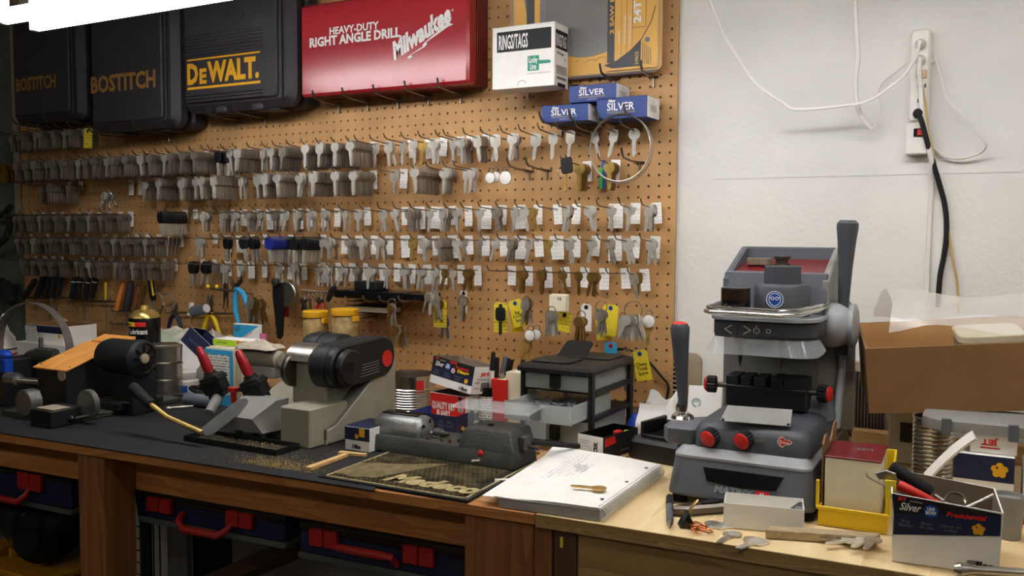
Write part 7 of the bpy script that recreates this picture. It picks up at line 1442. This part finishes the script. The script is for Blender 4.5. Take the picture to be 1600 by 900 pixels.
def ytag(px0, py0, px1, py1, d, lab, m_='yellow_print', rot=0., hole_m=None, txt=None):
    a, b_ = W(px0, py0, d), W(px1, py1, d); wd, h = b_.x-a.x, a.z-b_.z; t_ = thing('key_tag', lab, 'key tag', mat=T((a.x+b_.x)/2, a.y, a.z, ry=rot))
    pl = [(-wd/2, -h), (wd/2, -h), (wd/2, -.006), (wd/2-.006, 0), (-wd/2+.006, 0), (-wd/2, -.006)]; obj('tag_card', G().prism(pl, 0, .0006, 0, 0, frame((0, 0, 0), (1, 0, 0), (0, 0, 1))), m_, t_)
    p = Print((0, -.0006, 0), (1, 0, 0), (0, 0, 1)); p.disc(0, -.009, .0055, hole_m or 'print_black').disc(0, -.009, .0025, 'print_black')
    if txt: p.text(txt, -wd*.35, -h*.85, wd*.7, h*.45, 'print_black', .01)
    p.build(t_, 'eyelet'); return t_
N_, D2_, Bz, Bd = 'nickel', 'nickel_dull', 'brass', 'brass_dark'
bunch(612, 468, .12, [(0, D2_, 1), (1, D2_, 1), (0, Bd, 1)], 'dull key bunch hanging right of the thin book', .010)
bunch(624, 500, .06, [(0, D2_, 1.1), (1, Bd, 1.1), (0, Bd, 1), (2, Bz, 1), (1, D2_, 1.1), (0, Bd, 1)], 'long bunch of old brass keys hanging below the flat black case', .012, .7)
bunch(672, 448, .10, [(1, D2_, 1.3), (0, N_, 1), (0, D2_, 1)], 'big headed key bunch hanging right of the flat black case', .012, .9)
ytag(678, 468, 698, 512, .075, 'yellow tag behind two brown keys, leftmost of the yellow tags'); bunch(684, 464, .09, [(0, Bd, 1), (0, D2_, 1)], 'two brown keys hanging in front of the leftmost yellow tag', .007, .3); bunch(694, 490, .05, [(3, 'grey_grip', 1.0), (3, 'grey_grip', 1.0)], 'two dark grey car keys hanging below the leftmost yellow tag', .008, .35)
ytag(772, 472, 793, 520, .08, 'yellow tag behind the black headed car key, lower middle'); ytag(793, 468, 814, 512, .07, 'tilted yellow tag with blue eyelet and handwriting right of the car key', 'yellow_tag', -.28, 'blue', 'Key\nFord 98\nSpare'); ytag(797, 474, 815, 520, .06, 'yellow tag half hidden behind the handwritten one', 'yellow_tag', -.05)
p = W(782, 480, .095); t = thing('car_key', 'black headed car key hanging in front of a yellow tag', 'key', tuple(p)); obj('key_head', G().prism(rrect(-.013, -.034, .013, 0, .008, 4), -.004, .004, .0015, 0, frame((0, 0, 0), (1, 0, 0), (0, 0, 1))), 'black_plastic', t); obj('blade', G().prism([(-.004, -.066), (-.001, -.070), (.004, -.066), (.004, -.0345), (-.004, -.0345)], -.0012, .0012, 0, 0, frame((0, 0, 0), (1, 0, 0), (0, 0, 1))), 'steel_dark', t)
bunch(823, 464, .08, [(0, D2_, 1.05), (1, Bd, 1.1), (3, D2_, 1.1)], 'dark key bunch hanging between the yellow tags and the number tag', .006, .35)
a, b_ = W(858, 461, .10), W(884, 487, .10); t = thing('number_tag', 'cream card tag pad numbered twelve on a lower hook', 'key tag', tuple(a)); wd, h = b_.x-a.x, a.z-b_.z
for k in range(4): obj('card', G().rbox(.001*k, .0025*k, 0, wd+.001*k, .0025*k+.002, .0, .0005) if False else G().box(.001*k, .0028*k, -h, wd+.0012*k, .0028*k+.0022, .001*k, .0006), 'cream', t)
p = Print((0, -.0002, -h), (1, 0, 0), (0, 0, 1)); p.text('12', wd*.52, h*.70, wd*.22, h*.2, 'print_black', .03); p.build(t)
bunch(862, 480, .11, [(0, D2_, 1), (0, N_, 1), (1, D2_, 1), (0, D2_, 1)], 'nickel key bunch hanging in front of the number twelve tag', .009, .45); ytag(872, 486, 894, 520, .07, 'yellow tag hanging right below the number twelve tag', 'yellow_print', .12)
bunch(908, 487, .09, [(0, Bd, 1), (0, Bz, 1), (0, Bd, 1), (0, Bz, 1), (0, Bd, 1), (0, Bd, 1)], 'row of brass keys on shiny rings before a white tag', .010, .25)
ytag(908, 474, 924, 518, .03, 'white card tag behind the row of brass keys on rings', 'tag_print')
bunch(940, 472, .10, [(0, D2_, 1), (0, D2_, 1.1), (1, D2_, 1)], 'dull nickel keys on a ring left of the large yellow tag', .013, .3); ytag(943, 475, 966, 526, .06, 'large yellow tag with blue eyelet near the pegboard corner', 'yellow_tag', .06, 'blue'); ytag(930, 490, 953, 532, .05, 'yellow tag tucked behind the dull nickel ring of keys', 'yellow_tag', -.08)
bunch(990, 472, .11, [(0, N_, 1), (0, D2_, 1), (1, D2_, 1), (0, N_, 1), (0, D2_, 1), (0, D2_, 1), (0, N_, 1)], 'large fanned bunch of nickel keys on two rings near the corner', .020, .9); bunch(973, 490, .09, [(0, Bz, .95), (0, N_, .95)], 'two small brass keys hanging left of the large nickel bunch', .006, .5)
def disc_tag(px, py, r, d, lab, cat='key tag', key=None):
    p = W(px, py, d); t_ = thing('round_tag', lab, cat, tuple(p)); obj('disc', G().lathe([(r-.001, 0), (r, .0006), (r, .0016), (r-.001, .0022), (0, .0023)], 26, 0, frame((0, 0, 0), (1, 0, 0), (0, 0, 1))), 'white_plastic', t_); obj('metal_rim', G().ring([(r*math.cos(a*PI/13), -.001, r*math.sin(a*PI/13)) for a in range(26)], .0010, 6, True), 'chrome', t_)
    obj('split_ring', ring_g(.007), 'chrome', t_, mat=T(0, .003, r+.003, rz=.6))
    if key: link('key', km_(0, key, .9), t_, T(.0, .004, -r*.6, ry=.1))
    return t_
disc_tag(1014, 502, .0145, .09, 'white disc tag with a brass key beside the large nickel bunch', key=Bz)
disc_tag(828, 524, .0135, .09, 'white metal rimmed disc tag above the brass keys, left of pair'); disc_tag(838, 523, .0135, .075, 'white metal rimmed disc tag above the brass keys, right of pair')
bunch(824, 530, .08, [(0, Bz, 1), (0, Bz, 1), (1, Bz, 1)], 'small brass keys hanging below the pair of white disc tags', .006, .7)
disc_tag(766, 278, .0135, .10, 'white metal rimmed disc tag, left of three on the third key row'); disc_tag(775, 277, .0135, .08, 'white metal rimmed disc tag, middle of three on the third key row'); disc_tag(790, 278, .0165, .10, 'larger white disc tag, right of three on the third key row')
ytag(945, 534, 964, 556, .05, 'pale blue card tag hanging above the drawer unit', 'cyan_print', 0, 'red_print'); bunch(978, 548, .09, [(0, D2_, 1.3), (1, 'white_plastic', 1.15), (0, Bd, 1.1)], 'keys on two rings hanging right of the drawer unit', .016, .35); ytag(986, 546, 1010, 596, .06, 'lowest yellow tag with handwriting, right of the drawer unit', 'yellow_tag', -.22, 'blue', 'Chevy\nTruck\nSpare')
bunch(722, 462, .06, [(0, Bd, 1.15), (2, D2_, 1.15)], 'single dull key pair hanging right of the leftmost yellow tag', .004, .1); ytag(719, 453, 730, 490, .03, 'slim white card behind the dull key pair', 'tag_print')
p = W(885, 246, .10); t = thing('car_key', 'square black headed car key hanging below the left blue carton', 'key', tuple(p)); obj('key_head', G().prism(rrect(-.015, -.037, .013, 0, .006, 4), -.004, .004, .0015, 0, frame((0, 0, 0), (1, 0, .12), (0, 0, 1))), 'black_plastic', t); obj('blade', G().prism([(-.007, -.078), (-.004, -.082), (.001, -.078), (.003, -.0375), (-.004, -.0375)], -.0012, .0012, 0, 0, frame((0, 0, 0), (1, 0, 0), (0, 0, 1))), 'brass', t); obj('split_ring', ring_g(.012), 'chrome', t, mat=T(-.012, .006, -.034, rz=.9))
for i, (x, m_) in enumerate(((940, 'blue'), (937, 'green'))): p0, p1 = W(x, 250+12*i, .012), W(x+5, 295, .012); single('key_card', G().box(p0.x, WY-.012-.003*i, p1.z, p1.x, WY-.0105-.003*i, p0.z), m_, ('blue plastic card hanging behind the brass keys and wire coil', 'green plastic card hanging behind the brass keys and wire coil')[i], 'card')
bunch(393, 462, .10, [(1, Bd, 1.25), (0, Bd, 1.1), (1, D2_, 1.2)], 'old brown keys on the left of the yellow tipped hooks', .008, .4); bunch(405, 463, .06, [(0, Bd, 1.2), (1, Bd, 1.2), (0, D2_, 1.1), (1, Bd, 1.1), (3, Bd, 1.2)], 'old brown keys on the right of the yellow tipped hooks', .010, .6)
p = W(138, 203, .10); ytag(131, 201, 145, 231, .10, 'yellow card tag hanging under the seam of the two bronze lettered cases', 'yellow_print', .05)
bunch(168, 297, .10, [(1, 'chrome', 1.0), (0, 'chrome', 1.0), (1, 'chrome', 1.0), (0, N_, 1.0)], 'bright shiny keys fanned on a hook, left part of the third row', .008, 1.1)

# ================================================================== rows of key blanks: hooks, card tags, keys
L = .135
hook_me = G().ring([(0, .002, 0), (0, -L*.55, .001), (0, -L*.9, .004), (-.0005, -L*.96, .009), (-.001, -L, .018)], .0017, 6).mesh('key_hook', 'wire', 60)
def card_mesh(wd, h, up):
    g = G(); g.sheet(lambda u, v: Vector((-wd/2+wd*u, .0022*math.sin(v*2.6), up-h*v)), 2, 3, .0005); return g.mesh('card_tag', 'tag_print', 60)
CARD = {'L': [card_mesh(.024, .052, .010), card_mesh(.023, .049, .011)], 'W': [card_mesh(.034, .060, .011), card_mesh(.036, .058, .010)], 'S': [card_mesh(.020, .030, .014), card_mesh(.021, .040, .013)]}
def head_key(m_):
    f0 = frame((0, 0, 0), (1, 0, 0), (0, 0, 1)); h = G().prism([(-.006, -.024), (.006, -.024), (.012, -.018), (.013, -.004), (.007, .006), (-.007, .006), (-.013, -.004), (-.012, -.018)], -.0022, .0022, .0008, 0, f0).mesh('key_head', m_, 30)
    b_ = G().prism([(-.0042, -.052), (0, -.056), (.0042, -.052), (.0042, -.0242), (-.0042, -.0242)], -.0011, .0011, 0, 0, f0).mesh('blade', 'nickel', 30); return h, b_
HK = {'k': head_key('black_plastic'), 'u': head_key('blue_key')}
MT = {'n': 'nickel', 'd': 'nickel_dull', 'b': 'brass', 'x': 'brass_dark'}
KEYS = [[key_mesh(k, MT[c]) for k in range(4)] for c in 'ndbx']; KI = {c: i for i, c in enumerate('ndbx')}
FIN = {'n': 'nickel', 'd': 'dull nickel', 'b': 'brass', 'x': 'tarnished brass'}; BOW = ['round headed', 'square headed', 'clover headed', 'oblong headed']
ROWS = {}
def row(r, name, s, base=0):
    for tok in s.split():
        c, *it = tok.split(':'); ROWS.setdefault((r, name), []).append((int(c), it))
row(11, 'top key row', '3:n1 5:n1 7:n1 9:d1 11:n1 13:n1 15:n3 17:n2 19:S:n5 21:S:n4 22:L:n2 24:L:n2 26:L:b1:n1 28:L:n1 30:n2 32:n1 33:L:n9 35:n12 37:L:n8 39:L:n9 41:n5 43:L:d6 45:L:n6 47:n3 49:L:n8 51:S:n6 53:k4 54:S:k4 56:S:d8 58:S:d7 60:S:d8 62:S:n6 64:d8 66:S:n7 68:S:d8 70:S:d9 72:S:n6 74:d8 76:S:d7 78:S:n6 80:S:d8 82:S:d8 84:d7 86:S:d9 88:S:d8 90:S:d7 92:S:x6 94:x8')
row(14, 'second key row', '5:L:b5 8:L:b5 20:n2 21:n1 23:n4 25:n14 29:L:d2 33:L:n7 35:L:n10 38:L:n7 41:L:n3 43:S:n9 45:S:n8 47:S:n6 49:n3 51:n3 53:S:n12 55:S:n10 57:n6 59:S:n6 61:n5 63:S:n6 65:n5 67:S:n4 70:L 72:L 82:S:d5 84:S:d6 86:n5 88:d5')
row(18, 'third key row', '1:L:n3 3:L:n1 5:W:n1 7:n2 9:L:n3 11:L 13:L:b1:n1 15:W:n2 17:L:d3 19:W:n1 21:L:n2 23:L:n4 25:W:n1 27:W:d4 29:L:n2 31:n2 34:L:n2 36:n2 38:L:n2 40:L:n2 42:L:n3 44:W:n1 46:L:d2 48:W:n2 50:L:d4 52:L:n3 54:L:n4 56:L:n3 60:S 62:S:k8 72:L:d5 74:L:d6 76:S:d4 78:L:n5 80:S:d6 82:S:n5 84:d8 86:S:d7 88:S:n6 90:S:d7 92:S:d6 94:d5')
row(21, 'fourth key row', '1:L:n2 3:L:n2 5:W:d2 7:L:n1 9:L:n3 11:W:b1 13:L:n1 15:W:d3 17:L:n1 19:L:d1 21:L:d1:n1 23:W:d7 25:L:n3 27:L:b2 29:W 31:L:n3 33:L:n3 35:L:d4 37:L:n3 39:n1 40:S:k6 42:k6 44:k3 45:S:u7 47:u4 49:S:k3 51:S:k2 53:L:k2 55:L 57:S:n3 63:S:n4 65:S:d6 67:S:n6 69:S:d5 71:S:d6 73:S:n6 75:S:d6 77:S:d7 79:d6 81:S:d7 83:d6 85:S:d7 87:d6 89:S:n6 91:d7 93:S:d6')
row(24, 'fifth key row', '2:L:x1:d1 4:L 6:L:x3 8:L:x1 10:L:x1 12:L:x2 14:L:x2 16:L 20:L:x3 22:L:n1:x1 24:L:n2 26:L:n2 28:L:n3 30:L:n2 32:L:n3 34:L:d3 36:L:n3 38:L:n3 40:W:n2 43:L:n3 45:L:n3 47:L 49:L 51:L:n2 53:L:n3 55:L:d3 57:S:k3 59:S:k3 64:S:d5 66:S:d6 68:S:d4 70:S:n5 72:d6 74:S:n4 76:S:d6 78:L:n3 80:S:d5 82:S:n4 84:d6 86:S:d5 88:S:d6 90:S:d5 92:S:d6')
row(7, 'short row under smallest case', '78:S:d6 80:S:d8 82:S:n6 84:d8 86:S:d8 88:S:n6 90:S:d8 92:S:d6 94:d6')
rk = random.Random(77); pend = []
for (r, rname), hooks in ROWS.items():
    for i, (c, items) in enumerate(hooks):
        hp = hole(c, r); yaw = rk.uniform(-.05, .05)
        where = '%s hook from the right, %s' % (nth(i+1), rname)
        o = link('key_hook', hook_me, None, T(hp.x, hp.y, hp.z, rz=yaw)); tag(o, 'thin wire hook, ' + where, 'hook', rname+' hooks')
        at = lambda d, dz=0.: Vector((hp.x-math.sin(yaw)*-d*-1*0+math.sin(yaw)*d, hp.y-d, hp.z+.0015+dz))
        d = rk.uniform(.012, .022)
        for it in items:
            if it in CARD:
                o = link('card_tag', rk.choice(CARD[it]), None, Matrix.Translation(at(d)) @ Matrix.Rotation(rk.uniform(-.09, .09), 4, 'Y') @ Matrix.Rotation(rk.uniform(-.12, .12), 4, 'Z'))
                tag(o, {'L': 'long', 'W': 'wide', 'S': 'short'}[it]+' white card tag on the '+where, 'card tag', rname+' card tags'); d += .008
            else:
                kd, n = it[0], int(it[1:]); big = r in (11, 14); n = n*3 if (n >= 6 and big) else (n*2 if n >= 5 else n); sc_ = 1.22 if kd in HK else (1.1 if big else 1.0); lim = (.122-d)/max(1, n); stp = min(.0062 if kd in HK else .0042, lim) if n > 4 else min(rk.uniform(.006, .016), lim); kind = rk.randrange(4) if kd not in 'bx' else rk.choice((0, 0, 3))
                if n <= 3: d += rk.uniform(.01, .04)
                tilt = rk.uniform(-.14, .14); tw = rk.uniform(-.25, .25)
                for k in range(n):
                    if d > .124: break
                    front = k == n-1; a = tilt+(rk.uniform(-.22, .22) if n <= 3 else rk.uniform(-.05, .05)); y_ = tw*(.3 if n > 4 else 1)+rk.uniform(-.04, .04)
                    pend.append((0 if front else (1 if k == n-2 else 2), at(d).length, kd, kind if n > 3 else (kind+k) % 4 if kd not in 'bx' else kind, Matrix.Translation(at(d, -.001)) @ Matrix.Rotation(a, 4, 'Y') @ Matrix.Rotation(y_, 4, 'Z') @ Matrix.Diagonal((sc_, 1, sc_, 1)), n-1-k, where, rname)); d += stp
ORD = ['front']+[nth(i) for i in range(2, 60)]; _o = ['front', 'second', 'third', 'fourth', 'fifth', 'sixth', 'seventh', 'eighth', 'ninth', 'tenth', 'eleventh', 'twelfth', 'thirteenth', 'fourteenth', 'fifteenth']
heads = [q for q in pend if q[2] in HK]; metal = sorted([q for q in pend if q[2] not in HK], key=lambda q: (min(q[0], 1) if q[5] < 2 else 2, q[1]))
for q in heads:
    t_ = thing('plastic_head_key', '%s headed key, %s on the %s' % ({'k': 'black', 'u': 'blue'}[q[2]], ORD[q[5]], q[6]), 'key', mat=q[4], group={'k': 'black headed keys on the pegboard', 'u': 'blue headed keys on the pegboard'}[q[2]])
    h, b_ = HK[q[2]]; link('key_head', h, t_); link('blade', b_, t_)
for q in metal[:290]:
    o = link('key_blank', KEYS[KI[q[2]]][q[3]], None, q[4]); tag(o, '%s key, %s on the %s' % (FIN[q[2]], ORD[q[5]], q[6]), 'key', 'key blanks in the '+q[7])
vs, fs, ms = [], [], []
base = {}
for q in metal[290:]:
    me = KEYS[KI[q[2]]][q[3]]
    if me.name not in base: base[me.name] = ([v.co.copy() for v in me.vertices], [tuple(p.vertices) for p in me.polygons])
    v, f = base[me.name]; k = len(vs); vs += [q[4] @ p for p in v]; fs += [tuple(i+k for i in p) for p in f]; ms += [KI[q[2]]]*len(f)
g = G(); g.v, g.f, g.m = vs, fs, ms
o = single('stacked_keys', g, ['stack_metal', 'stack_metal', 'stack_brass', 'stack_brass'], 'key blanks stacked behind the front ones on the pegboard hooks', 'keys', smooth=30); o['kind'] = 'stuff'
# loose brass keys in the navy box
x0, y0, wd, dep, h = KEYBOX
rb = random.Random(14)
for i in range(9):
    o = link('loose_key', KEYS[2][i % 4], None, T(x0+wd*rb.uniform(.35, .8), y0+dep*rb.uniform(.3, .75), BZ+.010+.003*i, rb.uniform(.9, 1.6), rb.uniform(-.5, .5), rb.uniform(0, 6))); tag(o, 'loose brass key heaped in the navy box, %s layer from the bottom' % nth(i+1), 'key', 'brass keys in the navy box')
